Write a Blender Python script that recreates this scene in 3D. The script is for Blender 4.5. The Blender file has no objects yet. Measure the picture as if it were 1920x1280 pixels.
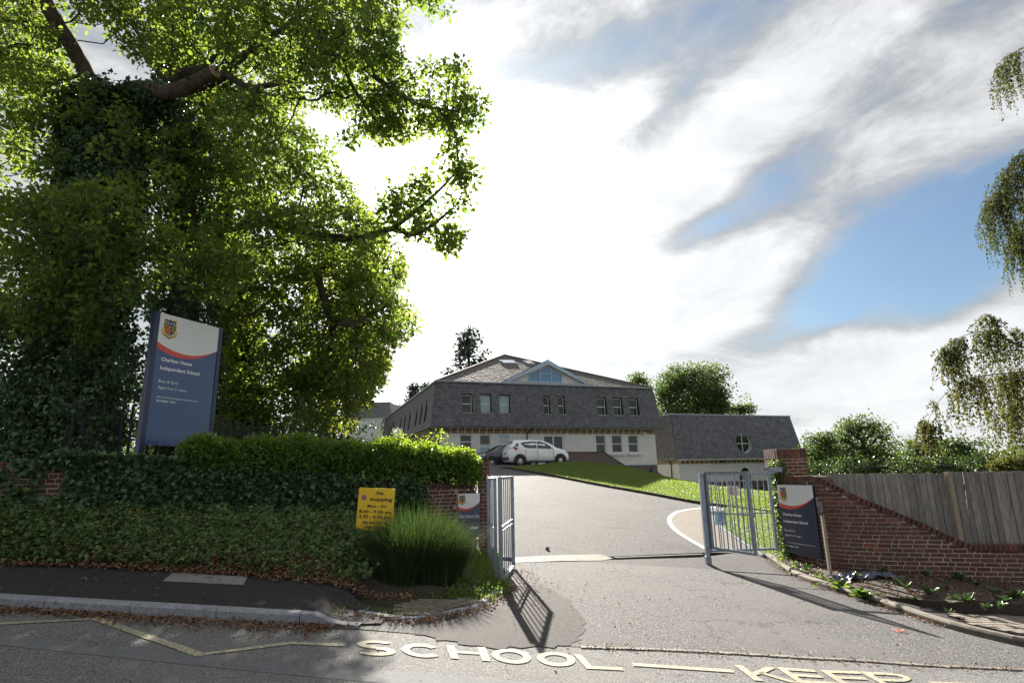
import bpy, bmesh, random
import numpy as np
from math import *
from mathutils import Vector, Matrix
random.seed(7)
RNG = np.random.default_rng(11)
S = bpy.context.scene
C = S.collection

# ------------------------------------------------------------------ camera
FPX = 1075.0; PITCH = radians(12.9); ROLL = radians(1.1); EYE = 1.65
_r0 = np.array([1., 0, 0]); _f = np.array([0, cos(PITCH), sin(PITCH)]); _u0 = np.cross(_r0, _f)
_r = cos(ROLL)*_r0 - sin(ROLL)*_u0; _u = cos(ROLL)*_u0 + sin(ROLL)*_r0
CO = np.array([0, 0, EYE])
cam = bpy.data.cameras.new('camera'); camo = bpy.data.objects.new('camera', cam); C.objects.link(camo)
cam.lens = FPX/1920*36; cam.sensor_width = 36; cam.clip_start = .05; cam.clip_end = 3000
camo.matrix_world = Matrix(((_r[0], _u[0], -_f[0], 0), (_r[1], _u[1], -_f[1], 0), (_r[2], _u[2], -_f[2], EYE), (0, 0, 0, 1)))
S.camera = camo
SUN_AZ, SUN_EL = -8.2, 26.5          # degrees right of +Y, above the horizon

def ray(u, v): return (u-960)/FPX*_r - (v-640)/FPX*_u + _f
def at(u, v, Y):
    d = ray(u, v); return CO + d*(Y/d[1])
def azel(u, v):
    d = ray(u, v); return atan2(d[0], d[1]), atan2(d[2], hypot(d[0], d[1]))

# ------------------------------------------------------------------ world
class N:
    """tiny expression helper for math nodes"""
    t = None
    def __init__(s, k): s.k = k
    @staticmethod
    def op(o, *a):
        n = N.t.nodes.new('ShaderNodeMath'); n.operation = o
        for i, x in enumerate(a):
            if isinstance(x, N): N.t.links.new(x.k, n.inputs[i])
            else: n.inputs[i].default_value = x
        return N(n.outputs[0])
    def __add__(s, o): return N.op('ADD', s, o)
    __radd__ = __add__
    def __sub__(s, o): return N.op('SUBTRACT', s, o)
    def __rsub__(s, o): return N.op('SUBTRACT', o, s)
    def __mul__(s, o): return N.op('MULTIPLY', s, o)
    __rmul__ = __mul__
    def __truediv__(s, o): return N.op('DIVIDE', s, o)
def clampn(x, a=0., b=1.): return N.op('MINIMUM', N.op('MAXIMUM', x, a), b)
def sstep(x, a, b):
    n = N.t.nodes.new('ShaderNodeMapRange'); n.interpolation_type = 'SMOOTHSTEP'
    N.t.links.new(x.k, n.inputs[0]); n.inputs[1].default_value = a; n.inputs[2].default_value = b
    return N(n.outputs[0])

w = bpy.data.worlds.new('World'); S.world = w; w.use_nodes = True
nt = w.node_tree; nt.nodes.clear(); N.t = nt
L = nt.links.new
sky = nt.nodes.new('ShaderNodeTexSky'); sky.sky_type = 'NISHITA'; sky.sun_disc = False
sky.sun_elevation = radians(SUN_EL); sky.sun_rotation = radians(SUN_AZ)
sky.air_density = 1.0; sky.dust_density = 1.2; sky.ozone_density = 1.5
tc = nt.nodes.new('ShaderNodeTexCoord')
sep = nt.nodes.new('ShaderNodeSeparateXYZ'); L(tc.outputs['Generated'], sep.inputs[0])
X, Y, Z = (N(sep.outputs[i]) for i in range(3))
AZ = N.op('ARCTAN2', X, Y); EL = N.op('ARCSINE', clampn(Z, -1, 1))
# planar cloud coordinates
zz = N.op('MAXIMUM', Z, 0.) + .12
def combine(a, b, c):
    n = nt.nodes.new('ShaderNodeCombineXYZ')
    for i, x in enumerate((a, b, c)):
        if isinstance(x, N): L(x.k, n.inputs[i])
        else: n.inputs[i].default_value = x
    return n.outputs[0]
def noise(vec, scale, detail=6, rough=.55, dist=0.):
    n = nt.nodes.new('ShaderNodeTexNoise'); L(vec, n.inputs['Vector'])
    n.inputs['Scale'].default_value = scale; n.inputs['Detail'].default_value = detail
    n.inputs['Roughness'].default_value = rough; n.inputs['Distortion'].default_value = dist
    return N(n.outputs[0])
th = radians(-32)
px, py = X/zz, Y/zz
rx = px*cos(th) - py*sin(th); ry = px*sin(th) + py*cos(th)
cvec = combine(rx*.55, ry*1.5, 0.)
n1 = noise(cvec, 1.3, 8, .62, .35)
n2 = noise(combine(AZ*1.0, EL*2.0, .7), 5.5, 8, .62, .5)
n3 = noise(combine(AZ*.8+EL*.9, EL*2.6-AZ*.8, .2), 9., 9, .66, .3)
def blob(u, v, ru, rv, ang=0.):
    """soft ellipse fixed in the sky: centre and radii given as seen from the street"""
    a0, e0 = azel(u, v); a1, e1 = azel(u+40, v); a2, e2 = azel(u, v-40)
    sa = hypot(a1-a0, e1-e0)/40; sb = hypot(a2-a0, e2-e0)/40
    t = radians(ang)
    da, de = AZ - a0, EL - e0
    p = (da*cos(t) + de*sin(t))/(ru*sa); q = (de*cos(t) - da*sin(t))/(rv*sb)
    return N.op('EXPONENT', (p*p + q*q)*-1.)
dens = n1*.9 + n2*.55 + n3*.5 - .50
for a in [(960, 430, 420, 330, 0, .55), (1130, 560, 420, 75, -4, .55), (1450, 190, 260, 60, 18, .42), (1150, 330, 220, 60, 50, .2),
          (1600, 690, 420, 75, 6, .38), (1250, 420, 260, 45, 38, .4), (850, 90, 90, 50, 10, .25), (1750, 230, 260, 90, 15, .18), (1500, 545, 110, 40, 0, .1)]:
    dens = dens + blob(*a[:5])*a[5]
for a in [(1215, 240, 120, 45, 32, .42), (1740, 455, 300, 88, 14, 1.35), (1780, 565, 150, 40, 20, .45), (1560, 585, 170, 40, 24, .40), (1890, 370, 150, 45, 20, .5), (1050, 110, 330, 60, 8, .30), (1300, 60, 330, 60, 8, .30), (1700, 60, 260, 70, 8, .2), (1280, 430, 200, 30, 12, .2), (1360, 400, 290, 40, 20, .30), (1250, 455, 160, 34, 5, .30), (1480, 585, 170, 38, 22, .30),
          (1280, 640, 150, 30, 15, .12), (1420, 40, 200, 60, 10, .12), (780, 40, 160, 50, 10, .22), (1340, 120, 90, 25, 20, .05), (1850, 160, 150, 40, 20, .1)]:
    dens = dens - blob(*a[:5])*a[5]
dens = dens + clampn(.22-EL, 0., .3)*1.2
cover = sstep(dens, -.05, .55)
thick = sstep(dens, .30, .80)
# brightness of cloud: forward scattering toward the sun
sd = (sin(radians(SUN_AZ))*cos(radians(SUN_EL)), cos(radians(SUN_AZ))*cos(radians(SUN_EL)), sin(radians(SUN_EL)))
cs = clampn(X*sd[0] + Y*sd[1] + Z*sd[2])
glow = N.op('POWER', cs, 12.)*.09 + N.op('POWER', cs, 60.)*.85
lum = (.104 + glow*.46)*(.74 + thick*.56) * (n2*.8 + .60)
def rgbmix(fac, a, b):
    n = nt.nodes.new('ShaderNodeMix'); n.data_type = 'RGBA'
    if isinstance(fac, N): L(fac.k, n.inputs[0])
    else: n.inputs[0].default_value = fac
    for i, x in ((6, a), (7, b)):
        if isinstance(x, tuple): n.inputs[i].default_value = (*x, 1)
        else: L(x, n.inputs[i])
    return n.outputs[2]
def vscale(col, k):
    n = nt.nodes.new('ShaderNodeVectorMath'); n.operation = 'SCALE'
    if isinstance(col, tuple): n.inputs[0].default_value = col
    else: L(col, n.inputs[0])
    if isinstance(k, N): L(k.k, n.inputs['Scale'])
    else: n.inputs['Scale'].default_value = k
    return n.outputs[0]
SKYK = .0165
skyt = nt.nodes.new('ShaderNodeVectorMath'); skyt.operation = 'MULTIPLY'; L(sky.outputs[0], skyt.inputs[0]); skyt.inputs[1].default_value = (.72, .95, 1.08)
skyc = vscale(skyt.outputs[0], SKYK)
cloudc = vscale((.97, .985, 1.), lum)
mixc = rgbmix(cover*.82+.15, skyc, cloudc)
bg = nt.nodes.new('ShaderNodeBackground'); bg.inputs[1].default_value = 1.0
L(mixc, bg.inputs[0]); wo = nt.nodes.new('ShaderNodeOutputWorld'); L(bg.outputs[0], wo.inputs[0])
w.cycles.sampling_method = 'MANUAL'; w.cycles.sample_map_resolution = 1024

sl = bpy.data.lights.new('sun', 'SUN'); sl.energy = 2.6; sl.angle = radians(.53); sl.color = (1, .93, .82)
so = bpy.data.objects.new('sun', sl); C.objects.link(so)
so.rotation_euler = Vector((-sd[0], -sd[1], -sd[2])).to_track_quat('-Z', 'Y').to_euler()
so.location = (-20, 60, 60)
S.view_settings.view_transform = 'Standard'; S.view_settings.look = 'None'
S.view_settings.exposure = 2.78; S.view_settings.gamma = 1
S.cycles.use_denoising = True
S.cycles.max_bounces = 8; S.cycles.transparent_max_bounces = 8
S.cycles.diffuse_bounces = 4; S.cycles.transmission_bounces = 6
S.cycles.caustics_reflective = False; S.cycles.caustics_refractive = False
S.cycles.sample_clamp_indirect = 6

# ------------------------------------------------------------------ materials
def mat(name, col, rough=.7, col2=None, scale=8., detail=5, amt=1., bump=0., bscale=None, spec=.5, metal=0., rnd=0., coat=0., isl=0., extra=None, ramp=(.35, .65), stretch=(1, 1, 1)):
    """principled material; col<->col2 by world-space noise; rnd = value jitter per object"""
    m = bpy.data.materials.new(name); m.use_nodes = True
    t = m.node_tree; b = t.nodes['Principled BSDF']; lk = t.links.new
    b.inputs['Roughness'].default_value = rough; b.inputs['Metallic'].default_value = metal
    b.inputs['Specular IOR Level'].default_value = spec; b.inputs['Coat Weight'].default_value = coat
    b.inputs['Base Color'].default_value = (*col, 1)
    g = t.nodes.new('ShaderNodeNewGeometry')
    mp = t.nodes.new('ShaderNodeMapping'); mp.inputs['Scale'].default_value = stretch; lk(g.outputs['Position'], mp.inputs[0])
    out = None
    if col2 is not None:
        n = t.nodes.new('ShaderNodeTexNoise'); n.inputs['Scale'].default_value = scale; n.inputs['Detail'].default_value = detail
        n.inputs['Roughness'].default_value = .65
        lk(mp.outputs[0], n.inputs['Vector'])
        r = t.nodes.new('ShaderNodeMapRange'); r.inputs[1].default_value = ramp[0]; r.inputs[2].default_value = ramp[1]; lk(n.outputs[0], r.inputs[0])
        x = t.nodes.new('ShaderNodeMix'); x.data_type = 'RGBA'; lk(r.outputs[0], x.inputs[0])
        x.inputs[6].default_value = (*col, 1); x.inputs[7].default_value = (*col2, 1)
        out = x.outputs[2]
    if extra:
        out = extra(t, lk, g, mp, out)
    if isl:
        r = t.nodes.new('ShaderNodeMapRange'); r.inputs[3].default_value = 1-isl; r.inputs[4].default_value = 1+isl; lk(g.outputs['Random Per Island'], r.inputs[0])
        v = t.nodes.new('ShaderNodeVectorMath'); v.operation = 'SCALE'
        lk(out, v.inputs[0]); lk(r.outputs[0], v.inputs['Scale']); out = v.outputs[0]
    if rnd:
        oi = t.nodes.new('ShaderNodeObjectInfo')
        r = t.nodes.new('ShaderNodeMapRange'); r.inputs[3].default_value = 1-rnd; r.inputs[4].default_value = 1+rnd; lk(oi.outputs['Random'], r.inputs[0])
        v = t.nodes.new('ShaderNodeVectorMath'); v.operation = 'SCALE'
        if out is None: v.inputs[0].default_value = col
        else: lk(out, v.inputs[0])
        lk(r.outputs[0], v.inputs['Scale']); out = v.outputs[0]
    if out is not None: lk(out, b.inputs['Base Color'])
    if bump:
        n = t.nodes.new('ShaderNodeTexNoise'); n.inputs['Scale'].default_value = bscale or scale*4; n.inputs['Detail'].default_value = 4
        lk(mp.outputs[0], n.inputs['Vector'])
        bp = t.nodes.new('ShaderNodeBump'); bp.inputs['Strength'].default_value = bump; bp.inputs['Distance'].default_value = .01
        lk(n.outputs[0], bp.inputs['Height']); lk(bp.outputs[0], b.inputs['Normal'])
    return m

def speckle(light, scale, lo, hi, patch=None, psc=.6, pf=.35, crack=0):
    """small stones showing in the surface, plus broad worn areas"""
    def f(t, lk, g, mp, out):
        n = t.nodes.new('ShaderNodeTexNoise'); n.inputs['Scale'].default_value = scale; n.inputs['Detail'].default_value = 2
        lk(mp.outputs[0], n.inputs['Vector'])
        r = t.nodes.new('ShaderNodeMapRange'); r.inputs[1].default_value = lo; r.inputs[2].default_value = hi; lk(n.outputs[0], r.inputs[0])
        x = t.nodes.new('ShaderNodeMix'); x.data_type = 'RGBA'; lk(r.outputs[0], x.inputs[0]); lk(out, x.inputs[6]); x.inputs[7].default_value = (*light, 1)
        out = x.outputs[2]
        if patch:
            n = t.nodes.new('ShaderNodeTexNoise'); n.inputs['Scale'].default_value = psc; n.inputs['Detail'].default_value = 5
            lk(mp.outputs[0], n.inputs['Vector'])
            r = t.nodes.new('ShaderNodeMapRange'); r.inputs[1].default_value = .45; r.inputs[2].default_value = .65; r.inputs[4].default_value = pf; lk(n.outputs[0], r.inputs[0])
            x = t.nodes.new('ShaderNodeMix'); x.data_type = 'RGBA'; lk(r.outputs[0], x.inputs[0]); lk(out, x.inputs[6]); x.inputs[7].default_value = (*patch, 1)
            out = x.outputs[2]
        if crack:   # fine meandering cracks and darker tyre-worn lanes
            dn = t.nodes.new('ShaderNodeTexNoise'); dn.inputs['Scale'].default_value = 1.6; dn.inputs['Detail'].default_value = 6; lk(mp.outputs[0], dn.inputs['Vector'])
            va = t.nodes.new('ShaderNodeVectorMath'); va.operation = 'MULTIPLY_ADD'; lk(dn.outputs['Color'], va.inputs[0]); va.inputs[1].default_value = (.9, .9, .9); lk(mp.outputs[0], va.inputs[2])
            vo = t.nodes.new('ShaderNodeTexVoronoi'); vo.feature = 'DISTANCE_TO_EDGE'; vo.inputs['Scale'].default_value = crack; lk(va.outputs[0], vo.inputs['Vector'])
            r = t.nodes.new('ShaderNodeMapRange'); r.inputs[1].default_value = .0015; r.inputs[2].default_value = .0045; r.inputs[3].default_value = .55; r.inputs[4].default_value = 0; lk(vo.outputs['Distance'], r.inputs[0])
            x = t.nodes.new('ShaderNodeMix'); x.data_type = 'RGBA'; lk(r.outputs[0], x.inputs[0]); lk(out, x.inputs[6]); x.inputs[7].default_value = (.02, .02, .02, 1); out = x.outputs[2]
            n = t.nodes.new('ShaderNodeTexNoise'); n.inputs['Scale'].default_value = .9; n.inputs['Detail'].default_value = 4; n.inputs['Distortion'].default_value = .6; lk(mp.outputs[0], n.inputs['Vector'])
            r = t.nodes.new('ShaderNodeMapRange'); r.inputs[1].default_value = .55; r.inputs[2].default_value = .72; r.inputs[4].default_value = .35; lk(n.outputs[0], r.inputs[0])
            x = t.nodes.new('ShaderNodeMix'); x.data_type = 'RGBA'; x.blend_type = 'MULTIPLY'; lk(r.outputs[0], x.inputs[0]); lk(out, x.inputs[6]); x.inputs[7].default_value = (.45, .45, .45, 1); out = x.outputs[2]
        return out
    return f

def leafmat(name, dark, light, tr, rough=.45, fac=.42, spec=.5):
    m = bpy.data.materials.new(name); m.use_nodes = True
    t = m.node_tree; lk = t.links.new; b = t.nodes['Principled BSDF']; o = t.nodes['Material Output']
    a = t.nodes.new('ShaderNodeAttribute'); a.attribute_name = 'tint'
    cr = t.nodes.new('ShaderNodeValToRGB'); e = cr.color_ramp.elements
    e[0].color = (*dark, 1); e[1].color = (*light, 1); e[1].position = .85
    yl = tuple(min(1, c*k) for c, k in zip(light, (2.6, 1.35, .8)))
    x = e.new(1.0); x.color = (*yl, 1)
    lk(a.outputs['Fac'], cr.inputs[0]); lk(cr.outputs[0], b.inputs['Base Color'])
    b.inputs['Roughness'].default_value = rough; b.inputs['Specular IOR Level'].default_value = spec
    tb = t.nodes.new('ShaderNodeBsdfTranslucent')
    x = t.nodes.new('ShaderNodeMix'); x.data_type = 'RGBA'; lk(a.outputs['Fac'], x.inputs[0])
    x.inputs[6].default_value = (tr[0]*.7, tr[1]*.85, tr[2], 1); x.inputs[7].default_value = (min(1, tr[0]*1.5), tr[1]*1.1, tr[2]*1.0, 1)
    lk(x.outputs[2], tb.inputs[0])
    ms = t.nodes.new('ShaderNodeMixShader'); ms.inputs[0].default_value = fac
    lk(b.outputs[0], ms.inputs[1]); lk(tb.outputs[0], ms.inputs[2]); lk(ms.outputs[0], o.inputs[0])
    return m

def glass(name, col=(.02, .025, .03), rough=.03):
    m = mat(name, col, rough, spec=.9); return m

M = {}
M['road'] = mat('road_asphalt', (.075, .075, .079), .9, (.155, .152, .148), 38, spec=.2, bump=1., bscale=90, extra=speckle((.33, .325, .32), 85, .53, .66, (.17, .167, .163), .5, .45, crack=.45), ramp=(.4, .6))
M['band'] = mat('road_asphalt_smooth', (.115, .118, .125), .9, (.15, .152, .158), 15, spec=.2, bump=.3, bscale=160, extra=speckle((.2, .2, .2), 90, .6, .7))
M['drive'] = mat('driveway_tarmac', (.052, .051, .054), .9, (.088, .086, .088), 30, spec=.2, bump=.9, bscale=90, extra=speckle((.28, .27, .26), 60, .54, .66, (.12, .117, .116), .45, .7, crack=.33))
M['darktar'] = mat('dark_tarmac', (.042, .039, .040), .9, (.075, .069, .067), 20, spec=.15, bump=.4, bscale=180, extra=speckle((.11, .1, .1), 90, .62, .7))
M['foottar'] = mat('footway_tarmac', (.028, .025, .028), .9, (.044, .039, .041), 14, spec=.15, bump=.35, bscale=170, extra=speckle((.10, .09, .085), 85, .64, .72))
M['kerb'] = mat('kerb_concrete', (.19, .20, .23), .8, (.30, .31, .34), 14, bump=.3, bscale=120, rnd=.12, extra=speckle((.08, .085, .09), 60, .58, .7))
M['conc'] = mat('pale_concrete', (.20, .183, .158), .85, (.12, .11, .098), 7, bump=.4, bscale=90)
M['paver'] = mat('buff_block_paving', (.19, .16, .13), .85, (.12, .10, .085), 16, bump=.3, rnd=.15)
M['tan'] = mat('tan_path', (.125, .10, .078), .85, (.085, .070, .055), 8, bump=.4, bscale=150, extra=speckle((.3, .24, .18), 90, .58, .68))
M['cream'] = mat('cream_road_paint', (.47, .42, .27), .85, (.33, .295, .20), 30, bump=.4, bscale=130, extra=speckle((.14, .135, .12), 42, .50, .62, (.20, .19, .15), 2.2, .75))
M['whitep'] = mat('white_line_paint', (.72, .72, .70), .7, (.55, .55, .54), 22)
M['soil'] = mat('dark_soil', (.030, .022, .018), .95, (.065, .048, .038), 18, bump=1., bscale=60)
M['earth'] = mat('bank_earth', (.03, .024, .016), .95, (.055, .042, .028), 12, bump=1., bscale=50)
M['lawn'] = mat('lawn_soil', (.05, .085, .018), .95, (.075, .12, .025), 10)
M['mortar'] = mat('mortar', (.46, .40, .31), .9, (.30, .26, .20), 20, bump=.5, bscale=90)
def brickextra(t, lk, g, mp, out):
    oi = t.nodes.new('ShaderNodeObjectInfo'); cr = t.nodes.new('ShaderNodeValToRGB'); e = cr.color_ramp.elements
    rm = t.nodes.new('ShaderNodeMath'); rm.operation = 'ADD'; rw_ = t.nodes.new('ShaderNodeMath'); rw_.operation = 'FRACT'
    e[0].color = (.070, .034, .030, 1); e[1].color = (.21, .070, .042, 1)
    for p, c in ((.25, (.095, .043, .034)), (.5, (.125, .052, .038)), (.7, (.08, .040, .038)), (.85, (.14, .055, .040)), (.94, (.12, .054, .045))):
        x = e.new(p); x.color = (*c, 1)
    lk(oi.outputs['Random'], rm.inputs[0]); lk(g.outputs['Random Per Island'], rm.inputs[1]); lk(rm.outputs[0], rw_.inputs[0]); lk(rw_.outputs[0], cr.inputs[0])
    x = t.nodes.new('ShaderNodeMix'); x.data_type = 'RGBA'; x.blend_type = 'MULTIPLY'; x.inputs[0].default_value = 1
    lk(cr.outputs[0], x.inputs[6]); lk(out, x.inputs[7]); out = x.outputs[2]
    for sc_, lo_, hi_, am_, col_ in ((1.1, .52, .70, .55, (.075, .062, .052, 1)), (6., .60, .72, .5, (.21, .19, .16, 1))):
        n = t.nodes.new('ShaderNodeTexNoise'); n.inputs['Scale'].default_value = sc_; n.inputs['Detail'].default_value = 6; lk(g.outputs['Position'], n.inputs['Vector'])
        r = t.nodes.new('ShaderNodeMapRange'); r.inputs[1].default_value = lo_; r.inputs[2].default_value = hi_; r.inputs[4].default_value = am_; lk(n.outputs[0], r.inputs[0])
        x = t.nodes.new('ShaderNodeMix'); x.data_type = 'RGBA'; lk(r.outputs[0], x.inputs[0]); lk(out, x.inputs[6]); x.inputs[7].default_value = col_; out = x.outputs[2]
    return out
M['brick'] = mat('brick_red', (.75, .75, .75), .85, (1.25, 1.2, 1.15), 25, bump=.5, bscale=90, extra=brickextra)
M['brickdark'] = mat('plinth_brick_plain', (.07, .055, .05), .9, (.15, .09, .065), 12)
def bricktex(c1, c2, mo, sx=1.):
    def f(t, lk, g, mp, out):
        tcn = t.nodes.new('ShaderNodeTexCoord'); b = t.nodes.new('ShaderNodeTexBrick')
        sp = t.nodes.new('ShaderNodeSeparateXYZ'); lk(tcn.outputs['Object'], sp.inputs[0])
        ad = t.nodes.new('ShaderNodeMath'); ad.operation = 'ADD'; lk(sp.outputs[0], ad.inputs[0]); lk(sp.outputs[1], ad.inputs[1])
        cb = t.nodes.new('ShaderNodeCombineXYZ'); lk(ad.outputs[0], cb.inputs[0]); lk(sp.outputs[2], cb.inputs[1])
        lk(cb.outputs[0], b.inputs['Vector']); b.inputs['Scale'].default_value = 1
        b.inputs['Brick Width'].default_value = .225; b.inputs['Row Height'].default_value = .075; b.inputs['Mortar Size'].default_value = .008
        b.inputs['Color1'].default_value = (*c1, 1); b.inputs['Color2'].default_value = (*c2, 1); b.inputs['Mortar'].default_value = (*mo, 1)
        return b.outputs['Color']
    return f
M['farbrick'] = mat('plinth_brick', (1, 1, 1), .9, (1, 1, 1), extra=bricktex((.095, .072, .066), (.15, .11, .095), (.20, .18, .16)))
M['tanbrick'] = mat('tan_brick', (1, 1, 1), .9, (1, 1, 1), extra=bricktex((.24, .16, .10), (.3, .2, .12), (.3, .25, .2)))
M['render'] = mat('white_render', (.62, .615, .60), .9, (.70, .69, .67), 2.5, bump=.2, bscale=60)
M['slate'] = mat('mansard_slate', (.095, .097, .112), .6, (.15, .152, .165), 3.5, detail=7, bump=.3, bscale=30, isl=.22, extra=speckle((.16, .17, .19), 9, .62, .78))
M['slateback'] = mat('slate_batten_backing', (.02, .02, .024), .9)
M['rooftile'] = mat('roof_tile', (.13, .125, .118), .8, (.185, .178, .168), 4, detail=8, bump=.4, bscale=25, isl=.2, spec=.2, extra=speckle((.30, .26, .22), 7, .6, .75))
M['lead'] = mat('lead_flashing', (.28, .31, .36), .5, (.36, .38, .42), 6)
M['upvc'] = mat('white_frame', (.70, .72, .74), .5)
M['gableframe'] = mat('blue_grey_barge_board', (.36, .46, .62), .5, (.42, .52, .66), 5)
M['board'] = mat('white_weatherboard', (.66, .66, .64), .6, rnd=.06)
M['glass'] = mat('window_glass', (.012, .018, .014), .06, (.03, .045, .025), 1.1, spec=.45)  # reflected trees are put into the colour as dark mottled green
M['glassblue'] = mat('blue_film_glass', (.10, .24, .42), .12, spec=.8)
M['blind'] = mat('pale_blind', (.34, .46, .54), .7, (.42, .54, .6), 4)
M['soffit'] = mat('brown_soffit', (.24, .17, .10), .8, (.32, .23, .14), 6)
M['bracket'] = mat('cream_bracket', (.74, .68, .54), .7)
M['black'] = mat('black_plastic', (.012, .012, .014), .4)
M['galv'] = mat('galvanised_steel', (.20, .24, .30), .42, (.29, .33, .39), 12, metal=.55, bump=.1, bscale=40)
M['rail'] = mat('black_railing_paint', (.006, .007, .012), .5, spec=.3)
M['navy'] = mat('navy_sign', (.020, .060, .175), .32, (.026, .072, .20), 3, coat=.3)
M['navydark'] = mat('navy_sign_dark', (.012, .018, .055), .4)
M['navyframe'] = mat('navy_sign_frame', (.010, .022, .07), .35)
M['signwhite'] = mat('sign_white', (.72, .73, .74), .4)
M['signred'] = mat('sign_red', (.62, .07, .05), .4)
M['gold'] = mat('crest_gold', (.62, .42, .06), .5)
M['crestred'] = mat('crest_red', (.5, .035, .025), .5)
M['crestnavy'] = mat('crest_navy', (.02, .03, .09), .5)
M['yellow'] = mat('yellow_sign', (.80, .52, .01), .42, (.72, .45, .01), 5)
M['textblack'] = mat('black_lettering', (.012, .012, .01), .5)
M['textwhite'] = mat('white_lettering', (.80, .82, .84), .5)
M['purple'] = mat('violet_roundel', (.22, .12, .36), .5)
M['paper'] = mat('notice_paper', (.66, .60, .55), .6)
M['poster'] = mat('blue_poster', (.45, .58, .68), .5, (.12, .3, .5), 14, ramp=(.5, .55))
M['wood'] = mat('weathered_board', (.155, .142, .132), .85, (.31, .29, .27), 7, detail=7, bump=.5, bscale=20, rnd=.28, stretch=(6, 6, .7))
M['post'] = mat('weathered_post', (.25, .20, .16), .8, (.35, .29, .23), 9, stretch=(5, 5, 1))
M['bark'] = mat('oak_bark', (.045, .032, .026), .95, (.11, .085, .072), 9, detail=7, bump=1., bscale=30, stretch=(1, 1, .35))
M['twig'] = mat('twig_bark', (.03, .024, .018), .9)
M['cutwood'] = mat('sawn_wood', (.42, .30, .19), .8, (.30, .21, .14), 30)
M['plasticbag'] = mat('blue_grey_plastic', (.04, .05, .08), .3, (.10, .12, .17), 9)
M['oak'] = leafmat('oak_leaf', (.032, .062, .026), (.090, .135, .046), (.27, .42, .05), fac=.46, rough=.55, spec=.22)
M['oak2'] = leafmat('oak_leaf_yellowing', (.030, .056, .016), (.095, .138, .028), (.38, .48, .05), rough=.55, spec=.22)
M['ivy'] = leafmat('ivy_leaf', (.032, .074, .034), (.075, .140, .056), (.09, .20, .04), rough=.38, fac=.15, spec=.5)
M['ivybank'] = leafmat('ivy_bank_leaf', (.042, .082, .030), (.110, .170, .052), (.13, .24, .04), rough=.45, fac=.18, spec=.35)
M['laurel'] = leafmat('hedge_leaf', (.025, .065, .012), (.075, .16, .025), (.34, .55, .035), rough=.28, fac=.42, spec=.6)
M['far'] = leafmat('far_tree_leaf', (.032, .056, .026), (.085, .120, .045), (.13, .22, .04), rough=.6, spec=.2)
M['fardark'] = leafmat('dark_conifer_leaf', (.016, .030, .018), (.040, .058, .032), (.03, .06, .02), fac=.15)
M['birch'] = leafmat('birch_leaf', (.022, .032, .014), (.070, .085, .022), (.18, .22, .04), fac=.28, rough=.7, spec=.1)
M['blade'] = leafmat('tall_grass_blade', (.020, .042, .020), (.045, .080, .030), (.08, .15, .03), rough=.6, fac=.28, spec=.12)
M['turf'] = leafmat('turf_blade', (.050, .090, .020), (.105, .165, .032), (.25, .38, .04), rough=.5, fac=.45)
M['dead'] = leafmat('dead_leaf', (.12, .065, .038), (.30, .18, .11), (.2, .1, .04), rough=.8, fac=.15)
M['weed'] = leafmat('bright_weed_leaf', (.035, .085, .020), (.08, .17, .035), (.28, .45, .05), rough=.4, fac=.4)
M['flower'] = mat('lilac_petal', (.45, .35, .6), .6)
M['orange'] = mat('orange_leaf', (.65, .10, .02), .7)
M['carwhite'] = mat('white_car_paint', (.80, .82, .86), .25, coat=.8)
M['cardark'] = mat('dark_car_paint', (.020, .026, .050), .22, coat=1.)
M['carblack'] = mat('black_car_paint', (.012, .012, .018), .22, coat=1.)
M['tyre'] = mat('tyre_rubber', (.014, .014, .015), .8)
M['alloy'] = mat('alloy_wheel', (.55, .56, .58), .35, metal=.6)
M['carglass'] = mat('car_glass', (.02, .03, .05), .05, spec=.9)
M['redlens'] = mat('red_lamp', (.35, .015, .02), .2, coat=1.)
M['plate'] = mat('grey_plate', (.36, .34, .30), .5)

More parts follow.
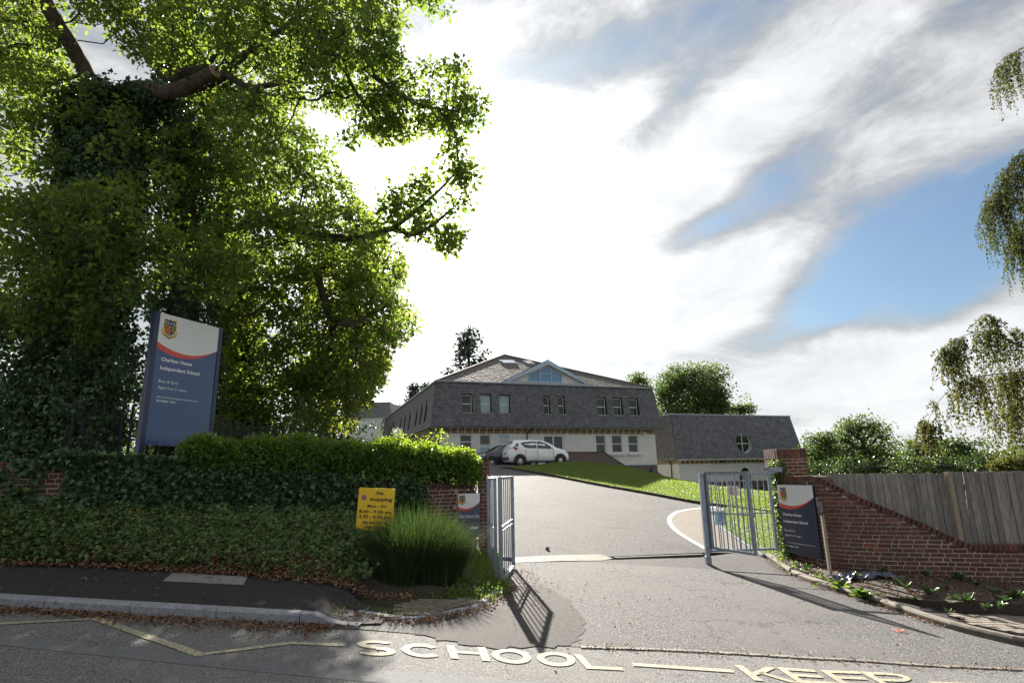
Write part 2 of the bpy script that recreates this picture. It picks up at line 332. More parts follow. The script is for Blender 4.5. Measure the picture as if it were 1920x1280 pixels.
# ------------------------------------------------------------------ helpers
def tag(o, label=None, cat=None, group=None, kind=None):
    if label: o['label'] = label
    if cat: o['category'] = cat
    if group: o['group'] = group
    if kind: o['kind'] = kind
    return o
def empty(name, loc, rz=0, label=None, cat=None, group=None):
    o = bpy.data.objects.new(name, None); C.objects.link(o); o.location = loc; o.rotation_euler = (0, 0, rz)
    o.empty_display_size = .2
    return tag(o, label, cat, group)
def link(name, me, parent=None, loc=None, rot=None):
    o = bpy.data.objects.new(name, me); C.objects.link(o)
    if parent is not None: o.parent = parent
    if loc is not None: o.location = loc
    if rot is not None: o.rotation_euler = rot
    return o
class MB:
    """collects boxes, bars, tubes into one mesh (world or parent-local coordinates)"""
    def __init__(s): s.v = []; s.f = []; s.mi = []; s.m = 0
    def add(s, vs, fs):
        b = len(s.v); s.v += [tuple(v) for v in vs]; s.f += [tuple(b+i for i in f) for f in fs]; s.mi += [s.m]*len(fs); return s
    def box(s, c, d, rz=0, mtx=None):
        c = Vector(c); hx, hy, hz = d[0]/2, d[1]/2, d[2]/2
        vs = [Vector((x, y, z)) for x in (-hx, hx) for y in (-hy, hy) for z in (-hz, hz)]
        R = mtx if mtx is not None else Matrix.Rotation(rz, 3, 'Z')
        return s.add([R @ v + c for v in vs], [(0, 1, 3, 2), (4, 6, 7, 5), (0, 4, 5, 1), (2, 3, 7, 6), (0, 2, 6, 4), (1, 5, 7, 3)])
    def bar(s, p, q, wx, wy=None, up=(0, 0, 1)):
        p, q = Vector(p), Vector(q); wy = wy or wx; d = (q-p); l = d.length; d.normalize()
        u = Vector(up)
        if abs(d.dot(u)) > .95: u = Vector((1, 0, 0))
        a = d.cross(u).normalized(); b = a.cross(d).normalized()
        vs = [o + a*x*wx/2 + b*y*wy/2 for o in (p, q) for x, y in ((-1, -1), (1, -1), (1, 1), (-1, 1))]
        return s.add(vs, [(0, 3, 2, 1), (4, 5, 6, 7), (0, 1, 5, 4), (1, 2, 6, 5), (2, 3, 7, 6), (3, 0, 4, 7)])
    def tube(s, pts, rad, n=8, cap=True, wob=0.):
        pts = [Vector(p) for p in pts]
        if not hasattr(rad, '__len__'): rad = [rad]*len(pts)
        vs = []; a = None
        for i, p in enumerate(pts):
            d = (pts[min(i+1, len(pts)-1)] - pts[max(i-1, 0)]).normalized()
            if a is None:
                a = d.cross(Vector((0, 0, 1)));
                if a.length < .1: a = d.cross(Vector((1, 0, 0)))
            a = (a - d*a.dot(d)).normalized(); b = d.cross(a)
            for k in range(n):
                t = 2*pi*k/n; r = rad[i]*(1 + wob*random.uniform(-1, 1))
                vs.append(p + (a*cos(t) + b*sin(t))*r)
        fs = [(i*n+k, i*n+(k+1) % n, (i+1)*n+(k+1) % n, (i+1)*n+k) for i in range(len(pts)-1) for k in range(n)]
        if cap: fs += [tuple(range(n-1, -1, -1)), tuple((len(pts)-1)*n+k for k in range(n))]
        return s.add(vs, fs)
    def prism(s, poly, d, origin, ex, ey, ez):
        """poly in (ex, ey) plane, extruded by d along ez"""
        o, ex, ey, ez = map(Vector, (origin, ex, ey, ez)); n = len(poly)
        a = [o + ex*x + ey*y for x, y in poly]; b = [p + ez*d for p in a]
        return s.add(a+b, [tuple(range(n-1, -1, -1)), tuple(range(n, 2*n))] + [(i, (i+1) % n, n+(i+1) % n, n+i) for i in range(n)])
    def mesh(s, name, mats, smooth=False):
        me = bpy.data.meshes.new(name); me.from_pydata(s.v, [], s.f)
        if not isinstance(mats, (list, tuple)): mats = [mats]
        for m in mats: me.materials.append(m)
        if len(mats) > 1: me.polygons.foreach_set('material_index', s.mi)
        if smooth: me.polygons.foreach_set('use_smooth', [True]*len(me.polygons))
        me.validate(); me.update(); return me
    def build(s, name, mats, parent=None, smooth=False, **kw):
        o = link(name, s.mesh(name, mats, smooth), parent)
        if parent is not None and kw.pop('world', True) and parent.rotation_euler.z == 0 and parent.parent is None:
            o.location = -parent.location
        return tag(o, **kw)
def fast_mesh(name, verts, quads, material, tint=None):
    me = bpy.data.meshes.new(name)
    me.vertices.add(len(verts)); me.vertices.foreach_set('co', verts.astype(np.float32).ravel())
    me.loops.add(quads.size); me.loops.foreach_set('vertex_index', quads.astype(np.int32).ravel())
    me.polygons.add(len(quads)); k = quads.shape[1]
    me.polygons.foreach_set('loop_start', np.arange(0, quads.size, k, dtype=np.int32))
    me.materials.append(material)
    if tint is not None:
        a = me.attributes.new('tint', 'FLOAT', 'POINT'); a.data.foreach_set('value', tint.astype(np.float32))
    me.update(calc_edges=True); return me

def smst(t): t = min(1., max(0., t)); return t*t*(3-2*t)
def g(x, y):
    """height of the made ground: the road falls to the right, the drive climbs to the school"""
    xs = max(-16, min(15, x)); k = 1 - smst((y-24)/8)*(1-smst((x-3)/5))
    z = -.07*xs*k + .1*max(0., min(y-12, 21.))
    z -= 2.5*smst((x-6)/9)*smst((y-24)/14)
    return z
def on_ground(u, v, gfun=None):
    d = ray(u, v); t = 2.; gfun = gfun or g
    while t < 150:
        p = CO + d*t
        if p[2] <= gfun(p[0], p[1]): break
        t += .02
    return p
def sheet(name, poly, dz, material, step=1.0, gfun=g, thick=0, parent=None, **kw):
    """flat polygon draped on the ground height"""
    bm = bmesh.new(); f = bm.faces.new([bm.verts.new((x, y, 0)) for x, y in poly])
    xs = [p[0] for p in poly]; ys = [p[1] for p in poly]
    for ax, lo, hi in ((0, min(xs), max(xs)), (1, min(ys), max(ys))):
        k = ceil(lo/step)*step
        while k < hi:
            co = (k, 0, 0) if ax == 0 else (0, k, 0); no = (1, 0, 0) if ax == 0 else (0, 1, 0)
            bmesh.ops.bisect_plane(bm, geom=bm.verts[:]+bm.edges[:]+bm.faces[:], dist=1e-5, plane_co=co, plane_no=no)
            k += step
    bmesh.ops.triangulate(bm, faces=bm.faces[:])
    bmesh.ops.recalc_face_normals(bm, faces=bm.faces[:])
    for f in bm.faces:
        if f.normal.z < 0: f.normal_flip()
    for v in bm.verts: v.co.z = gfun(v.co.x, v.co.y) + dz
    if thick:
        r = bmesh.ops.extrude_face_region(bm, geom=bm.faces[:])
        for v in [e for e in r['geom'] if isinstance(e, bmesh.types.BMVert)]: v.co.z += 0
        top = {e for e in r['geom'] if isinstance(e, bmesh.types.BMVert)}
        for v in bm.verts:
            if v not in top: v.co.z -= thick
        bmesh.ops.recalc_face_normals(bm, faces=bm.faces[:])
    me = bpy.data.meshes.new(name); bm.to_mesh(me); bm.free(); me.materials.append(material)
    o = link(name, me, parent); return tag(o, **kw)
def catmull(P, n=8):
    P = [np.array(p, float) for p in P]; Q = [2*P[0]-P[1]] + P + [2*P[-1]-P[-2]]; out = []
    for i in range(1, len(Q)-2):
        for k in range(n):
            t = k/n; a, b, c, d = Q[i-1:i+3]
            out.append(.5*((2*b) + (c-a)*t + (2*a-5*b+4*c-d)*t*t + (3*b-3*c+d-a)*t**3))
    out.append(P[-1]); return out
def offset_line(P, d):
    out = []
    for i, p in enumerate(P):
        a = np.array(P[max(i-1, 0)][:2]); b = np.array(P[min(i+1, len(P)-1)][:2]); t = b-a; t = t/np.linalg.norm(t)
        out.append((p[0]-t[1]*d, p[1]+t[0]*d))
    return out
def G2(*uv): return [tuple(on_ground(*a)[:2]) for a in uv]

_font_cache = {}
def text_polys(txt, bold=False):
    cu = bpy.data.curves.new('t', 'FONT'); cu.body = txt; cu.size = 1; cu.resolution_u = 3
    if bold: cu.offset = .022
    ob = bpy.data.objects.new('t', cu); C.objects.link(ob)
    dg = bpy.context.evaluated_depsgraph_get(); me = bpy.data.meshes.new_from_object(ob.evaluated_get(dg))
    vs = [tuple(v.co) for v in me.vertices]; fs = [tuple(p.vertices) for p in me.polygons]
    bpy.data.objects.remove(ob); bpy.data.meshes.remove(me)
    return vs, fs
def lettering(txt, parent, origin, ex, ez, en, x, y, h, material, width=None, bold=False, center=False, name='lettering', lift=.003, world=True):
    """flat print: baseline at (x, y) in the panel frame, cap height about h"""
    vs, fs = text_polys(txt, bold); k = h/.70
    xs = [v[0] for v in vs]; wd = (max(xs)-min(xs))*k; sx = (width/wd if width else 1.)
    off = -(max(xs)+min(xs))/2*k*sx if center else -min(xs)*k*sx
    o, ex, ez, en = map(Vector, (origin, ex, ez, en))
    m = MB(); m.add([o + ex*(x+off+v[0]*k*sx) + ez*(y+v[1]*k) + en*lift for v in vs], fs)
    return m.build(name, material, parent, world=world)

# ------------------------------------------------------------------ ground, road, drive
def gbase(x, y): return g(x, y)
gr = [(-400, -60), (400, -60), (400, 700), (-400, 700)]
bm = bmesh.new()
xs = list(np.unique(np.concatenate([np.linspace(-400, -20, 9), np.arange(-20, 30.1, 1.), np.linspace(31, 400, 9)])))
ys = list(np.unique(np.concatenate([np.linspace(-60, -2, 5), np.arange(-2, 60.1, 1.), np.linspace(62, 700, 12)])))
vv = [[bm.verts.new((x, y, g(x, y)-.06)) for y in ys] for x in xs]
for i in range(len(xs)-1):
    for j in range(len(ys)-1): bm.faces.new((vv[i][j], vv[i+1][j], vv[i+1][j+1], vv[i][j+1]))
me = bpy.data.meshes.new('ground'); bm.to_mesh(me); bm.free(); me.materials.append(mat('rough_grass_ground', (.035, .050, .018), .95, (.055, .060, .028), 1.5, bump=.8, bscale=8))
tag(link('ground', me), kind='structure')

YE = 6.42      # kerb face line; the road runs along X
seamY = 6.18
sheet('road', [(-60, -8), (60, -8), (60, 6.3), (4.8, 6.27), (2.5, 6.25), (.7, 6.2), (-2.2, YE), (-60, YE)], 0, M['road'], kind='structure')
BAND = [(-60, 5.70), (-4.9, 5.62), (-2.9, 5.38), (-1.6, 5.26), (0, 5.16), (2.2, 5.16), (6, 5.1), (60, 5.0), (60, 4.6), (6, 4.72), (2.2, 4.80), (0, 4.86), (-1.6, 4.98), (-2.9, 5.12), (-4.9, 5.36), (-60, 5.3)]
sheet('resurfaced_strip', BAND, .003, M['band'], kind='structure')

# driveway apron and drive
LKERB = catmull([(-2.24, 6.45), (-1.95, 6.46)] + G2((653, 1152), (756, 1165), (830, 1153), (903, 1137), (940, 1106)) + [(-.30, 9.4), (-.42, 10.2)], 5)
thr = G2((964, 1050), (1130, 1047), (1312, 1043))
lawnk = G2((945, 878), (1000, 887), (1100, 906), (1200, 924), (1300, 943)) + [(8.3, 19.8), (11, 18.2)]
RK = G2((1436, 1045), (1500, 1085), (1560, 1107), (1650, 1135), (1720, 1160), (1800, 1185), (1912, 1212)) + [(7.6, 6.75), (12, 6.6), (60, 6.6)]
RK = [tuple(p) for p in catmull(RK[:7], 5)] + RK[7:]
apron = [(-1.9, YE), (.7, 6.2), (2.5, 6.25), (4.8, 6.27), (60, 6.3)] + RK[::-1] + [tuple(p) for p in G2((1412, 1032), (1312, 1045), (1130, 1050), (966, 1054))] + [(-.45, 11.7), (-.42, 10.2)] + [tuple(p) for p in LKERB[::-1][1:-4]]
sheet('driveway_apron', apron, .004, M['drive'], kind='structure')
arc = catmull(G2((1430, 948), (1345, 950), (1280, 957), (1258, 968), (1256, 980), (1268, 995), (1290, 1010), (1325, 1030)), 6)
drive = [tuple(p) for p in G2((966, 1046), (1130, 1044), (1318, 1036))] + [(11.5, 15.), (14, 17)] + lawnk[::-1] + [(-.9, 31.3), (4, 34), (9, 34.5), (9, 37), (-9, 37), (-9, 33), (-3.2, 24), (-1.6, 17), (-.75, 12.2)]
sheet('driveway', drive, .004, M['drive'], kind='structure')
# darker patch of new tarmac beside the left gate
patch = catmull(G2((775, 1172), (840, 1160), (905, 1142), (952, 1105), (1010, 1098), (1065, 1125), (1092, 1160), (1090, 1195), (1060, 1212), (1000, 1214), (930, 1215), (850, 1205), (780, 1190)), 5)
patch = [p+np.array((.03*sin(i*2.3)+random.uniform(-.025, .025), .03*cos(i*1.7)+random.uniform(-.025, .025))) for i, p in enumerate(patch)]
sheet('dark_tarmac_patch', [tuple(p) for p in patch], .008, M['darktar'], .5, kind='structure')
# threshold: concrete strip and slotted drain
thL = G2((964, 1045), (1050, 1041), (1125, 1040), (1150, 1047), (1130, 1051), (1050, 1052), (966, 1055))
sheet('concrete_threshold', thL, .010, M['conc'], .5, kind='structure')
dr = empty('drain_channel', (*on_ground(1230, 1044)[:2], g(2.6, 12.4)), 0, 'narrow slotted drain channel across the driveway at the gates', 'drain')
a0, a1 = np.array(G2((1152, 1047))[0]), np.array(G2((1318, 1040))[0]); n = 60
mb = MB()
mb.bar((*a0, g(*a0)+.004), (*a1, g(*a1)+.004), .13, .02); mb.build('channel_frame', M['black'], dr)
mb = MB()
for i in range(n):
    t = (i+.5)/n; p = a0*(1-t)+a1*t; d = (a1-a0)/np.linalg.norm(a1-a0); q = np.array((-d[1], d[0]))*.055
    mb.bar((*(p-q), g(*p)+.018), (*(p+q), g(*p)+.018), .022, .012)
mb.build('grating', M['conc'], dr, kind='stuff')
# tan path enclosed by a white line, inner kerb and lower lawn
pathk = catmull(G2((1360, 958), (1345, 968), (1350, 985), (1375, 1005), (1405, 1025), (1436, 1045)), 5)
tanp = [tuple(p) for p in arc] + [tuple(p) for p in G2((1400, 1030), (1436, 1045))] + [tuple(p) for p in pathk[::-1]]
sheet('tan_path', tanp, .007, M['tan'], .5, kind='structure')
al = offset_line(arc, .06); ar = offset_line(arc, -.06)
sheet('white_edge_line', al + ar[::-1], .011, M['whitep'], .5, kind='structure')
lawn_low = [tuple(p) for p in pathk] + [(6.2, 13.6), (9, 13.4), (16, 14), (16, 24), (9.5, 22.6), (7.6, 21.2)]
sheet('lower_lawn', lawn_low, .05, M['lawn'], 1., kind='structure')
# sloping lawn in front of the school
lawn_up = [tuple(p) for p in lawnk] + [(13, 20), (14, 30), (13.5, 38), (11.3, 43), (6, 40.5), (4.2, 37.0), (1.6, 31.9), (.4, 31.2)]
sheet('sloping_lawn', lawn_up, .07, M['lawn'], 1., kind='structure')

def kerb_run(name, pts, hgt, wid, length, label, cat, name_part='kerb_stone', top=.0, gap=.008, material=None):
    pts = [np.array(p[:2]) for p in pts]
    seg = [np.linalg.norm(b-a) for a, b in zip(pts, pts[1:])]; cum = np.concatenate([[0], np.cumsum(seg)])
    def pos(s):
        i = min(max(np.searchsorted(cum, s)-1, 0), len(seg)-1); t = (s-cum[i])/max(seg[i], 1e-6); return pts[i]*(1-t)+pts[i+1]*t
    k = empty(name, (*pts[0], g(*pts[0])), 0, label, cat); k['kind'] = 'structure'
    if 'category' in k: del k['category']
    s = 0; out = []
    while s < cum[-1]-.05:
        e = min(s+length, cum[-1]); m = MB(); sub = 4
        for j in range(sub):
            s0 = s+gap/2+(e-s-gap)*j/sub; s1 = s+gap/2+(e-s-gap)*(j+1)/sub
            a, b = pos(s0), pos(s1); d = (b-a)/np.linalg.norm(b-a); nn = np.array((-d[1], d[0]))
            vs = []
            for p in (a, b):
                z = g(*p)
                for off, zz_ in ((0, -.1), (.008, hgt-.025), (.03, hgt-.004), (.045, hgt), (wid, hgt), (wid, -.1)):
                    q = p+nn*off; vs.append((*q, z+zz_+top))
            fs = [(i, i+1, 7+i, 6+i) for i in range(5)]
            if j == 0: fs.append(tuple(range(5, -1, -1)))
            if j == sub-1: fs.append(tuple(range(6, 12)))
            m.add(vs, fs)
        out.append(m.build(name_part, material or M['kerb'], k)); s = e
    return k
# full-height kerb along the footway
x97 = -4.88
kerb_run('footway_kerb', [(x97-.915*6, YE), (x97, YE), (-2.26, YE)], .115, .13, .905, 'grey concrete kerb with long stones along the footway on the left', 'kerb')
# dropped transition stone
kd = MB()
pr = [(-2.25, .115), (-2.12, .112), (-2.02, .085), (-1.95, .05), (-1.85, .035), (-1.64, .03)]
for (xa, ha), (xb, hb) in zip(pr, pr[1:]):
    kd.add([(xa, YE, g(xa, YE)-.1), (xa, YE, g(xa, YE)+ha), (xa, YE+.13, g(xa, YE)+ha), (xb, YE, g(xb, YE)-.1), (xb, YE, g(xb, YE)+hb), (xb, YE+.13, g(xb, YE)+hb)], [(0, 1, 4, 3), (1, 2, 5, 4)])
tag(kd.build('dropped_kerb_stone', M['kerb']), 'kerb stone that steps down beside the dark tarmac footway', 'kerb stone')
kerb_run('dropped_kerb', LKERB[7:], .03, .11, .8, 'low curved kerb round the left corner of the drive', 'kerb')
kerb_run('flowerbed_kerb', [tuple(p) for p in RK[:-2]], .09, .10, .9, 'low curved kerb edging the flower bed on the right', 'kerb', material=mat('worn_kerb', (.12, .105, .09), .9, (.19, .17, .145), 9, bump=.4, bscale=80, rnd=.15))
kerb_run('lawn_kerb', lawnk, .10, .15, .9, 'dark kerb along the foot of the sloping lawn', 'kerb', material=M['soil'])
kerb_run('path_kerb', [tuple(p) for p in pathk[::-1]][::1], .07, .08, .9, 'pale kerb between the tan path and the lower lawn', 'kerb')

# left footway and its back edge
BACK = [(-12, 8.0), (-9, 8.0)] + G2((0, 1075), (150, 1078), (300, 1086), (450, 1095), (560, 1104), (640, 1114), (720, 1123), (790, 1128), (860, 1126))
foot = [(-60, YE+.12), (-2.3, YE+.12), (-1.62, YE+.12), (-1.45, 6.6), (-1.45, 6.9)] + [tuple(p) for p in BACK[::-1][3:]] + [(-60, 8.2)]
def gf(x, y): return g(x, y) + .022 + .088*smst((-1.85-x)/.42)
sheet('footway', foot, 0, M['foottar'], .25, gfun=gf, thick=.14, kind='structure')
# small buff paving blocks in the left corner
pv = G2((735, 1160), (775, 1160), (840, 1148), (912, 1132), (890, 1126), (800, 1128), (745, 1136))
tg = sheet('corner_paving', pv, .028, M['soil'], .5, kind='structure')
from mathutils.geometry import intersect_point_quad_2d
def inpoly(x, y, P):
    c = False
    for (x1, y1), (x2, y2) in zip(P, P[1:]+P[:1]):
        if (y1 > y) != (y2 > y) and x < (x2-x1)*(y-y1)/(y2-y1)+x1: c = not c
    return c
def paving(poly, parent, bx, by, material, dz, ang=0.):
    me = MB().box((0, 0, 0), (bx-.006, by-.006, .03)).mesh('paver', material)
    xs = [p[0] for p in poly]; ys = [p[1] for p in poly]; ca, sa = cos(ang), sin(ang)
    x0, y0 = sum(xs)/len(xs), sum(ys)/len(ys); R = int(max(max(xs)-min(xs), max(ys)-min(ys))/min(bx, by))+2
    for i in range(-R, R):
        for j in range(-R, R):
            lx, ly = (i+.5*(j % 2))*bx, j*by; x, y = x0+lx*ca-ly*sa, y0+lx*sa+ly*ca
            if inpoly(x, y, poly):
                link('paver', me, parent, (x, y, g(x, y)+dz+random.uniform(-.002, .002)), (0, .07, ang))
paving(pv, tg, .2, .1, M['paver'], .022, .2)
pvr = G2((1785, 1160), (1920, 1165)) + [(8.2, 8.3), (8.2, 7.1)] + G2((1895, 1196), (1830, 1182))
tg2 = sheet('bedside_paving', pvr, .07, M['soil'], .5, kind='structure')
paving(pvr, tg2, .2, .1, M['paver'], .062, .25)

# manhole cover in the footway
mc = G2((303, 1108), (322, 1091), (463, 1098), (455, 1115)); q = [np.array((x, y, gf(x, y)+.004)) for x, y in mc]
cv = MB(); cv.add([tuple(p) for p in q]+[tuple(p+np.array((0, 0, .006))) for p in q], [(4, 5, 6, 7), (0, 1, 5, 4), (1, 2, 6, 5), (2, 3, 7, 6), (3, 0, 4, 7)])
mh = empty('manhole_cover', tuple(sum(q)/4), 0, 'pale concrete manhole cover set in the dark footway', 'manhole cover')
cv.build('cover_plate', mat('cover_concrete', (.17, .165, .16), .8, (.23, .22, .21), 20, bump=.3), mh)
hk = MB(); c0 = sum(q)/4+np.array((.0, .06, .011))
hk.bar(c0-np.array((.05, 0, 0)), c0+np.array((.05, 0, 0)), .018, .004); hk.build('lifting_slot', M['black'], mh)

# rough flush kerb line between the road and the drive apron
rk = []
for u, v in ((1088, 1214), (1250, 1220), (1400, 1227), (1500, 1234), (1620, 1240), (1760, 1250), (1915, 1257)): rk.append(on_ground(u, v)[:2])
rk.append(np.array((9., 6.25)))
ks = empty('flush_kerb_line', (*rk[0], g(*rk[0])), 0); ks['kind'] = 'structure'
P = catmull(rk, 8); me_a = []
for i in range(len(P)-1):
    a, b = P[i], P[i+1]; l = np.linalg.norm(b-a); d = (b-a)/l; m = MB(); nn = np.array((-d[1], d[0]))
    jag = [random.uniform(.018, .038) for _ in range(8)]
    pts = [a+d*l*.02+nn*jag[0], a+d*l*.35+nn*jag[1], a+d*l*.7+nn*jag[2], a+d*l*.97+nn*jag[3], a+d*l*.97-nn*jag[4], a+d*l*.6-nn*jag[5], a+d*l*.3-nn*jag[6], a+d*l*.02-nn*jag[7]]
    m.add([(*p, g(*p)+.012) for p in pts] + [(*p, g(*p)-.02) for p in pts], [tuple(range(7, -1, -1))] + [(i_, (i_+1) % 8, 8+(i_+1) % 8, 8+i_) for i_ in range(8)])
    m.build('kerb_sett', M['conc'], ks)

# ------------------------------------------------------------------ road markings
def stroke(m, P, wid, z=.007, closed=False):
    P = [np.array(p) for p in P]; n = len(P); Lf = []; Rt = []
    for i in range(n):
        if closed: a, b = P[i-1], P[(i+1) % n]
        else: a, b = P[max(i-1, 0)], P[min(i+1, n-1)]
        d1 = (P[i]-a); d2 = (b-P[i]); t = b-a; t = t/np.linalg.norm(t); k = 1.
        if np.linalg.norm(d1) > 1e-6 and np.linalg.norm(d2) > 1e-6:
            k = 1/max(.5, sqrt((1+np.dot(d1, d2)/np.linalg.norm(d1)/np.linalg.norm(d2))/2))
        nn = np.array((-t[1], t[0]))*(wid(t) if callable(wid) else wid)/2*k
        Lf.append(P[i]+nn); Rt.append(P[i]-nn)
    vs = [(*p, g(*p)+z) for p in Lf+Rt]; r = range(n) if closed else range(n-1)
    m.add(vs, [(i, n+i, n+(i+1) % n, (i+1) % n) for i in r])
def mark(name, paths, wid, label, cat='road marking', closed=False, parent=None):
    m = MB()
    for p in paths: stroke(m, p, wid, closed=closed)
    o = m.build(name, M['cream'], parent)
    return tag(o, label, cat) if label else o
zz = [np.array((-10.4, 5.1)), np.array((-8.0, 6.25))*0+np.array((-8.3, 5.1))] + [np.array(p) for p in G2((0, 1170), (180, 1161), (375, 1228), (545, 1207), (648, 1211))]
zz = [np.array((-7.2, 5.3))] + zz[2:]
mark('zigzag_line', [zz], .085, 'cream zigzag line painted on the road before the word school')
tl = empty('school_marking', (-.3, 5.5, g(-.3, 5.5)), 0, 'cream painted word SCHOOL on the road in front of the gates', 'road marking')
def quadmap(corners):
    """unit letter box (x right, y up) to the road, corners BL BR TR TL"""
    a, b, c, d = [np.array(p) for p in corners]
    return lambda x, y: tuple((a*(1-x)+b*x)*(1-y) + (d*(1-x)+c*x)*y)
def letter(ch, f, parent):
    m = MB(); W = .17; H = .2
    def poly(pts):
        n = len(pts); m.add([(*f(*p), g(*f(*p))+.007) for p in pts], [tuple(range(n))])
    def ring(a0, a1, n=22, cx=.5, cy=.5, rx=.5, ry=.5, ix=.30, iy=.28):
        for i in range(n):
            t0 = radians(a0+(a1-a0)*i/n); t1 = radians(a0+(a1-a0)*(i+1)/n)
            poly([(cx+rx*cos(t0), cy+ry*sin(t0)), (cx+rx*cos(t1), cy+ry*sin(t1)), (cx+ix*cos(t1), cy+iy*sin(t1)), (cx+ix*cos(t0), cy+iy*sin(t0))])
    if ch == 'O': ring(0, 360, 32)
    elif ch == 'C': ring(38, 322, 28)
    elif ch == 'S':
        ring(30, 270, 16, .5, .72, .48, .28, .26, .11); ring(90, -150, 16, .5, .28, .48, .28, .26, .11)
    elif ch == 'H': poly([(0, 0), (W+.04, 0), (W+.04, 1), (0, 1)]); poly([(.79, 0), (1, 0), (1, 1), (.79, 1)]); poly([(W+.04, .42), (.79, .42), (.79, .60), (W+.04, .60)])
    elif ch == 'L': poly([(0, 0), (.2, 0), (.2, 1), (0, 1)]); poly([(.2, 0), (1, 0), (1, H), (.2, H)])
    elif ch == 'K':
        poly([(0, 0), (.2, 0), (.2, 1), (0, 1)]); poly([(.2, .36), (.46, .50), (1.0, 1), (.76, 1), (.2, .52)]); poly([(.34, .52), (.46, .62), (1.02, 0), (.78, 0)])
    elif ch == 'E':
        poly([(0, 0), (.2, 0), (.2, 1), (0, 1)])
        for y in (0, .42, .82): poly([(.2, y), (1 if y != .42 else .86, y), (1 if y != .42 else .86, y+.18), (.2, y+.18)])
    elif ch == 'P':
        poly([(0, 0), (.2, 0), (.2, 1), (0, 1)]); poly([(.2, .84), (.6, .84), (.6, 1), (.2, 1)]); poly([(.2, .40), (.6, .40), (.6, .56), (.2, .56)])
        ring(-90, 90, 12, .6, .70, .40, .30, .22, .14)
    m.build('letter', M['cream'], parent)
# letter boxes given at the corners they have on the road (BL, BR, TR, TL)
LB = {'S': ((665, 1229), (745, 1231), (741, 1203), (668, 1201)), 'C': ((754, 1231), (833, 1236), (826, 1210), (752, 1206)),
      'H': ((845, 1236), (920, 1241), (910, 1214), (836, 1210)), 'O': ((925, 1243), (1000, 1248), (992, 1220), (919, 1216)),
      'o': ((1010, 1248), (1082, 1252), (1076, 1225), (1003, 1222)), 'L': ((1100, 1254), (1170, 1259), (1148, 1233), (1075, 1227))}
for k, c in LB.items(): letter(k.upper(), quadmap(G2(*c)), tl)
tk = empty('keep_marking', (2.4, 5.5, g(2.4, 5.5)), 0, 'cream painted word KEEP on the road near the right edge', 'road marking')
KB = [('K', ((1415, 1277), (1500, 1281), (1455, 1253), (1376, 1248))), ('E', ((1498, 1281), (1580, 1285), (1525, 1257), (1455, 1252))),
      ('E', ((1580, 1285), (1662, 1288), (1608, 1260), (1537, 1257))), ('P', ((1664, 1290), (1725, 1292), (1700, 1264), (1612, 1260)))]
for k, c in KB: letter(k, quadmap(G2(*c)), tk)
ln = G2((1187, 1247), (1375, 1259)); mark('marking_line', [ln], .085, 'short cream painted line between the two painted words')
ln = G2((1745, 1281), (1990, 1292)); mark('marking_line', [ln], .085, 'cream painted line at the bottom right after the second word')

# ------------------------------------------------------------------ the school building (local frame: s along the front, d into the building)
d_ = ray(4094, 830); PHI = atan2(d_[1], d_[0])
e1 = np.array([cos(PHI), sin(PHI), 0]); e2 = np.array([-sin(PHI), cos(PHI), 0])
c_ = at(808, 799, 38.3); FO = np.array([c_[0], c_[1], 0]) + e2*.45      # d=0 is the wall face, slates overhang to d=-.45
def fac(u, v, d=0.):
    """(s, z) where the sight line through a photo point meets the plane at depth d"""
    o = FO + e2*d; r = ray(u, v); n = e2
    t = ((o-CO) @ n)/(r @ n); p = CO + r*t - FO
    return float(p @ e1), float(p[2])
ZG = 2.06                       # ground level by the front wall
sL = 0.0; sR = fac(1243, 801, -.45)[0]
zE = (fac(808, 799, -.45)[1]+fac(1243, 803, -.45)[1])/2
zT = (fac(820, 715, .05)[1]+fac(1228, 728, .05)[1])/2
INS = .42; DEPTH = 28.
B = empty('school_building', (FO[0], FO[1], ZG), PHI, 'long white school block with dark slate mansard roof, blue gable and sash windows', 'building')
def P3(s, d, z): return (s, d, z-ZG)
def slates(name, rect, skips, parent, tofun, normal_off=.012, gauge=.165, wd=.20, zbase=0, material=None):
    """rect: (s0, s1, t0, t1) on the slope plane; tofun(s, t, h) -> local point, each slate a wedge with real thickness"""
    s0, s1, t0, t1 = rect; m = MB(); rows = int((t1-t0)/gauge)+1
    for r in range(rows):
        ta = t0 + r*gauge; tb = min(ta+gauge*1.02, t1)
        if tb-ta < .02: continue
        s = s0 - (wd/2 if r % 2 else 0)
        while s < s1:
            a, b = max(s+.011, s0), min(s+wd-.011, s1); s += wd
            if b-a < .02: continue
            tm = (ta+tb)/2; cut = [(a, b)]
            for k0, k1, l0, l1 in skips:
                if l0-.02 < tm < l1+.02:
                    cut = [q for x0_, x1_ in cut for q in ((x0_, min(x1_, k0)), (max(x0_, k1), x1_)) if q[1]-q[0] > .015]
            if not cut: continue
            a, b = cut[0]
            h = .050+random.uniform(-.008, .012); dn = random.uniform(-.006, .006)
            vs = [tofun(a, ta+dn, h), tofun(b, ta+dn, h), tofun(b, tb, .008), tofun(a, tb, .008), tofun(a, ta+dn, 0), tofun(b, ta+dn, 0), tofun(b, tb, 0), tofun(a, tb, 0)]
            m.add(vs, [(0, 1, 2, 3), (4, 5, 1, 0), (5, 6, 2, 1), (7, 4, 0, 3)])
    return m.build(name, material or M['slate'], parent, world=False, kind='stuff')
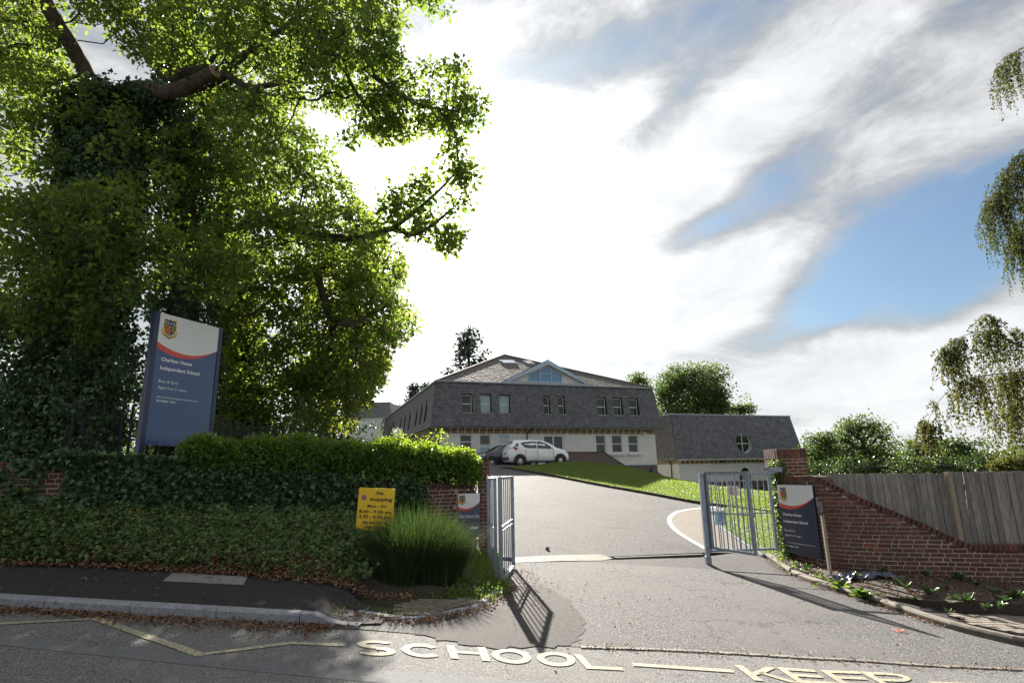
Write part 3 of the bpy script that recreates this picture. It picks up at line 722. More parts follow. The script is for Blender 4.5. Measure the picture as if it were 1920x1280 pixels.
def panel_with_holes(m, s0, s1, t0, t1, holes, f):
    ss = sorted({s0, s1, *[h[0] for h in holes], *[h[1] for h in holes]}); ts = sorted({t0, t1, *[h[2] for h in holes], *[h[3] for h in holes]})
    for a, b in zip(ss, ss[1:]):
        for c, d in zip(ts, ts[1:]):
            x, y = (a+b)/2, (c+d)/2
            if any(h[0] < x < h[1] and h[2] < y < h[3] for h in holes): continue
            m.add([f(a, c), f(b, c), f(b, d), f(a, d)], [(0, 1, 2, 3)])
HM = zT-zE
def fslope(s, t, h=0., ins=INS):            # front mansard: t is height above the eave
    k = t/HM
    L0 = sL + INS*k; L1 = sR - INS*k
    return P3(s, -.45 + ins*k - h, zE+t)
up = []
for u0, u1, va, vb in ((866, 886, 740, 774), (901, 921, 740, 774), (936, 956, 741, 775), (1018, 1031, 742, 776), (1046, 1059, 742, 776), (1119, 1137, 745, 778), (1149, 1167, 746, 779), (1179, 1197, 747, 779)):
    s0 = fac(u0, 760, -.2)[0]; s1 = fac(u1, 760, -.2)[0]; z0 = fac(u0, vb, -.3)[1]; z1 = fac(u0, va, -.1)[1]
    up.append((s0, s1, z0-zE, z1-zE))
zu0 = sum(q[2] for q in up)/len(up); zu1 = sum(q[3] for q in up)/len(up)
up = [(a, b, zu0, zu1) for a, b, _, _ in up]
# front slope: backing + slates clipped at the raked ends
bm_ = MB(); panel_with_holes(bm_, sL, sR, 0, HM, up, lambda s, t: fslope(max(sL+INS*t/HM, min(s, sR-INS*t/HM)), t, -.012))
bm_.build('front_slope', M['slateback'], B, world=False)
def fsl(s, t, h): return fslope(max(sL+INS*t/HM, min(s, sR-INS*t/HM)), t, h)
slates('front_slates', (sL, sR, 0, HM), up, B, fsl)
# left side slope
def lslope(d, t, h=0.):
    k = t/HM; return P3(sL + INS*k - h, max(-.45+INS*k, d), zE+t)
lw = []
for u, wv in ((800, .6), (791, .6), (782, .6), (769, .5), (760, .5), (752, .5), (739, .5), (735, .5), (730, .5)):
    # distance back along the side wall of the sight line through column u
    r = ray(u, 790); o = FO + e1*(sL+.2); t = ((o-CO) @ e1)/(r @ e1); p = CO+r*t-FO; dd = float(p @ e2)
    lw.append((dd-.35, dd+.35, .55, HM-.95))
bm_ = MB(); panel_with_holes(bm_, -.45, DEPTH, 0, HM, lw, lambda s, t: lslope(s, t, -.012)); bm_.build('side_slope', M['slateback'], B, world=False)
slates('side_slates', (-.45, DEPTH, 0, HM), lw, B, lslope, gauge=.165, wd=.24, material=mat('side_slate', (.085, .082, .078), .6, (.12, .115, .105), 3, bump=.3, bscale=30, isl=.3))
m = MB(); m.add([P3(sR-INS*k, -.45+INS*k if q == 0 else DEPTH, zE+HM*k) for k, q in ((0, 0), (0, 1), (1, 1), (1, 0))], [(0, 1, 2, 3)]); m.build('right_slope', M['slate'], B, world=False)
def window(name, parent, s0, s1, z0, z1, d, sash=True, frame=.055, blind=None, gm='glass', mull=False, fm='upvc', P3=P3):
    f = MB(); T = .05
    for a, b, c, e in ((s0, s0+frame, z0, z1), (s1-frame, s1, z0, z1), (s0+frame, s1-frame, z1-frame, z1), (s0+frame, s1-frame, z0, z0+frame)):
        f.box(P3((a+b)/2, d+T/2, (c+e)/2), (b-a, T, e-c))
    if sash: f.box(P3((s0+s1)/2, d+T/2+.004, (z0+z1)/2), (s1-s0-2*frame, T, .06))
    if mull: f.box(P3((s0+s1)/2, d+T/2+.004, (z0+z1)/2), (.10, T, z1-z0-2*frame))
    fo = f.build(name, M[fm], parent, world=False)
    p = MB(); y = d+T*.7
    if sash:
        zm = (z0+z1)/2
        for c, e in ((z0+frame, zm-.03), (zm+.03, z1-frame)):
            p = MB(); p.add([P3(s0+frame, y, c), P3(s1-frame, y, c), P3(s1-frame, y, e), P3(s0+frame, y, e)], [(0, 1, 2, 3)]); po = p.build('pane', M[gm], fo, world=False)
    else:
        p.add([P3(s0+frame, y, z0+frame), P3(s1-frame, y, z0+frame), P3(s1-frame, y, z1-frame), P3(s0+frame, y, z1-frame)], [(0, 1, 2, 3)]); p.build('pane', M[gm], fo, world=False)
    if blind:
        c = z0+frame+(z1-z0-2*frame)*blind[0]; e = z0+frame+(z1-z0-2*frame)*blind[1]
        p = MB(); yy = y-.006
        p.add([P3(s0+frame+.01, yy, c), P3(s1-frame-.01, yy, c), P3(s1-frame-.01, yy, e), P3(s0+frame+.01, yy, e)], [(0, 1, 2, 3)]); p.build('blind', M['blind'], fo, world=False)
    return fo
for i, (s0, s1, t0, t1) in enumerate(up):
    dw = -.45+INS*t1/HM + .16
    rv = MB(); dd = dw+.08
    A = [fslope(s0, t0, -.012), fslope(s1, t0, -.012), fslope(s1, t1, -.012), fslope(s0, t1, -.012)]
    Bk = [P3(s0, dd, zE+t0), P3(s1, dd, zE+t0), P3(s1, dd, zE+t1), P3(s0, dd, zE+t1)]
    rv.add(A+Bk, [(0, 1, 5, 4), (1, 2, 6, 5), (2, 3, 7, 6), (3, 0, 4, 7)]); rv.build('window_reveal', M['slateback'], B, world=False)
    window('window', B, s0+.01, s1-.01, zE+t0+.02, zE+t1-.02, dw, blind=(0.02, .98) if i in (1, 2) else None)
    sl_ = MB(); sl_.box(P3((s0+s1)/2, fslope(0, t0)[1]+.0, zE+t0-.02), (s1-s0+.06, .14, .035)); sl_.build('window_sill', M['lead'], B, world=False)
for (d0, d1, t0, t1) in lw:
    rv = MB(); xs_ = sL+INS*t1/HM+.1
    A = [lslope(d0, t0, -.012), lslope(d1, t0, -.012), lslope(d1, t1, -.012), lslope(d0, t1, -.012)]; Bk = [P3(xs_, d0, zE+t0), P3(xs_, d1, zE+t0), P3(xs_, d1, zE+t1), P3(xs_, d0, zE+t1)]
    rv.add(A+Bk, [(0, 1, 5, 4), (1, 2, 6, 5), (2, 3, 7, 6), (3, 0, 4, 7)]); rv.build('window_reveal', M['slateback'], B, world=False)
    f = MB(); x = xs_-.06
    for a, b, c, e in ((d0, d0+.05, t0, t1), (d1-.05, d1, t0, t1), (d0+.05, d1-.05, t0, t0+.06), (d0+.05, d1-.05, t1-.05, t1), (d0+.05, d1-.05, (t0+t1)/2-.03, (t0+t1)/2+.03)):
        f.box(P3(x, (a+b)/2, zE+(c+e)/2), (.05, b-a, e-c))
    fo = f.build('window', M['upvc'], B, world=False)
    p = MB(); p.add([P3(x+.01, d0, zE+t0), P3(x+.01, d1, zE+t0), P3(x+.01, d1, zE+t1), P3(x+.01, d0, zE+t1)], [(0, 1, 2, 3)]); p.build('pane', M['glass'], fo, world=False)
# upper hipped roof of brown tiles
dA = (sR-sL)/2; zA = zT + 3.95
aR = fac(957, 668, 0)
sA = (sL+sR)/2 - .6
roof_pts = dict(A=(sL+INS, -.45+INS, zT), Bq=(sR-INS, -.45+INS, zT), Cq=(sR-INS, DEPTH, zT), D=(sL+INS, DEPTH, zT), R0=(sA, 9.0, zA), R1=(sA, DEPTH-4, zA))
RP = {k: Vector(P3(*v)) for k, v in roof_pts.items()}
def tiled(name, quad, parent, rows, cols, material, th=.03, jit=.01, kind='stuff', skip=None):
    """quad: bottom-left, bottom-right, top-right, top-left; staggered tiles lying on it"""
    a, b, c, d = [Vector(q) for q in quad]; nrm = (b-a).cross(d-a).normalized(); m = MB()
    m.add([a-nrm*.02, b-nrm*.02, c-nrm*.02, d-nrm*.02], [(0, 1, 2, 3)])
    for r in range(rows):
        v0, v1 = r/rows, min(1, (r+1.05)/rows); wl = ((b-a)*(1-v0)+(c-d)*v0).length; cc = max(1, int(cols*wl/(b-a).length+.5)); off = .5 if r % 2 else 0
        for k in range(-1, cc+1):
            u0, u1 = max(0, (k+off)/cc), min(1, (k+off+1)/cc)
            if u1-u0 < .15/cc: continue
            u0 += .02/cc; u1 -= .02/cc
            def pt(u, v, h): return (a*(1-u)+b*u)*(1-v)+(d*(1-u)+c*u)*v + nrm*h
            if skip and skip(pt((u0+u1)/2, (v0+v1)/2, 0)): continue
            h = th+random.uniform(-jit, jit)
            m.add([pt(u0, v0, h), pt(u1, v0, h), pt(u1, v1, .006), pt(u0, v1, .006), pt(u0, v0, -.01), pt(u1, v0, -.01)], [(0, 1, 2, 3), (4, 5, 1, 0)])
    return m.build(name, material, parent, world=False, kind=kind)
tiled('front_roof_tiles', (RP['A'], RP['Bq'], RP['R0']+Vector((.02, 0, 0)), RP['R0']), B, 44, 70, M['rooftile'], th=.03, jit=.008)
tiled('side_roof_tiles', (RP['D'], RP['A'], RP['R0'], RP['R1']), B, 40, 60, M['rooftile'])
m = MB(); m.add([RP['Bq'], RP['Cq'], RP['R1'], RP['R0']], [(0, 1, 2, 3)]); m.add([RP['Cq'], RP['D'], RP['R1']], [(0, 1, 2)]); m.build('back_roof', M['rooftile'], B, world=False)
m = MB(); m.tube([RP['A']+Vector((0, 0, .03)), RP['R0']+Vector((0, 0, .05)), RP['R1']+Vector((0, 0, .05))], .10, 6); m.tube([RP['Bq']+Vector((0, 0, .03)), RP['R0']+Vector((0, 0, .05))], .10, 6); m.build('ridge_tiles', mat('ridge_tile', (.12, .09, .075), .8), B, world=False)
m = MB(); m.bar(P3(sL+INS-.06, -.45+INS-.06, zT+.01), P3(sR-INS+.06, -.45+INS-.06, zT+.01), .16, .09); m.bar(P3(sL+INS-.06, -.40+INS, zT+.01), P3(sL+INS-.06, DEPTH, zT+.01), .12, .09); m.build('roof_flashing', M['lead'], B, world=False)
# skylights on the front hip
fn = (RP['Bq']-RP['A']).cross(RP['R0']-RP['A']).normalized()
def roofpt(u, v):
    r = Vector(ray(u, v)); o = Vector(CO); Rm = Matrix.Rotation(-PHI, 3, 'Z'); o2 = Rm @ (o-Vector((FO[0], FO[1], ZG))); r2 = Rm @ r
    t = (RP['A']-o2).dot(fn)/r2.dot(fn); return o2+r2*t
for u0, u1, v0, v1 in ((944, 970, 683, 676), (989, 1003, 684, 679)):
    a, b = roofpt(u0, v0), roofpt(u1, v0); b = a+(b-a); upv = (RP['R0']-(RP['A']+RP['Bq'])/2).normalized(); hh = 1.15
    m = MB(); al_ = (b-a).normalized(); wS = (b-a).length; m.prism([(0, 0), (wS, 0), (wS, hh), (0, hh)], .12, a, al_, upv, fn); o = m.build('skylight', M['lead'], B, world=False)
    m = MB(); m.prism([(.08, .08), (wS-.08, .08), (wS-.08, hh-.08), (.08, hh-.08)], .02, a+fn*.12, al_, upv, fn); m.build('pane', mat('skylight_glass', (.10, .12, .14), .2, spec=.6), o, world=False)
# gable with blue glazing
dG = -.45+INS+.10
gx0, gz0 = fac(943, 712, dG); gx1, gz1 = fac(1107, 717, dG); gxa, gza = fac(1022, 671, dG)
gz0 = gz1 = zT+.10; gza = gz0 + (fac(1022, 671, dG)[1]-fac(1022, 714, dG)[1]); gxa = (gx0+gx1)/2
G = lambda s, z, d=dG: Vector(P3(s, d, z))
w0, zb = fac(992, 712, dG+.1); w1, _ = fac(1053, 712, dG+.1); zb = gz0+.12
def gtop(s): return gz0 + (gza-gz0)*(1-abs(s-gxa)/((gx1-gx0)/2))
m = MB(); wp = [(w0, zb), (w1, zb), (w1, gtop(w1)-.36), (gxa+.05, gza-.48), (gxa-.05, gza-.48), (w0, gtop(w0)-.36)]
m.add([G(s, z, dG+.14) for s, z in wp], [tuple(range(6))]); gl = m.build('gable_window', M['glassblue'], B, world=False)
m = MB()
for sx in (w0, w0+(w1-w0)*.33, w0+(w1-w0)*.67, w1): m.box(G((sx), (zb+gtop(sx)-.4)/2, dG+.10), (.07, .06, max(.2, gtop(sx)-.4-zb)))
m.box(G((w0+w1)/2, zb, dG+.10), (w1-w0+.07, .08, .09)); m.box(G((w0+w1)/2, zb+.62, dG+.11), ((w1-w0)*.33, .05, .05)); m.build('window_bars', M['gableframe'], gl, world=False)
for side in (0, 1):
    k = 0; z = gz0+.06; th_ = .15
    while z < gza-.5:
        a = gx0+(z+.3-gz0)/(gza-gz0)*(gx1-gx0)/2; b = w0-.03
        if side: a, b = w1+.03, 2*gxa-a
        if b-a > .15:
            mm = MB(); mm.prism([(a, z), (b, z), (b, z+th_-.01), (a+(0 if side else .12), z+th_-.01)] if not side else [(a, z), (b, z), (b-.12, z+th_-.01), (a, z+th_-.01)], -.03, G(0, 0, dG+.16-.015), (1, 0, 0), (0, 0, 1), (0, -1, 0)); mm.build('weatherboard', M['board'], B, world=False)
        z += th_
m = MB(); m.add([G(gx0+.2, gz0, dG+.17), G(gx1-.2, gz0, dG+.17), G(gxa, gza-.1, dG+.17)], [(0, 1, 2)]); m.build('gable_wall', M['board'], B, world=False)
for sgn in (0, 1):
    a = (gx0-.22, gz0-.10) if not sgn else (gx1+.22, gz0-.10); b = (gxa, gza+.05)
    m = MB(); dx, dz = b[0]-a[0], b[1]-a[1]; l = hypot(dx, dz)
    m.prism([(a[0], a[1]), (a[0]+(.0), a[1]-.02), (a[0]+dx*.06, a[1]-.10+.06), (b[0], b[1]-.36), (b[0], b[1])], .07, G(0, 0, dG-.16), (1, 0, 0), (0, 0, 1), (0, 1, 0)); m.build('barge_board', M['gableframe'], B, world=False)
    # little roof behind the barge board running back into the main roof
    m = MB(); bx = 6.0; back = [G(b[0], b[1]+.02, dG-.1), G(a[0], a[1]+.05, dG-.1), G(a[0], a[1]+.05, dG+.5), G(b[0], b[1]+.02, dG+bx)]
    m.add(back, [(0, 1, 2, 3)]); m.build('gable_roof', M['rooftile'], B, world=False)
m = MB(); m.box(P3(gxa, dG-.02, gz0-.02), (gx1-gx0+.1, .34, .16)); m.build('gable_apron', M['lead'], B, world=False)
# walls: rendered ground floor with openings, brick plinth
zS = zE-.42                               # top of the rendered wall below the bracketed soffit
gw = []
for u0, u1, va, vb in ((862, 885, 813, 842), (899, 920, 815, 858), (935, 955, 815, 832), (1018, 1058, 815, 866), (1117, 1136, 814, 849), (1147, 1167, 815, 849), (1178, 1197, 815, 848)):
    s0 = fac(u0, 830)[0]; s1 = fac(u1, 830)[0]; z0 = fac(u0, vb)[1]; z1 = fac(u0, va)[1]; gw.append([s0, s1, z0, z1])
gw[3][2] = ZG+.02; gw[1][2] = ZG+.5
zt_ = sum(q[3] for q in gw)/len(gw)
for q in gw: q[3] = min(zt_, zS-.03)
for q in gw[4:]: q[2] = sum(r[2] for r in gw[4:])/3
zP = fac(1229, 871)[1]
m = MB(); wr = sR-.45; wl_ = sL+.45
panel_with_holes(m, wl_, wr, zP, zS, [(q[0], q[1], max(q[2], zP), q[3]) for q in gw], lambda s, z: P3(s, 0, z)); m.build('front_wall', M['render'], B, world=False)
m = MB(); panel_with_holes(m, wl_, wr, -1.5, zP, [], lambda s, z: P3(s, .0, z)); m.build('front_plinth', M['farbrick'], B, world=False)
m = MB(); m.box(P3((wl_+wr)/2, -.012, zP), (wr-wl_+.03, .05, .06)); m.build('plinth_band', M['galv'], B, world=False)
m = MB(); panel_with_holes(m, 0, DEPTH, ZG-3, zS, [], lambda d, z: P3(wl_, d, z)); m.build('side_wall', M['tanbrick'], B, world=False)
m = MB(); panel_with_holes(m, 0, DEPTH, zP-4, zS, [], lambda d, z: P3(wr, d, z)); m.build('right_wall', M['render'], B, world=False)
m = MB(); m.add([P3(wl_, DEPTH, ZG-3), P3(wr, DEPTH, ZG-3), P3(wr, DEPTH, zT), P3(wl_, DEPTH, zT)], [(0, 1, 2, 3)]); m.build('back_wall', M['render'], B, world=False)
for i, q in enumerate(gw):
    s0, s1, z0, z1 = q
    rv = MB(); dd = .12; A = [P3(s0, 0, z0), P3(s1, 0, z0), P3(s1, 0, z1), P3(s0, 0, z1)]; Bk = [P3(s0, dd, z0), P3(s1, dd, z0), P3(s1, dd, z1), P3(s0, dd, z1)]
    rv.add(A+Bk, [(0, 1, 5, 4), (1, 2, 6, 5), (2, 3, 7, 6), (3, 0, 4, 7)]); rv.build('wall_opening', M['render'], B, world=False)
    if i == 3:
        fo = window('glazed_door', B, s0+.01, s1-.01, z0, z1-.01, .06, sash=False, mull=True, frame=.11)
        p = MB(); p.add([P3(s0+.62, .085, z0+1.1), P3(s0+.80, .085, z0+1.1), P3(s0+.80, .085, z0+1.4), P3(s0+.62, .085, z0+1.4)], [(0, 1, 2, 3)]); p.build('notice', M['paper'], fo, world=False)
    else:
        window('window', B, s0+.01, s1-.01, z0+.01, z1-.01, .06, blind={1: (.02, .62), 2: (.02, .98)}.get(i))
    if i >= 5:
        sl_ = MB(); sl_.box(P3((s0+s1)/2, -.06, z0-.10), (s1-s0+.22, .16, .16)); sl_.build('window_sill', M['render'], B, world=False)
    # narrow pier strip beside each opening
# eaves: soffit board, fascia strip, brackets
m = MB(); m.box(P3((sL+sR)/2, -.21, zE-.03), (sR-sL, .44, .03)); m.box(P3(sL+.22, DEPTH/2, zE-.03), (.44, DEPTH, .03)); m.box(P3(sR-.22, DEPTH/2, zE-.03), (.44, DEPTH, .03))
m.box(P3((sL+sR)/2, .02, (zE+zS)/2-.02), (sR-sL-.9, .03, zE-zS)); m.box(P3(sL+.47, DEPTH/2, (zE+zS)/2-.02), (.03, DEPTH, zE-zS)); m.box(P3(sR-.47, DEPTH/2, (zE+zS)/2-.02), (.03, DEPTH, zE-zS)); m.build('eave_soffit', M['soffit'], B, world=False)
m = MB(); m.box(P3((sL+sR)/2, -.455, zE-.045), (sR-sL+.05, .05, .07)); m.build('eave_fascia', M['bracket'], B, world=False)
m = MB(); m.tube([P3(sL-.05, -.50, zE-.01), P3(sR+.05, -.50, zE-.01)], .045, 6); m.tube([P3(sL-.05, -.50, zE-.01), P3(sL-.05, DEPTH, zE-.01)], .045, 6); m.build('gutter', M['black'], B, world=False)
br = MB().prism([(0, 0), (-.42, .0), (-.42, -.06), (-.12, -.16), (-.04, -.40), (0, -.40)], .05, (0, 0, 0), (0, 1, 0), (0, 0, 1), (1, 0, 0)).mesh('bracket', M['bracket'])
s = sL+.35
while s < sR-.3:
    link('bracket', br, B, P3(s, -.012, zE-.03)); s += .51
for k in range(7): link('bracket', br, B, P3(sL+.44, .6+k*.9, zE-.03), (0, 0, -pi/2))
m = MB(); sd_ = fac(988, 830)[0]; m.tube([P3(sd_+.25, -.50, zE-.03), P3(sd_+.22, -.45, zE-.12), P3(sd_, -.10, zE-.42), P3(sd_, -.08, zE-.6), P3(sd_, -.08, ZG)], .045, 6); m.build('downpipe', M['black'], B, world=False)
m = MB(); m.tube([P3(sL, .3, zE-.03), P3(sL+.1, .1, zE-.2), P3(sL+.6, -.12, zE-.35), P3(sL+.62, -.1, ZG)], .045, 6); m.build('downpipe', M['black'], B, world=False)
# alarm box, floodlights, vent disc
s_, z_ = fac(1207, 813); m = MB(); m.prism([(-.12, .13), (.12, .13), (.12, -.05), (0, -.18), (-.12, -.05)], .10, P3(s_, -.10, z_), (1, 0, 0), (0, 0, 1), (0, 1, 0)); o = m.build('alarm_box', M['signwhite'], B, world=False)
m = MB(); m.prism([(-.07, .06), (.07, .06), (.0, -.08)], .01, P3(s_, -.115, z_), (1, 0, 0), (0, 0, 1), (0, 1, 0)); m.build('alarm_badge', M['navy'], o, world=False)
for uu in (1211, 838):
    s_, z_ = fac(uu, 805); m = MB(); m.box(P3(s_, -.40, z_-.06), (.26, .12, .18)); m.box(P3(s_, -.30, z_+.05), (.04, .2, .04)); m.build('floodlight', M['black'], B, world=False)
s_, z_ = fac(1208, 866); m = MB(); m.tube([P3(s_, 0, z_), P3(s_, -.06, z_)], .11, 12); m.build('wall_vent', M['signwhite'], B, world=False)
# parapet / stair wall in front
dP = -1.7
pp = [fac(1060, 848, dP), fac(1132, 848, dP), fac(1232, 912, dP)]
zt0 = (pp[0][1]+pp[1][1])/2; m = MB()
poly = [(pp[0][0], zt0), (pp[1][0], zt0), (pp[2][0]-.0, pp[2][1]), (pp[2][0], -1.), (pp[0][0], -1.)]
pw = empty('stair_parapet', tuple(FO+e1*pp[0][0]+e2*dP+np.array((0, 0, ZG))), PHI, 'low dark brick parapet wall sloping down beside the white car', 'wall')
off = Vector((pp[0][0], dP, 0))
m.prism(poly, .23, Vector((0, 0, -ZG))-Vector((off.x, 0, 0)), (1, 0, 0), (0, 0, 1), (0, 1, 0)); m.build('parapet_wall', M['farbrick'], pw, world=False)
m = MB(); cpz = [(x-off.x, z-ZG) for x, z in ((pp[0][0], zt0), (pp[1][0], zt0), (pp[2][0], pp[2][1]))]
for a, b in zip(cpz, cpz[1:]): m.bar((a[0], .115, a[1]+.03), (b[0], .115, b[1]+.03), .30, .06)
m.build('parapet_coping', M['brickdark'], pw, world=False)

# ---- lower wing on the right
WO = empty('school_wing', tuple(FO+np.array((0, 0, -1.5))), PHI, 'lower slate-roofed wing with a round window and white band, right of the main block', 'building')
ZW = -1.5
def W3(s, d, z): return (s, d, z-ZW)
dW = 1.5
ws0, we = fac(1270, 862, dW-.4); ws1 = fac(1509, 858, dW-.4)[0]
wt = fac(1275, 777, dW+.35)[1]; we = (fac(1270, 862, dW-.4)[1]+fac(1420, 858, dW-.4)[1])/2; HW = wt-we
wi = .75; WD = 9.
su = fac(1480, 779, dW+.35)[0]
wi1 = ws1-su
def wsl(s, t, h=0.):
    k = t/HW; return W3(max(ws0+.25*k, min(s, ws1-wi1*k)), dW-.4+wi*k-h, we+t)
cu_, cz = fac(1394, 831, dW-.1); cr = .80
m = MB(); nseg = 28
# front slope backing with a round hole: ring of quads from the circle to a square, then panels around it
hole = (cu_-cr*1.15, cu_+cr*1.15, cz-we-cr*1.15, cz-we+cr*1.15)
panel_with_holes(m, ws0, ws1, 0, HW, [hole], lambda s, t: wsl(s, t, -.012))
for i in range(nseg):
    t0, t1 = 2*pi*i/nseg, 2*pi*(i+1)/nseg
    def sq(t):
        k = cr*1.15/max(abs(cos(t)), abs(sin(t))); return (cu_+k*cos(t), cz-we+k*sin(t))
    a, b = sq(t0), sq(t1)
    m.add([wsl(cu_+cr*cos(t0), cz-we+cr*sin(t0), .004), wsl(a[0], a[1], .004), wsl(b[0], b[1], .004), wsl(cu_+cr*cos(t1), cz-we+cr*sin(t1), .004)], [(0, 1, 2, 3)])
m.build('front_slope', M['slate'], WO, world=False)
class RoundSkip(tuple): pass
sk = []
for i in range(12):
    zz0 = cz-we-cr*1.05+cr*2.1*i/12; zz1 = zz0+cr*2.1/12; hw = sqrt(max(0, (cr*1.05)**2-((zz0+zz1)/2-(cz-we))**2)); sk.append((cu_-hw, cu_+hw, zz0, zz1))
slates('front_slates', (ws0, ws1, 0, HW), sk, WO, wsl, gauge=.19, wd=.25)
def wls(d, t, h=0.):
    k = t/HW; return W3(ws0+.25*k-h, max(dW-.4+wi*k, d), we+t)
slates('side_slates', (dW-.4, WD, 0, HW), [], WO, wls, gauge=.19, wd=.25, material=bpy.data.materials['side_slate'])
m = MB(); m.add([wls(dW-.4, 0, -.01), wls(WD, 0, -.01), wls(WD, HW, -.01), wls(dW-.4, HW, -.01)], [(0, 1, 2, 3)]); m.build('side_slope', M['slateback'], WO, world=False)
m = MB(); m.add([W3(ws1, dW-.4, we), W3(ws1, WD, we), W3(ws1-wi1, WD, wt), W3(ws1-wi1, dW-.4+wi, wt)], [(0, 1, 2, 3)]); m.add([W3(ws0+.25, dW-.4+wi, wt), W3(ws1-wi1, dW-.4+wi, wt), W3(ws1-wi1, WD, wt), W3(ws0+.25, WD, wt)], [(0, 1, 2, 3)])
m.add([W3(ws0, WD, ZW), W3(ws1, WD, ZW), W3(ws1-wi1, WD, wt), W3(ws0+.25, WD, wt)], [(0, 1, 2, 3)]); m.build('rear_roof', M['slate'], WO, world=False)
m = MB(); m.bar(W3(ws0+.2, dW-.4+wi, wt+.02), W3(ws1-wi1+.05, dW-.4+wi, wt+.02), .14, .10); m.bar(W3(ws0+.25, dW-.4+wi, wt+.02), W3(ws0+.25, WD, wt+.02), .10, .10); m.build('roof_flashing', M['lead'], WO, world=False)
# round window: tunnel reveal, ring frame, cross bars, glass
m = MB(); dwn = dW-.4+wi*(cz-we+cr)/HW+.05
for i in range(nseg):
    t0, t1 = 2*pi*i/nseg, 2*pi*(i+1)/nseg; c0_, s0_, c1_, s1_ = cos(t0), sin(t0), cos(t1), sin(t1)
    m.add([wsl(cu_+cr*c0_, cz-we+cr*s0_, .03), wsl(cu_+cr*c1_, cz-we+cr*s1_, .03), W3(cu_+cr*c1_, dwn+.1, cz+cr*s1_), W3(cu_+cr*c0_, dwn+.1, cz+cr*s0_)], [(0, 1, 2, 3)])
rw = m.build('round_window', M['lead'], WO, world=False)
m = MB()
for i in range(nseg):
    t0, t1 = 2*pi*i/nseg, 2*pi*(i+1)/nseg
    m.add([W3(cu_+q*cos(t), dwn, cz+q*sin(t)) for q, t in ((cr, t0), (cr, t1), (cr-.07, t1), (cr-.07, t0))], [(0, 1, 2, 3)])
m.box(W3(cu_, dwn, cz), (.05, .04, 2*cr-.1)); m.box(W3(cu_, dwn-.003, cz), (2*cr-.1, .04, .05)); m.build('window_frame', M['upvc'], rw, world=False)
m = MB(); m.add([W3(cu_+cr*cos(2*pi*i/nseg), dwn+.03, cz+cr*sin(2*pi*i/nseg)) for i in range(nseg)], [tuple(range(nseg))]); m.build('pane', M['glass'], rw, world=False)
# walls
wz = we-.35; zb1 = fac(1340, 903, dW)[1]; wa, wb = ws0+.4, ws1-.4
ac = fac(1398, 890, dW)[0]; az1 = fac(1398, 876, dW)[1]; ar_ = .62
m = MB(); panel_with_holes(m, wa, wb, zb1, wz, [(ac-ar_, ac+ar_, zb1, az1)], lambda s, z: W3(s, dW, z))
for i in range(10):     # arch spandrels
    t0, t1 = pi*i/10, pi*(i+1)/10; hh = az1-zb1
    m.add([W3(ac+ar_*cos(t0), dW, zb1+hh*sin(t0)), W3(ac+ar_*cos(t0), dW, az1), W3(ac+ar_*cos(t1), dW, az1), W3(ac+ar_*cos(t1), dW, zb1+hh*sin(t1))], [(0, 1, 2, 3)])
m.build('front_wall', M['render'], WO, world=False)
m = MB(); m.add([W3(ac-ar_, dW+.12, zb1-.6), W3(ac+ar_, dW+.12, zb1-.6), W3(ac+ar_, dW+.12, az1+.1), W3(ac-ar_, dW+.12, az1+.1)], [(0, 1, 2, 3)]); o = m.build('arched_window', M['glass'], WO, world=False)
m = MB(); m.box(W3(ac, dW+.09, zb1+.3), (.06, .04, .95)); m.box(W3(ac, dW+.095, zb1+.05), (1.2, .04, .06)); m.build('window_bars', M['upvc'], o, world=False)
m = MB(); panel_with_holes(m, wa, wb, ZW-1., zb1, [(ac-ar_, ac+ar_, zb1-.5, zb1)], lambda s, z: W3(s, dW, z)); m.build('front_plinth', M['farbrick'], WO, world=False)
m = MB(); panel_with_holes(m, dW, WD, zb1, wz, [], lambda d, z: W3(wa, d, z)); m.build('side_wall', M['render'], WO, world=False)
m = MB(); panel_with_holes(m, dW, WD, ZW-1., zb1, [], lambda d, z: W3(wa, d, z)); m.build('side_plinth', M['farbrick'], WO, world=False)
m = MB(); panel_with_holes(m, dW, WD, ZW-1., wz, [], lambda d, z: W3(wb, d, z)); m.build('right_wall', M['render'], WO, world=False)
m = MB(); m.box(W3((wa+wb)/2, dW-.012, zb1), (wb-wa, .05, .05)); m.build('plinth_band', M['galv'], WO, world=False)
m = MB(); m.box(W3((ws0+ws1)/2, dW-.19, we-.03), (ws1-ws0, .40, .03)); m.box(W3(ws0+.2, (dW+WD)/2, we-.03), (.40, WD-dW, .03)); m.box(W3((ws0+ws1)/2, dW+.02, (we+wz)/2-.02), (ws1-ws0-.8, .03, we-wz)); m.box(W3(ws0+.42, (dW+WD)/2, (we+wz)/2-.02), (.03, WD-dW, we-wz)); m.build('eave_soffit', M['soffit'], WO, world=False)
m = MB(); m.box(W3((ws0+ws1)/2, dW-.41, we-.04), (ws1-ws0+.04, .05, .06)); m.build('eave_fascia', M['bracket'], WO, world=False)
m = MB(); m.tube([W3(ws0-.05, dW-.45, we), W3(ws0-.05, WD, we)], .05, 6); m.tube([W3(ws0, dW-.2+.9, we-.05), W3(wa-.07, dW+1.0, wz-.1), W3(wa-.07, dW+1.0, ZW)], .045, 6); m.build('downpipe', M['black'], WO, world=False)
br2 = MB().prism([(0, 0), (-.36, .0), (-.36, -.05), (-.10, -.14), (-.03, -.33), (0, -.33)], .05, (0, 0, 0), (0, 1, 0), (0, 0, 1), (1, 0, 0)).mesh('bracket', M['bracket'])
s = ws0+.45
while s < ws1-.3: link('bracket', br2, WO, W3(s, dW-.012, we-.03)); s += .46
for k in range(8): link('bracket', br2, WO, W3(ws0+.39, dW+.15+k*.46, we-.03), (0, 0, -pi/2))
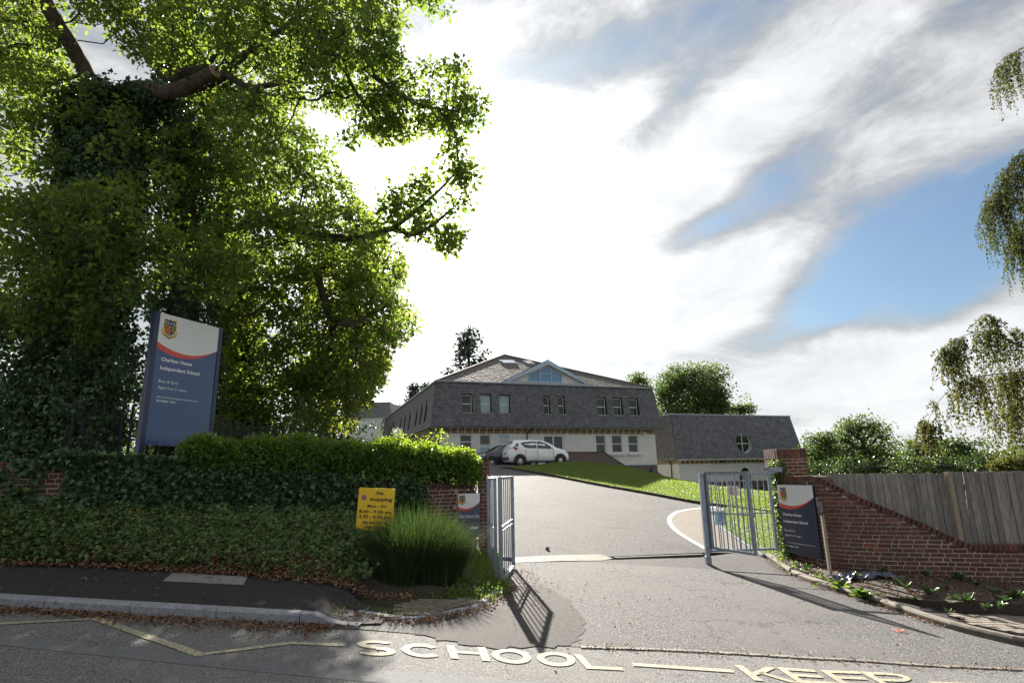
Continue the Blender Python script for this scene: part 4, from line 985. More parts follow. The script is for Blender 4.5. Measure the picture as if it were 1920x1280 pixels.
s_, z_ = fac(1355, 863, dW-.3); m = MB(); m.box(W3(s_, dW-.38, z_-.05), (.3, .14, .16)); m.build('floodlight', M['black'], WO, world=False)
# canopy with stair rail between the two blocks
cx, czz = fac(1246, 903, -.6)
cn = empty('stair_canopy', tuple(FO+e1*cx+e2*(-.3)+np.array((0, 0, czz))), PHI, 'small white edged canopy with a steep handrail between the two school blocks', 'canopy')
m = MB(); m.prism([(-.75, .0), (.75, .0), (.2, .35), (-.75, 1.0)], .8, (0, 0, .05), (1, 0, 0), (0, 0, 1), (0, 1, 0)); m.build('canopy_roof', M['slate'], cn, world=False)
m = MB(); m.box((0, -.03, -.06), (1.5, .06, .22)); m.box((.3, .4, -.5), (.12, .12, .8)); m.build('canopy_edge', M['upvc'], cn, world=False)
m = MB(); m.bar((-.3, -.5, -.25), (.75, -.9, -1.5), .05); m.bar((.1, -.5, -.3), (1.2, -.9, -1.55), .12, .04); m.build('handrail', M['upvc'], cn, world=False)

# pale boxed unit beside the slate side, and the far white house
p = at(745, 812, 39.5)
ub = empty('vent_hood', (p[0], p[1], g(p[0], p[1])), PHI, 'pale metal hood unit on a post beside the slate side wall', 'ventilation unit')
zc = p[2]-g(p[0], p[1]); m = MB(); m.add([(-.30, -.3, zc+.32), (.32, -.3, zc+.32), (.32, .3, zc+.32), (-.30, .3, zc+.32), (-.22, -.3, zc-.30), (.32, -.3, zc-.30), (.32, .3, zc-.30), (-.22, .3, zc-.30)], [(0, 1, 2, 3), (4, 7, 6, 5), (0, 4, 5, 1), (1, 5, 6, 2), (2, 6, 7, 3), (3, 7, 4, 0)]); m.build('hood', M['signwhite'], ub, world=False)
m = MB(); m.bar((0, 0, 0), (0, 0, zc-.3), .12); m.build('hood_post', M['galv'], ub, world=False)
hc = at(700, 815, 66)
fh = empty('white_house', tuple(hc), 0, 'white house with a dark mansard roof far behind the left hedge', 'house')
h = lambda u, v, dy=0: Vector(at(u, v, 66+dy))-Vector(hc)
a, b = h(640, 806), h(727, 806); top = h(727, 775)
m = MB(); m.box(((a.x+b.x)/2, 4, (a.z+h(727, 780).z)/2-1.5), (b.x-a.x, 8, h(727, 780).z-a.z+3)); m.build('wall', M['signwhite'], fh, world=False)
m = MB(); z0, z1, z2 = h(727, 781).z, h(727, 752).z, h(690, 742).z; x0, x1 = a.x-.3, b.x+.5
m.add([(x0, -.4, z0), (x1, -.4, z0), (x1, 8.4, z0), (x0, 8.4, z0), (x0+.8, .3, z1), (x1-.5, .3, z1), (x1-.5, 7.7, z1), (x0+.8, 7.7, z1), ((x0+x1)/2, 4, z2+.3)], [(0, 1, 5, 4), (1, 2, 6, 5), (2, 3, 7, 6), (3, 0, 4, 7), (4, 5, 8), (5, 6, 8), (6, 7, 8), (7, 4, 8), (0, 3, 2, 1)]); m.build('roof', M['slate'], fh, world=False)
m = MB(); gx_ = h(717, 790).x; m.tube([(x1-.3, -.5, z0), (gx_+.3, -.4, z0-.2), (gx_, -.12, z0-.7), (gx_, -.12, a.z)], .06, 6); m.build('downpipe', M['black'], fh, world=False)

# ------------------------------------------------------------------ cars
def car(name, loc, rz, Lc, Hc, Wc, paint, prof, label, sec, wheels, glassp, lamps=True, group='cars parked in front of the school'):
    """prof: stations (x, z_bottom, z_belt, z_roof, half width at belt, half width at roof); x=0 rear, x=Lc nose; right side is -y"""
    R_ = empty(name, loc, rz, label, 'car', group)
    m = MB(); rings = []
    for x, zb, zl, zr, wbt, wr_ in prof:
        ring = [(-wbt*.90, zb), (-wbt*.99, zb+(zl-zb)*.28), (-wbt, zb+(zl-zb)*.62), (-wbt*.965, zl), (-(wbt*.5+wr_*.5)*.985, zl+(zr-zl)*.5), (-wr_, zl+(zr-zl)*.90), (-wr_*.75, zr), (-wr_*.3, zr+.012)]
        ring = ring + [(-y, z) for y, z in ring[::-1]]; rings.append([(x, y, z) for y, z in ring])
    n = len(rings[0])
    m.add([v for r in rings for v in r], [(i*n+k, (i+1)*n+k, (i+1)*n+(k+1) % n, i*n+(k+1) % n) for i in range(len(rings)-1) for k in range(n)] + [tuple(range(n)), tuple((len(rings)-1)*n+k for k in range(n-1, -1, -1))])
    bo = m.build('body', M[paint], R_, smooth=True, world=False)
    for poly in glassp:
        for sgn in (-1, 1):
            def yat(x, z):
                for (a, b) in zip(prof, prof[1:]):
                    if a[0] <= x <= b[0] or b is prof[-1]:
                        t = (x-a[0])/(b[0]-a[0]); zl = a[2]*(1-t)+b[2]*t; zr = a[3]*(1-t)+b[3]*t; w1_ = a[4]*(1-t)+b[4]*t; w2_ = a[5]*(1-t)+b[5]*t
                        k = min(1, max(0, (z-zl)/max(zr-zl, .02))); mid = (w1_*.5+w2_*.5)*.985
                        return (w1_*.965*(1-2*k)+mid*2*k if k < .5 else mid*(1-(k-.5)/.4)+w2_*(k-.5)/.4) + .012
            mm = MB(); mm.add([(x, sgn*yat(x, z), z) for x, z in poly], [tuple(range(len(poly)))[::sgn]]); mm.build('side_window', M['carglass'], R_, world=False)
    for wx in wheels[0]:
        for sgn in (-1, 1):
            r = wheels[1]; y = sgn*(Wc/2-.10)
            mm = MB(); prof_w = [(r*.62, -.10), (r*.9, -.105), (r, -.07), (r, .07), (r*.9, .105), (r*.62, .10)]; K = 24; vs = []; 
            for k in range(K):
                t = 2*pi*k/K; vs += [(wx+q*cos(t), y+o, r+q*sin(t)) for q, o in prof_w]
            mm.add(vs, [(k*6+j, k*6+j+1, ((k+1) % K)*6+j+1, ((k+1) % K)*6+j) for k in range(K) for j in range(5)]); wo_ = mm.build('wheel', M['tyre'], R_, smooth=True, world=False)
            mm = MB(); ns = 5 if paint != 'carwhite' else 7; q0 = y+sgn*.095
            for k in range(ns):
                t = 2*pi*k/ns+.3; a = r*.10; mm.bar((wx+a*cos(t), q0, r+a*sin(t)), (wx+r*.63*cos(t), q0-sgn*.02, r+r*.63*sin(t)), .055, .03, up=(0, 1, 0))
            mm.tube([(wx, q0-sgn*.03, r), (wx, q0+sgn*.012, r)], r*.16, 10)
            for k in range(K):
                t0, t1 = 2*pi*k/K, 2*pi*(k+1)/K; mm.add([(wx+q*cos(t), q0, r+q*sin(t)) for q, t in ((r*.66, t0), (r*.66, t1), (r*.59, t1), (r*.59, t0))], [(0, 1, 2, 3)])
            mm.build('rim', M['alloy'], wo_, world=False)
            mm = MB(); ar2 = r*1.22; yy_ = sgn*(Wc/2+.004)
            mm.add([(wx+ar2*cos(pi*k/14), yy_, r+ar2*sin(pi*k/14)) for k in range(15)] + [(wx-ar2, yy_, r*.75), (wx+ar2, yy_, r*.75)], [tuple(range(17))[::-sgn]])
            # dark wheel arch opening sits just inside the wheel face
            mm.v = [(x_, sgn*(Wc/2+.0), z_) for x_, _, z_ in mm.v]; mm.build('wheel_arch', M['black'], R_, world=False)
    return R_
# white hatchback, seen from its rear right side
Wc = 1.66
profw = [(0.0, .42, .78, .80, .62, .60), (.04, .30, .88, .92, .74, .62), (.14, .24, .92, 1.12, .80, .60), (.38, .22, .95, 1.42, .825, .58), (.75, .20, .97, 1.45, .83, .585), (1.5, .20, .955, 1.47, .83, .59), (2.1, .20, .935, 1.42, .83, .58), (2.5, .20, .885, 1.27, .825, .60), (2.85, .20, .87, 1.02, .82, .64), (3.1, .22, .84, .955, .80, .66), (3.4, .24, .74, .86, .76, .62), (3.58, .28, .62, .72, .66, .54), (3.66, .34, .52, .56, .50, .42)]
glw = [[(.92, 1.02), (1.18, .99), (1.62, .975), (1.62, 1.375), (1.20, 1.36), (.72, 1.30), (.74, 1.22)], [(1.67, .97), (2.30, .95), (2.66, .945), (2.46, 1.10), (2.20, 1.26), (1.95, 1.345), (1.67, 1.375)], [(.30, 1.06), (.54, 1.10), (.58, 1.28), (.46, 1.26)]]
rear = on_ground(969, 873.); cz_ = 2.03; hdg = radians(17)
cloc = np.array(at(948, 872, 33.2)); cw = car('white_car', (cloc[0], cloc[1], cz_-.02), hdg, 3.67, 1.5, Wc, 'carwhite', profw, 'white small hatchback parked with its rear toward the drive', None, ((.62, 3.02), .305), glw, group=None)
m = MB()
for sgn in (-1,):
    m.add([(.06, sgn*.66, .80), (.42, sgn*.815, .88), (.56, sgn*.825, .99), (.34, sgn*.80, 1.06), (.08, sgn*.66, 1.0)], [(0, 1, 2, 3, 4)])
m.v = [(x-.02, y-.012, z) for x, y, z in m.v]; m.build('tail_lamp', M['redlens'], cw, world=False)
m = MB(); m.prism([(-.62, .35), (.62, .35), (.62, .52), (-.62, .52)], .03, (-.02, 0, 0), (0, 1, 0), (0, 0, 1), (-1, 0, 0)); m.build('rear_bumper_insert', M['black'], cw, world=False)
m = MB(); m.prism([(-.26, .68), (.26, .68), (.26, .79), (-.26, .79)], .02, (-.01, 0, 0), (0, 1, 0), (0, 0, 1), (-1, 0, 0)); m.build('number_plate', M['plate'], cw, world=False)
m = MB(); m.add([(.12, -.52, 1.02), (.12, .52, 1.02), (.345, .46, 1.36), (.345, -.46, 1.36)], [(0, 1, 2, 3)]); m.v = [(x-.03, y, z) for x, y, z in m.v]; m.build('rear_window', M['carglass'], cw, world=False)
m = MB(); m.tube([(2.55, -.84, .95), (2.50, -.97, 1.0), (2.42, -1.0, 1.02)], [.03, .075, .06], 8); m.build('wing_mirror', M['carwhite'], cw, world=False)
m = MB(); m.bar((1.50, -.845, .80), (1.64, -.845, .80), .03); m.bar((2.30, -.845, .79), (2.44, -.845, .79), .03); m.build('door_handle', M['carwhite'], cw, world=False)
m = MB(); m.bar((1.655, -.838, .35), (1.655, -.838, .93), .012); m.bar((2.6, -.833, .40), (2.6, -.833, .88), .012); m.bar((.92, -.832, .55), (.98, -.832, .95), .012); m.build('door_gap', M['black'], cw, world=False)
m = MB(); m.bar((.9, -.82, .24), (2.7, -.82, .24), .05, .10); m.build('sill_trim', M['black'], cw, world=False)
# dark cars behind it, noses to the left
profd = [(0.0, .45, .70, .74, .60, .58), (.06, .28, .88, .98, .80, .66), (.4, .24, .96, 1.25, .86, .62), (.9, .22, .97, 1.44, .88, .60), (1.7, .22, .96, 1.47, .88, .60), (2.3, .22, .94, 1.40, .88, .60), (2.7, .22, .93, 1.18, .88, .64), (3.05, .22, .92, 1.0, .88, .70), (3.6, .24, .86, .92, .86, .70), (4.0, .28, .70, .76, .76, .60), (4.15, .36, .55, .60, .55, .45)]
gld = [[(.65, 1.0), (1.45, .99), (1.45, 1.38), (.95, 1.36)], [(1.52, .99), (2.75, .955), (2.30, 1.30), (1.98, 1.38), (1.52, 1.39)]]
for i, (u, v, Yd, pt, lb) in enumerate(((893, 877, 36.0, 'cardark', 'dark blue car with spoked wheel directly behind the white hatchback'), (880, 869, 39.0, 'carblack', 'black car farther back, mostly hidden by the hedge'))):
    cl = at(u, v, Yd)
    # nose at the given column, body runs to the right behind the white car
    nose = np.array([cl[0], cl[1]]); a = radians(12); ctr = nose + np.array([cos(a), sin(a)])*4.15
    dc = car('dark_car', (ctr[0], ctr[1], 1.98 if i == 0 else 2.06), a+pi, 4.15, 1.47, 1.76, pt, profd, lb, None, ((.75, 3.30), .32), gld, group=None)
    m = MB(); m.add([(2.36, -.56, 1.38), (2.36, .56, 1.38), (3.0, .66, 1.02), (3.0, -.66, 1.02)], [(0, 1, 2, 3)]); m.v = [(x+.01, y, z+.02) for x, y, z in m.v]; m.build('windscreen', M['carglass'], dc, world=False)
    for sgn in (-1, 1):
        m = MB(); m.tube([(2.6, sgn*.88, 1.0), (2.62, sgn*1.0, 1.05), (2.56, sgn*1.05, 1.06)], [.03, .08, .06], 8); m.build('wing_mirror', M[pt], dc, world=False)
        m = MB(); m.add([(3.75, sgn*.80, .68), (4.02, sgn*.62, .64), (4.0, sgn*.62, .78), (3.7, sgn*.82, .82)], [(0, 1, 2, 3)]); m.v = [(x+.015, y*1.03, z) for x, y, z in m.v]; m.build('headlight', M['alloy'], dc, world=False)

# ------------------------------------------------------------------ brickwork
brick_meshes = {}
def brick_mesh(l, h, d):
    k = (round(l, 3), round(h, 3), round(d, 3))
    if k not in brick_meshes:
        m = MB(); b = .005; hx, hy, hz = l/2, d/2, h/2
        # chamfered front edge
        vs = [(-hx, hy, -hz), (hx, hy, -hz), (hx, hy, hz), (-hx, hy, hz), (-hx, -hy+b, -hz), (hx, -hy+b, -hz), (hx, -hy+b, hz), (-hx, -hy+b, hz), (-hx+b, -hy, -hz+b), (hx-b, -hy, -hz+b), (hx-b, -hy, hz-b), (-hx+b, -hy, hz-b)]
        m.add(vs, [(8, 9, 10, 11), (4, 5, 9, 8), (5, 6, 10, 9), (6, 7, 11, 10), (7, 4, 8, 11), (0, 3, 2, 1), (0, 1, 5, 4), (1, 2, 6, 5), (2, 3, 7, 6), (3, 0, 4, 7)])
        brick_meshes[k] = m.mesh('brick', M['brick'])
    return brick_meshes[k]
class Path2:
    def __init__(s, P):
        s.P = [np.array(p[:2], float) for p in P]; s.seg = [np.linalg.norm(b-a) for a, b in zip(s.P, s.P[1:])]; s.cum = np.concatenate([[0], np.cumsum(s.seg)]); s.L = s.cum[-1]
    def at(s, a):
        i = int(min(max(np.searchsorted(s.cum, a)-1, 0), len(s.seg)-1)); t = (a-s.cum[i])/s.seg[i]
        d = (s.P[i+1]-s.P[i])/s.seg[i]; return s.P[i]+(s.P[i+1]-s.P[i])*t, atan2(d[1], d[0])
    def hit(s, u, v=900.):
        """arc length where the sight line in column u crosses the path, and the height seen at row v"""
        r = ray(u, v)
        for i, (a, b) in enumerate(zip(s.P, s.P[1:])):
            d = b-a; den = r[0]*d[1]-r[1]*d[0]
            if abs(den) < 1e-9: continue
            t = (a[0]*d[1]-a[1]*d[0])/den; q = (a[0]*r[1]-a[1]*r[0])/den
            if t > 0 and -1e-6 <= q <= 1+1e-6: return s.cum[i]+q*s.seg[i], EYE+r[2]*t
        best = None
        for a in np.linspace(0, s.L, 200):
            p, _ = s.at(a); k = abs(p[0]*r[1]-p[1]*r[0])
            if best is None or k < best[0]: best = (k, a, p)
        return best[1], EYE+r[2]*best[2][1]/r[1]
def interp(tab, a):
    xs = [p[0] for p in tab]; ys = [p[1] for p in tab]; return float(np.interp(a, xs, ys))
def brick_wall(name, label, path, topf, z0, parts, thick=.22, basef=None, coping=True, cope_rng=None):
    """parts: list of arc ranges whose bricks are separate objects; elsewhere bricks are joined"""
    p0, _ = path.at(0); W = empty(name, (p0[0], p0[1], g(*p0)), 0, label, 'wall'); o = Vector(W.location)
    # mortar core
    m = MB(); n = int(path.L/.12)+2; prev = None
    for i in range(n):
        a = path.L*i/(n-1); p, th_ = path.at(a); nn = np.array((-sin(th_), cos(th_))); f = p+nn*.0035; b = p+nn*thick; zt_ = topf(a)-.100; zb_ = g(*p)-.3
        cur = [(*f, zb_), (*f, zt_), (*b, zt_), (*b, zb_)]
        m.v += cur
        if i:
            k = 4*i; m.f += [(k-4, k, k+1, k-3), (k-3, k+1, k+2, k-2), (k-2, k+2, k+3, k-1)]; m.mi += [0]*3
    m.f += [(0, 1, 2, 3), (4*n-1, 4*n-2, 4*n-3, 4*n-4)]; m.mi += [0, 0]
    m.build('mortar_core', M['mortar'], W)
    jm = MB(); cnt = 0; row = 0; z = z0
    while z < 3:
        a = -.11*(row % 2)+.03*(row % 3); k = row
        while a < path.L:
            l = .1025 if (k % 4 == 3) else .215; k += 1
            mid = a+l/2; a += l+.0115
            if mid < .03 or mid > path.L-.03: continue
            p, th_ = path.at(mid)
            if z+.07 > topf(mid)-.100+.045 or z < g(*p)-.12: continue
            if basef and not basef(mid, z): continue
            nn = np.array((-sin(th_), cos(th_))); c = p+nn*(.05+random.uniform(-.0025, .0025))
            if any(r0_ < mid < r1_ for r0_, r1_ in parts) and cnt < 300:
                link('brick', brick_mesh(l, .065, .1), W, Vector((*c, z+.0325))-o, (0, random.uniform(-.006, .006), th_)); cnt += 1
            else: jm.box((*c, z+.0325), (l, .1, .065), rz=th_)
        z += .075; row += 1
    if jm.v: jm.build('joined_bricks', M['brick'], W, kind='stuff')
    if coping:
        a = .04; cm = brick_mesh(.065, .1025, thick+.03); jm = MB()
        while a < path.L-.03:
            p, th_ = path.at(a); nn = np.array((-sin(th_), cos(th_))); c = p+nn*(thick/2-.004); s_ = (topf(a+.05)-topf(a-.05))/.1; zc_ = topf(a)-.051+random.uniform(-.003, .003)
            if cope_rng is None or any(r0_ < a < r1_ for r0_, r1_ in cope_rng):
                link('coping_brick', cm, W, Vector((*c, zc_))-o, (random.uniform(-.01, .01), -atan(s_)+random.uniform(-.02, .02), th_))
            else: jm.box((*c, zc_), (.065, thick+.03, .1025), rz=th_)
            a += .0755/max(.8, cos(atan(s_)))*cos(atan(s_))
        if jm.v: jm.build('joined_coping', M['brick'], W, kind='stuff')
    return W
WR = Path2([(5.86, 12.95)] + [tuple(p) for p in catmull([(5.98, 12.2), (6.16, 11.62), (6.85, 11.22), (7.89, 10.92), (9.2, 10.62), (12.2, 10.15)], 6)])
tabR = [(0, WR.hit(1475, 893)[1])]
for u, v in ((1490, 892), (1520, 891), (1534, 893), (1558, 906), (1617, 934), (1676, 958), (1734, 982), (1793, 1010), (1823, 1020), (1850, 1021), (1920, 1022)):
    q = WR.hit(u, v); tabR.append(q)
flat = (tabR[-1][1]+tabR[-2][1]+tabR[-3][1])/3
tabR = tabR[:-3] + [(q[0], flat) for q in tabR[-3:]] + [(WR.L, flat)]
brick_wall('curved_brick_wall', 'red brown brick wall with swept coping behind the flower bed, right side', WR, lambda a: interp(tabR, a), -.95, [(0, 5.)])
def brick_pier(name, label, x0, x1, y0, y1, z0, z1, soldier=True):
    W = empty(name, (x0, y0, g(x0, y0)), 0, label, 'gate pier'); o = Vector(W.location)
    m = MB(); m.box(((x0+x1)/2, (y0+y1)/2, (z0+z1)/2-.005), (x1-x0-.007, y1-y0-.007, z1-z0-.02)); m.build('mortar_core', M['mortar'], W)
    ztop = z1-(.225 if soldier else 0); nr = int((ztop-z0)/.075); z = ztop-nr*.075
    for r in range(nr):
        for face in range(4):
            if face == 0: A, Bp, th_ = np.array((x0, y0)), np.array((x1, y0)), 0
            elif face == 1: A, Bp, th_ = np.array((x0, y1)), np.array((x0, y0)), -pi/2
            elif face == 2: A, Bp, th_ = np.array((x1, y0)), np.array((x1, y1)), pi/2
            else: continue
            Ln = np.linalg.norm(Bp-A); d = (Bp-A)/Ln; a = 0
            if (r+face) % 2: a = .1125 if Ln > .3 else .0
            if a and face == 0: pass
            seq = []
            s_ = 0
            if (r+(face > 0)) % 2 == 0:
                while s_+.2 < Ln: seq.append((s_, .215)); s_ += .225
                if Ln-s_ > .08: seq.append((s_, Ln-s_-.0))
            else:
                seq.append((0, .1025)); s_ = .1125
                while s_+.2 < Ln: seq.append((s_, .215)); s_ += .225
                if Ln-s_ > .06: seq.append((s_, Ln-s_))
            for s0, l in seq:
                c = A+d*(s0+l/2); nn = np.array((-d[1], d[0])); c = c+nn*(.05+random.uniform(-.002, .002))
                link('brick', brick_mesh(l, .065, .1), W, Vector((*c, z+.0375))-o, (0, 0, th_))
        z += .075
    if soldier:
        n = int((x1-x0+.02)/.075)
        for i in range(n):
            x = x0+(i+.5)*(x1-x0)/n; m_ = brick_mesh(.065, .215, .1)
            link('soldier_brick', m_, W, Vector((x, y0+.04, z1-.1075+random.uniform(-.006, .004)))-o, (0, random.uniform(-.02, .02), 0))
        n = int((y1-y0)/.075)
        for i in range(1, n):
            y = y0+(i+.5)*(y1-y0)/n
            link('soldier_brick', brick_mesh(.065, .215, .1), W, Vector((x0+.04, y, z1-.1075+random.uniform(-.006, .004)))-o, (0, 0, -pi/2))
        for i in range(6):
            for j in range(1, 6): pass
        m = MB(); m.box(((x0+x1)/2+.03, (y0+y1)/2+.04, z1-.02), (x1-x0-.1, y1-y0-.1, .03)); m.build('pier_top', M['mortar'], W)
    return W
zpt = at(1474, 841, 13.2)[2]
brick_pier('brick_gate_pier', 'tall square red brick pier beside the right gate', 5.92, 6.59, 13.2, 13.87, -.6, zpt)
zpl = at(905, 862, 12.5)[2]
brick_pier('brick_gate_pier', 'narrow red brick pier at the end of the left hedge', -.78, -.535, 12.5, 12.95, -.2, zpl, soldier=False)
WL = Path2([(-13.5, 5.86), (-7.77, 8.9), (-4.5, 10.6), (-2.2, 11.85), (-1.2, 12.35), (-.80, 12.42)])
tabL = [(0, WL.hit(0, 865)[1]+.45)]
for u, v in ((0, 866), (200, 872), (400, 884), (640, 893), (760, 902), (880, 908), (893, 912)): tabL.append(WL.hit(u, v))
tabL.append((WL.L, tabL[-1][1]-.02))
topL = lambda a: interp(tabL, a)
sl0, sl1 = WL.hit(-60)[0], WL.hit(115)[0]; sr0 = WL.hit(735)[0]
brick_wall('ivy_wall', 'old red brick wall under ivy and hedge on the left of the drive', WL, topL, -.4, [(sl0, sl1), (sr0, WL.L)], cope_rng=[(sl0, sl1), (sr0, WL.L)])

# ------------------------------------------------------------------ fence of weathered boards behind the right wall
fpts = [at(1545, 888, 12.4), at(1776, 887, 11.55), at(1920, 886, 11.1)]; dirF = (fpts[2]-fpts[1])[:2]; dirF = dirF/np.linalg.norm(dirF)
fp = [fpts[0][:2]+(fpts[0]-fpts[1])[:2]*.0, fpts[1][:2], fpts[2][:2]+dirF*2.5]
FN = empty('board_fence', (*fp[0], g(*fp[0])), 0, 'grey weathered close board timber fence above the right brick wall', 'fence'); fo_ = Vector(FN.location)
ztF = lambda p: 1.50
bms = []
for k in range(4):
    m = MB(); Hh = 1.9; m.prism([(-.062, 0), (.062, 0), (.062, Hh+random.uniform(-.01, .01)), (-.062, Hh+random.uniform(-.01, .01))], .014+.003*k, (0, 0, 0), (1, 0, 0), (0, 0, 1), (0, 1, 0)); bms.append(m.mesh('fence_board', M['wood']))
for q in range(2):
    a, b = fp[q], fp[q+1]; Ln = np.linalg.norm(b-a); d = (b-a)/Ln; th_ = atan2(d[1], d[0]); s = .06; k = 0
    zA = at(1545, 888, 12.4)[2] if q == 0 else fpts[1][2]+.02; zB = fpts[1][2] if q == 0 else fpts[2][2]+.02
    while s < Ln-.05:
        p = a+d*s; zt_ = zA+(zB-zA)*min(1, s/Ln); nn = np.array((-d[1], d[0]))
        link('fence_board', random.choice(bms), FN, Vector((*(p+nn*random.uniform(-.004, .004)), zt_-1.9+random.uniform(-.006, .004)))-fo_, (random.uniform(-.006, .006), random.uniform(-.007, .007)+(.02 if random.random() < .05 else 0), th_+.14))
        s += .104+random.uniform(-.004, .004); k += 1
    for hz_ in (.25, .95, 1.65):
        m = MB(); nn = np.array((-d[1], d[0]))*.05; m.bar((*(a+nn), zA-1.9+hz_), (*(b+nn), zB-1.9+hz_), .05, .08); m.build('fence_rail', M['wood'], FN)
p = fp[1]; m = MB(); m.box((p[0]+.01, p[1]-.0, fpts[1][2]-.9), (.09, .09, 1.86), rz=.1); m.build('fence_post', M['post'], FN)

# ------------------------------------------------------------------ gates
def rod(m, p, q, r=.011, n=6): m.tube([p, q], r, n)
def gate_leaf(parent, a, b, zb, zt, fw=.05, nb=8, tilt=0., top=True, frame_mat='galv'):
    """frame of square tube with round bars between; a, b plan points"""
    a, b = np.array(a), np.array(b); d = (b-a)/np.linalg.norm(b-a)
    for nm, p, w_ in (('frame_stile', a, fw), ('frame_stile', b, fw)):
        m = MB(); m.bar((*p, zb), (*p, zt), w_, w_, up=(d[0], d[1], 0)); m.build(nm, M[frame_mat], parent)
    for z in (zb+fw/2, zt-fw/2):
        m = MB(); m.bar((*(a+d*fw/2), z), (*(b-d*fw/2), z), fw, fw*.9); m.build('frame_rail', M[frame_mat], parent)
    zm = zb+(zt-zb)*.47; m = MB(); m.bar((*a, zm), (*b, zm), .012, .022); m.build('mid_rail', M[frame_mat], parent)
    for i in range(1, nb+1):
        p = a+(b-a)*i/(nb+1); m = MB(); rod(m, (*p, zb+.02), (*p, zt-.02), .0105); m.build('gate_bar', M[frame_mat], parent)
GA = (5.40, 12.55); GBp = (3.98, 12.42); GC = (4.46, 11.30)
zt1 = at(1436, 884, 12.55)[2]; zb1_ = at(1449, 1032, 12.55)[2]; zt2 = at(1312, 887, 12.42)[2]; zb2 = at(1312, 1034, 12.42)[2]
RG = empty('right_gate', (GBp[0], GBp[1], g(*GBp)), 0, 'folding grey steel barred gate standing open on the right of the drive', 'gate')
gate_leaf(RG, GBp, GA, (zb1_+zb2)/2, (zt1+zt2)/2, nb=10)
gate_leaf(RG, (GBp[0]+.03, GBp[1]-.07), GC, at(1396, 1042, 11.3)[2], at(1386, 883, 11.3)[2], nb=9)
m = MB(); m.bar((GBp[0]-.07, GBp[1]-.02, g(*GBp)-.02), (GBp[0]-.07, GBp[1]-.02, zt2), .085, .085, up=(0, 1, 0)); m.build('gate_post', M['galv'], RG)
m = MB(); m.bar((GBp[0]-.07, GBp[1]-.02, g(*GBp)-.02), (GBp[0]-.07, GBp[1]-.02, g(*GBp)+.16), .11, .11, up=(0, 1, 0)); m.build('post_foot', M['galv'], RG)
m = MB(); zh = zb1_+.42
m.box((GC[0], GC[1]-.03, at(1390, 965, 11.3)[2]), (.07, .06, .09)); m.build('gate_latch', M['galv'], RG)
m = MB(); m.bar((GA[0], GA[1], zt1-.03), (5.93, 13.2, zt1+.06), .10, .09); m.box((5.62, 12.8, zt1+.04), (.5, .12, .10), rz=.6); m.build('hinge_bracket', M['galv'], RG)
def plate(name, label, u0, v0, u1, v1, Yd, material, cat, rz=0., th=.006):
    a = at(u0, v1, Yd); b = at(u1, v0, Yd); c = (a+b)/2; R_ = empty(name, tuple(c), rz, label, cat)
    wdt = abs(b[0]-a[0]); hgt = b[2]-a[2]; m = MB(); m.box((0, 0, 0), (wdt, th, hgt)); m.build('plate', M[material], R_, world=False); return R_, wdt, hgt
nr_, wn, hn = plate('gate_notice', 'small cream notice hanging on the bars of the right gate', 1364, 910, 1384, 928, 11.75, 'paper', 'notice')
lettering('BEWARE', nr_, (0, -.004, 0), (1, 0, 0), (0, 0, 1), (0, -1, 0), 0, hn*.12, .022, M['signred'], width=wn*.7, center=True, world=False)
for k in range(2): lettering('please close', nr_, (0, -.004, 0), (1, 0, 0), (0, 0, 1), (0, -1, 0), 0, -hn*(.12+.16*k), .012, M['textblack'], width=wn*.7, center=True, world=False)
bp_, wn, hn = plate('gate_poster', 'pale blue poster tied low on the right gate', 1342, 957, 1359, 984, 12.1, 'poster', 'poster', rz=-.3)
# left gate, folded back towards the road
LG = empty('left_gate', (-.24, 9.2, g(-.24, 9.2)), 0, 'folding grey steel barred gate folded open on the left of the drive', 'gate')
LA, LB_ = (-.235, 9.15), (-.045, 10.75); zt3 = at(929, 892, 9.15)[2]; zb3 = at(938, 1092, 9.15)[2]; zt4 = at(956, 893, 10.75)[2]; zb4 = at(961, 1065, 10.75)[2]
ztm = (zt3+zt4)/2; zbm = max((zb3+zb4)/2, .03)
gate_leaf(LG, LA, LB_, zbm, ztm, nb=6, fw=.05)
gate_leaf(LG, (-.31, 9.35), (-.50, 11.3), zbm+.03, ztm-.02, nb=4, fw=.04)
m = MB(); m.bar((-.515, 11.5, -.05), (-.515, 11.5, ztm), .07, .07); m.build('gate_post', M['galv'], LG)
m = MB(); m.bar((LA[0]+.02, LA[1], (zbm+ztm)/2+.03), (LB_[0], LB_[1], (zbm+ztm)/2+.03), .025, .025); m.box((LA[0]+.02, LA[1]+.1, (zbm+ztm)/2+.02), (.05, .12, .05)); m.build('drop_bolt', M['galv'], LG)

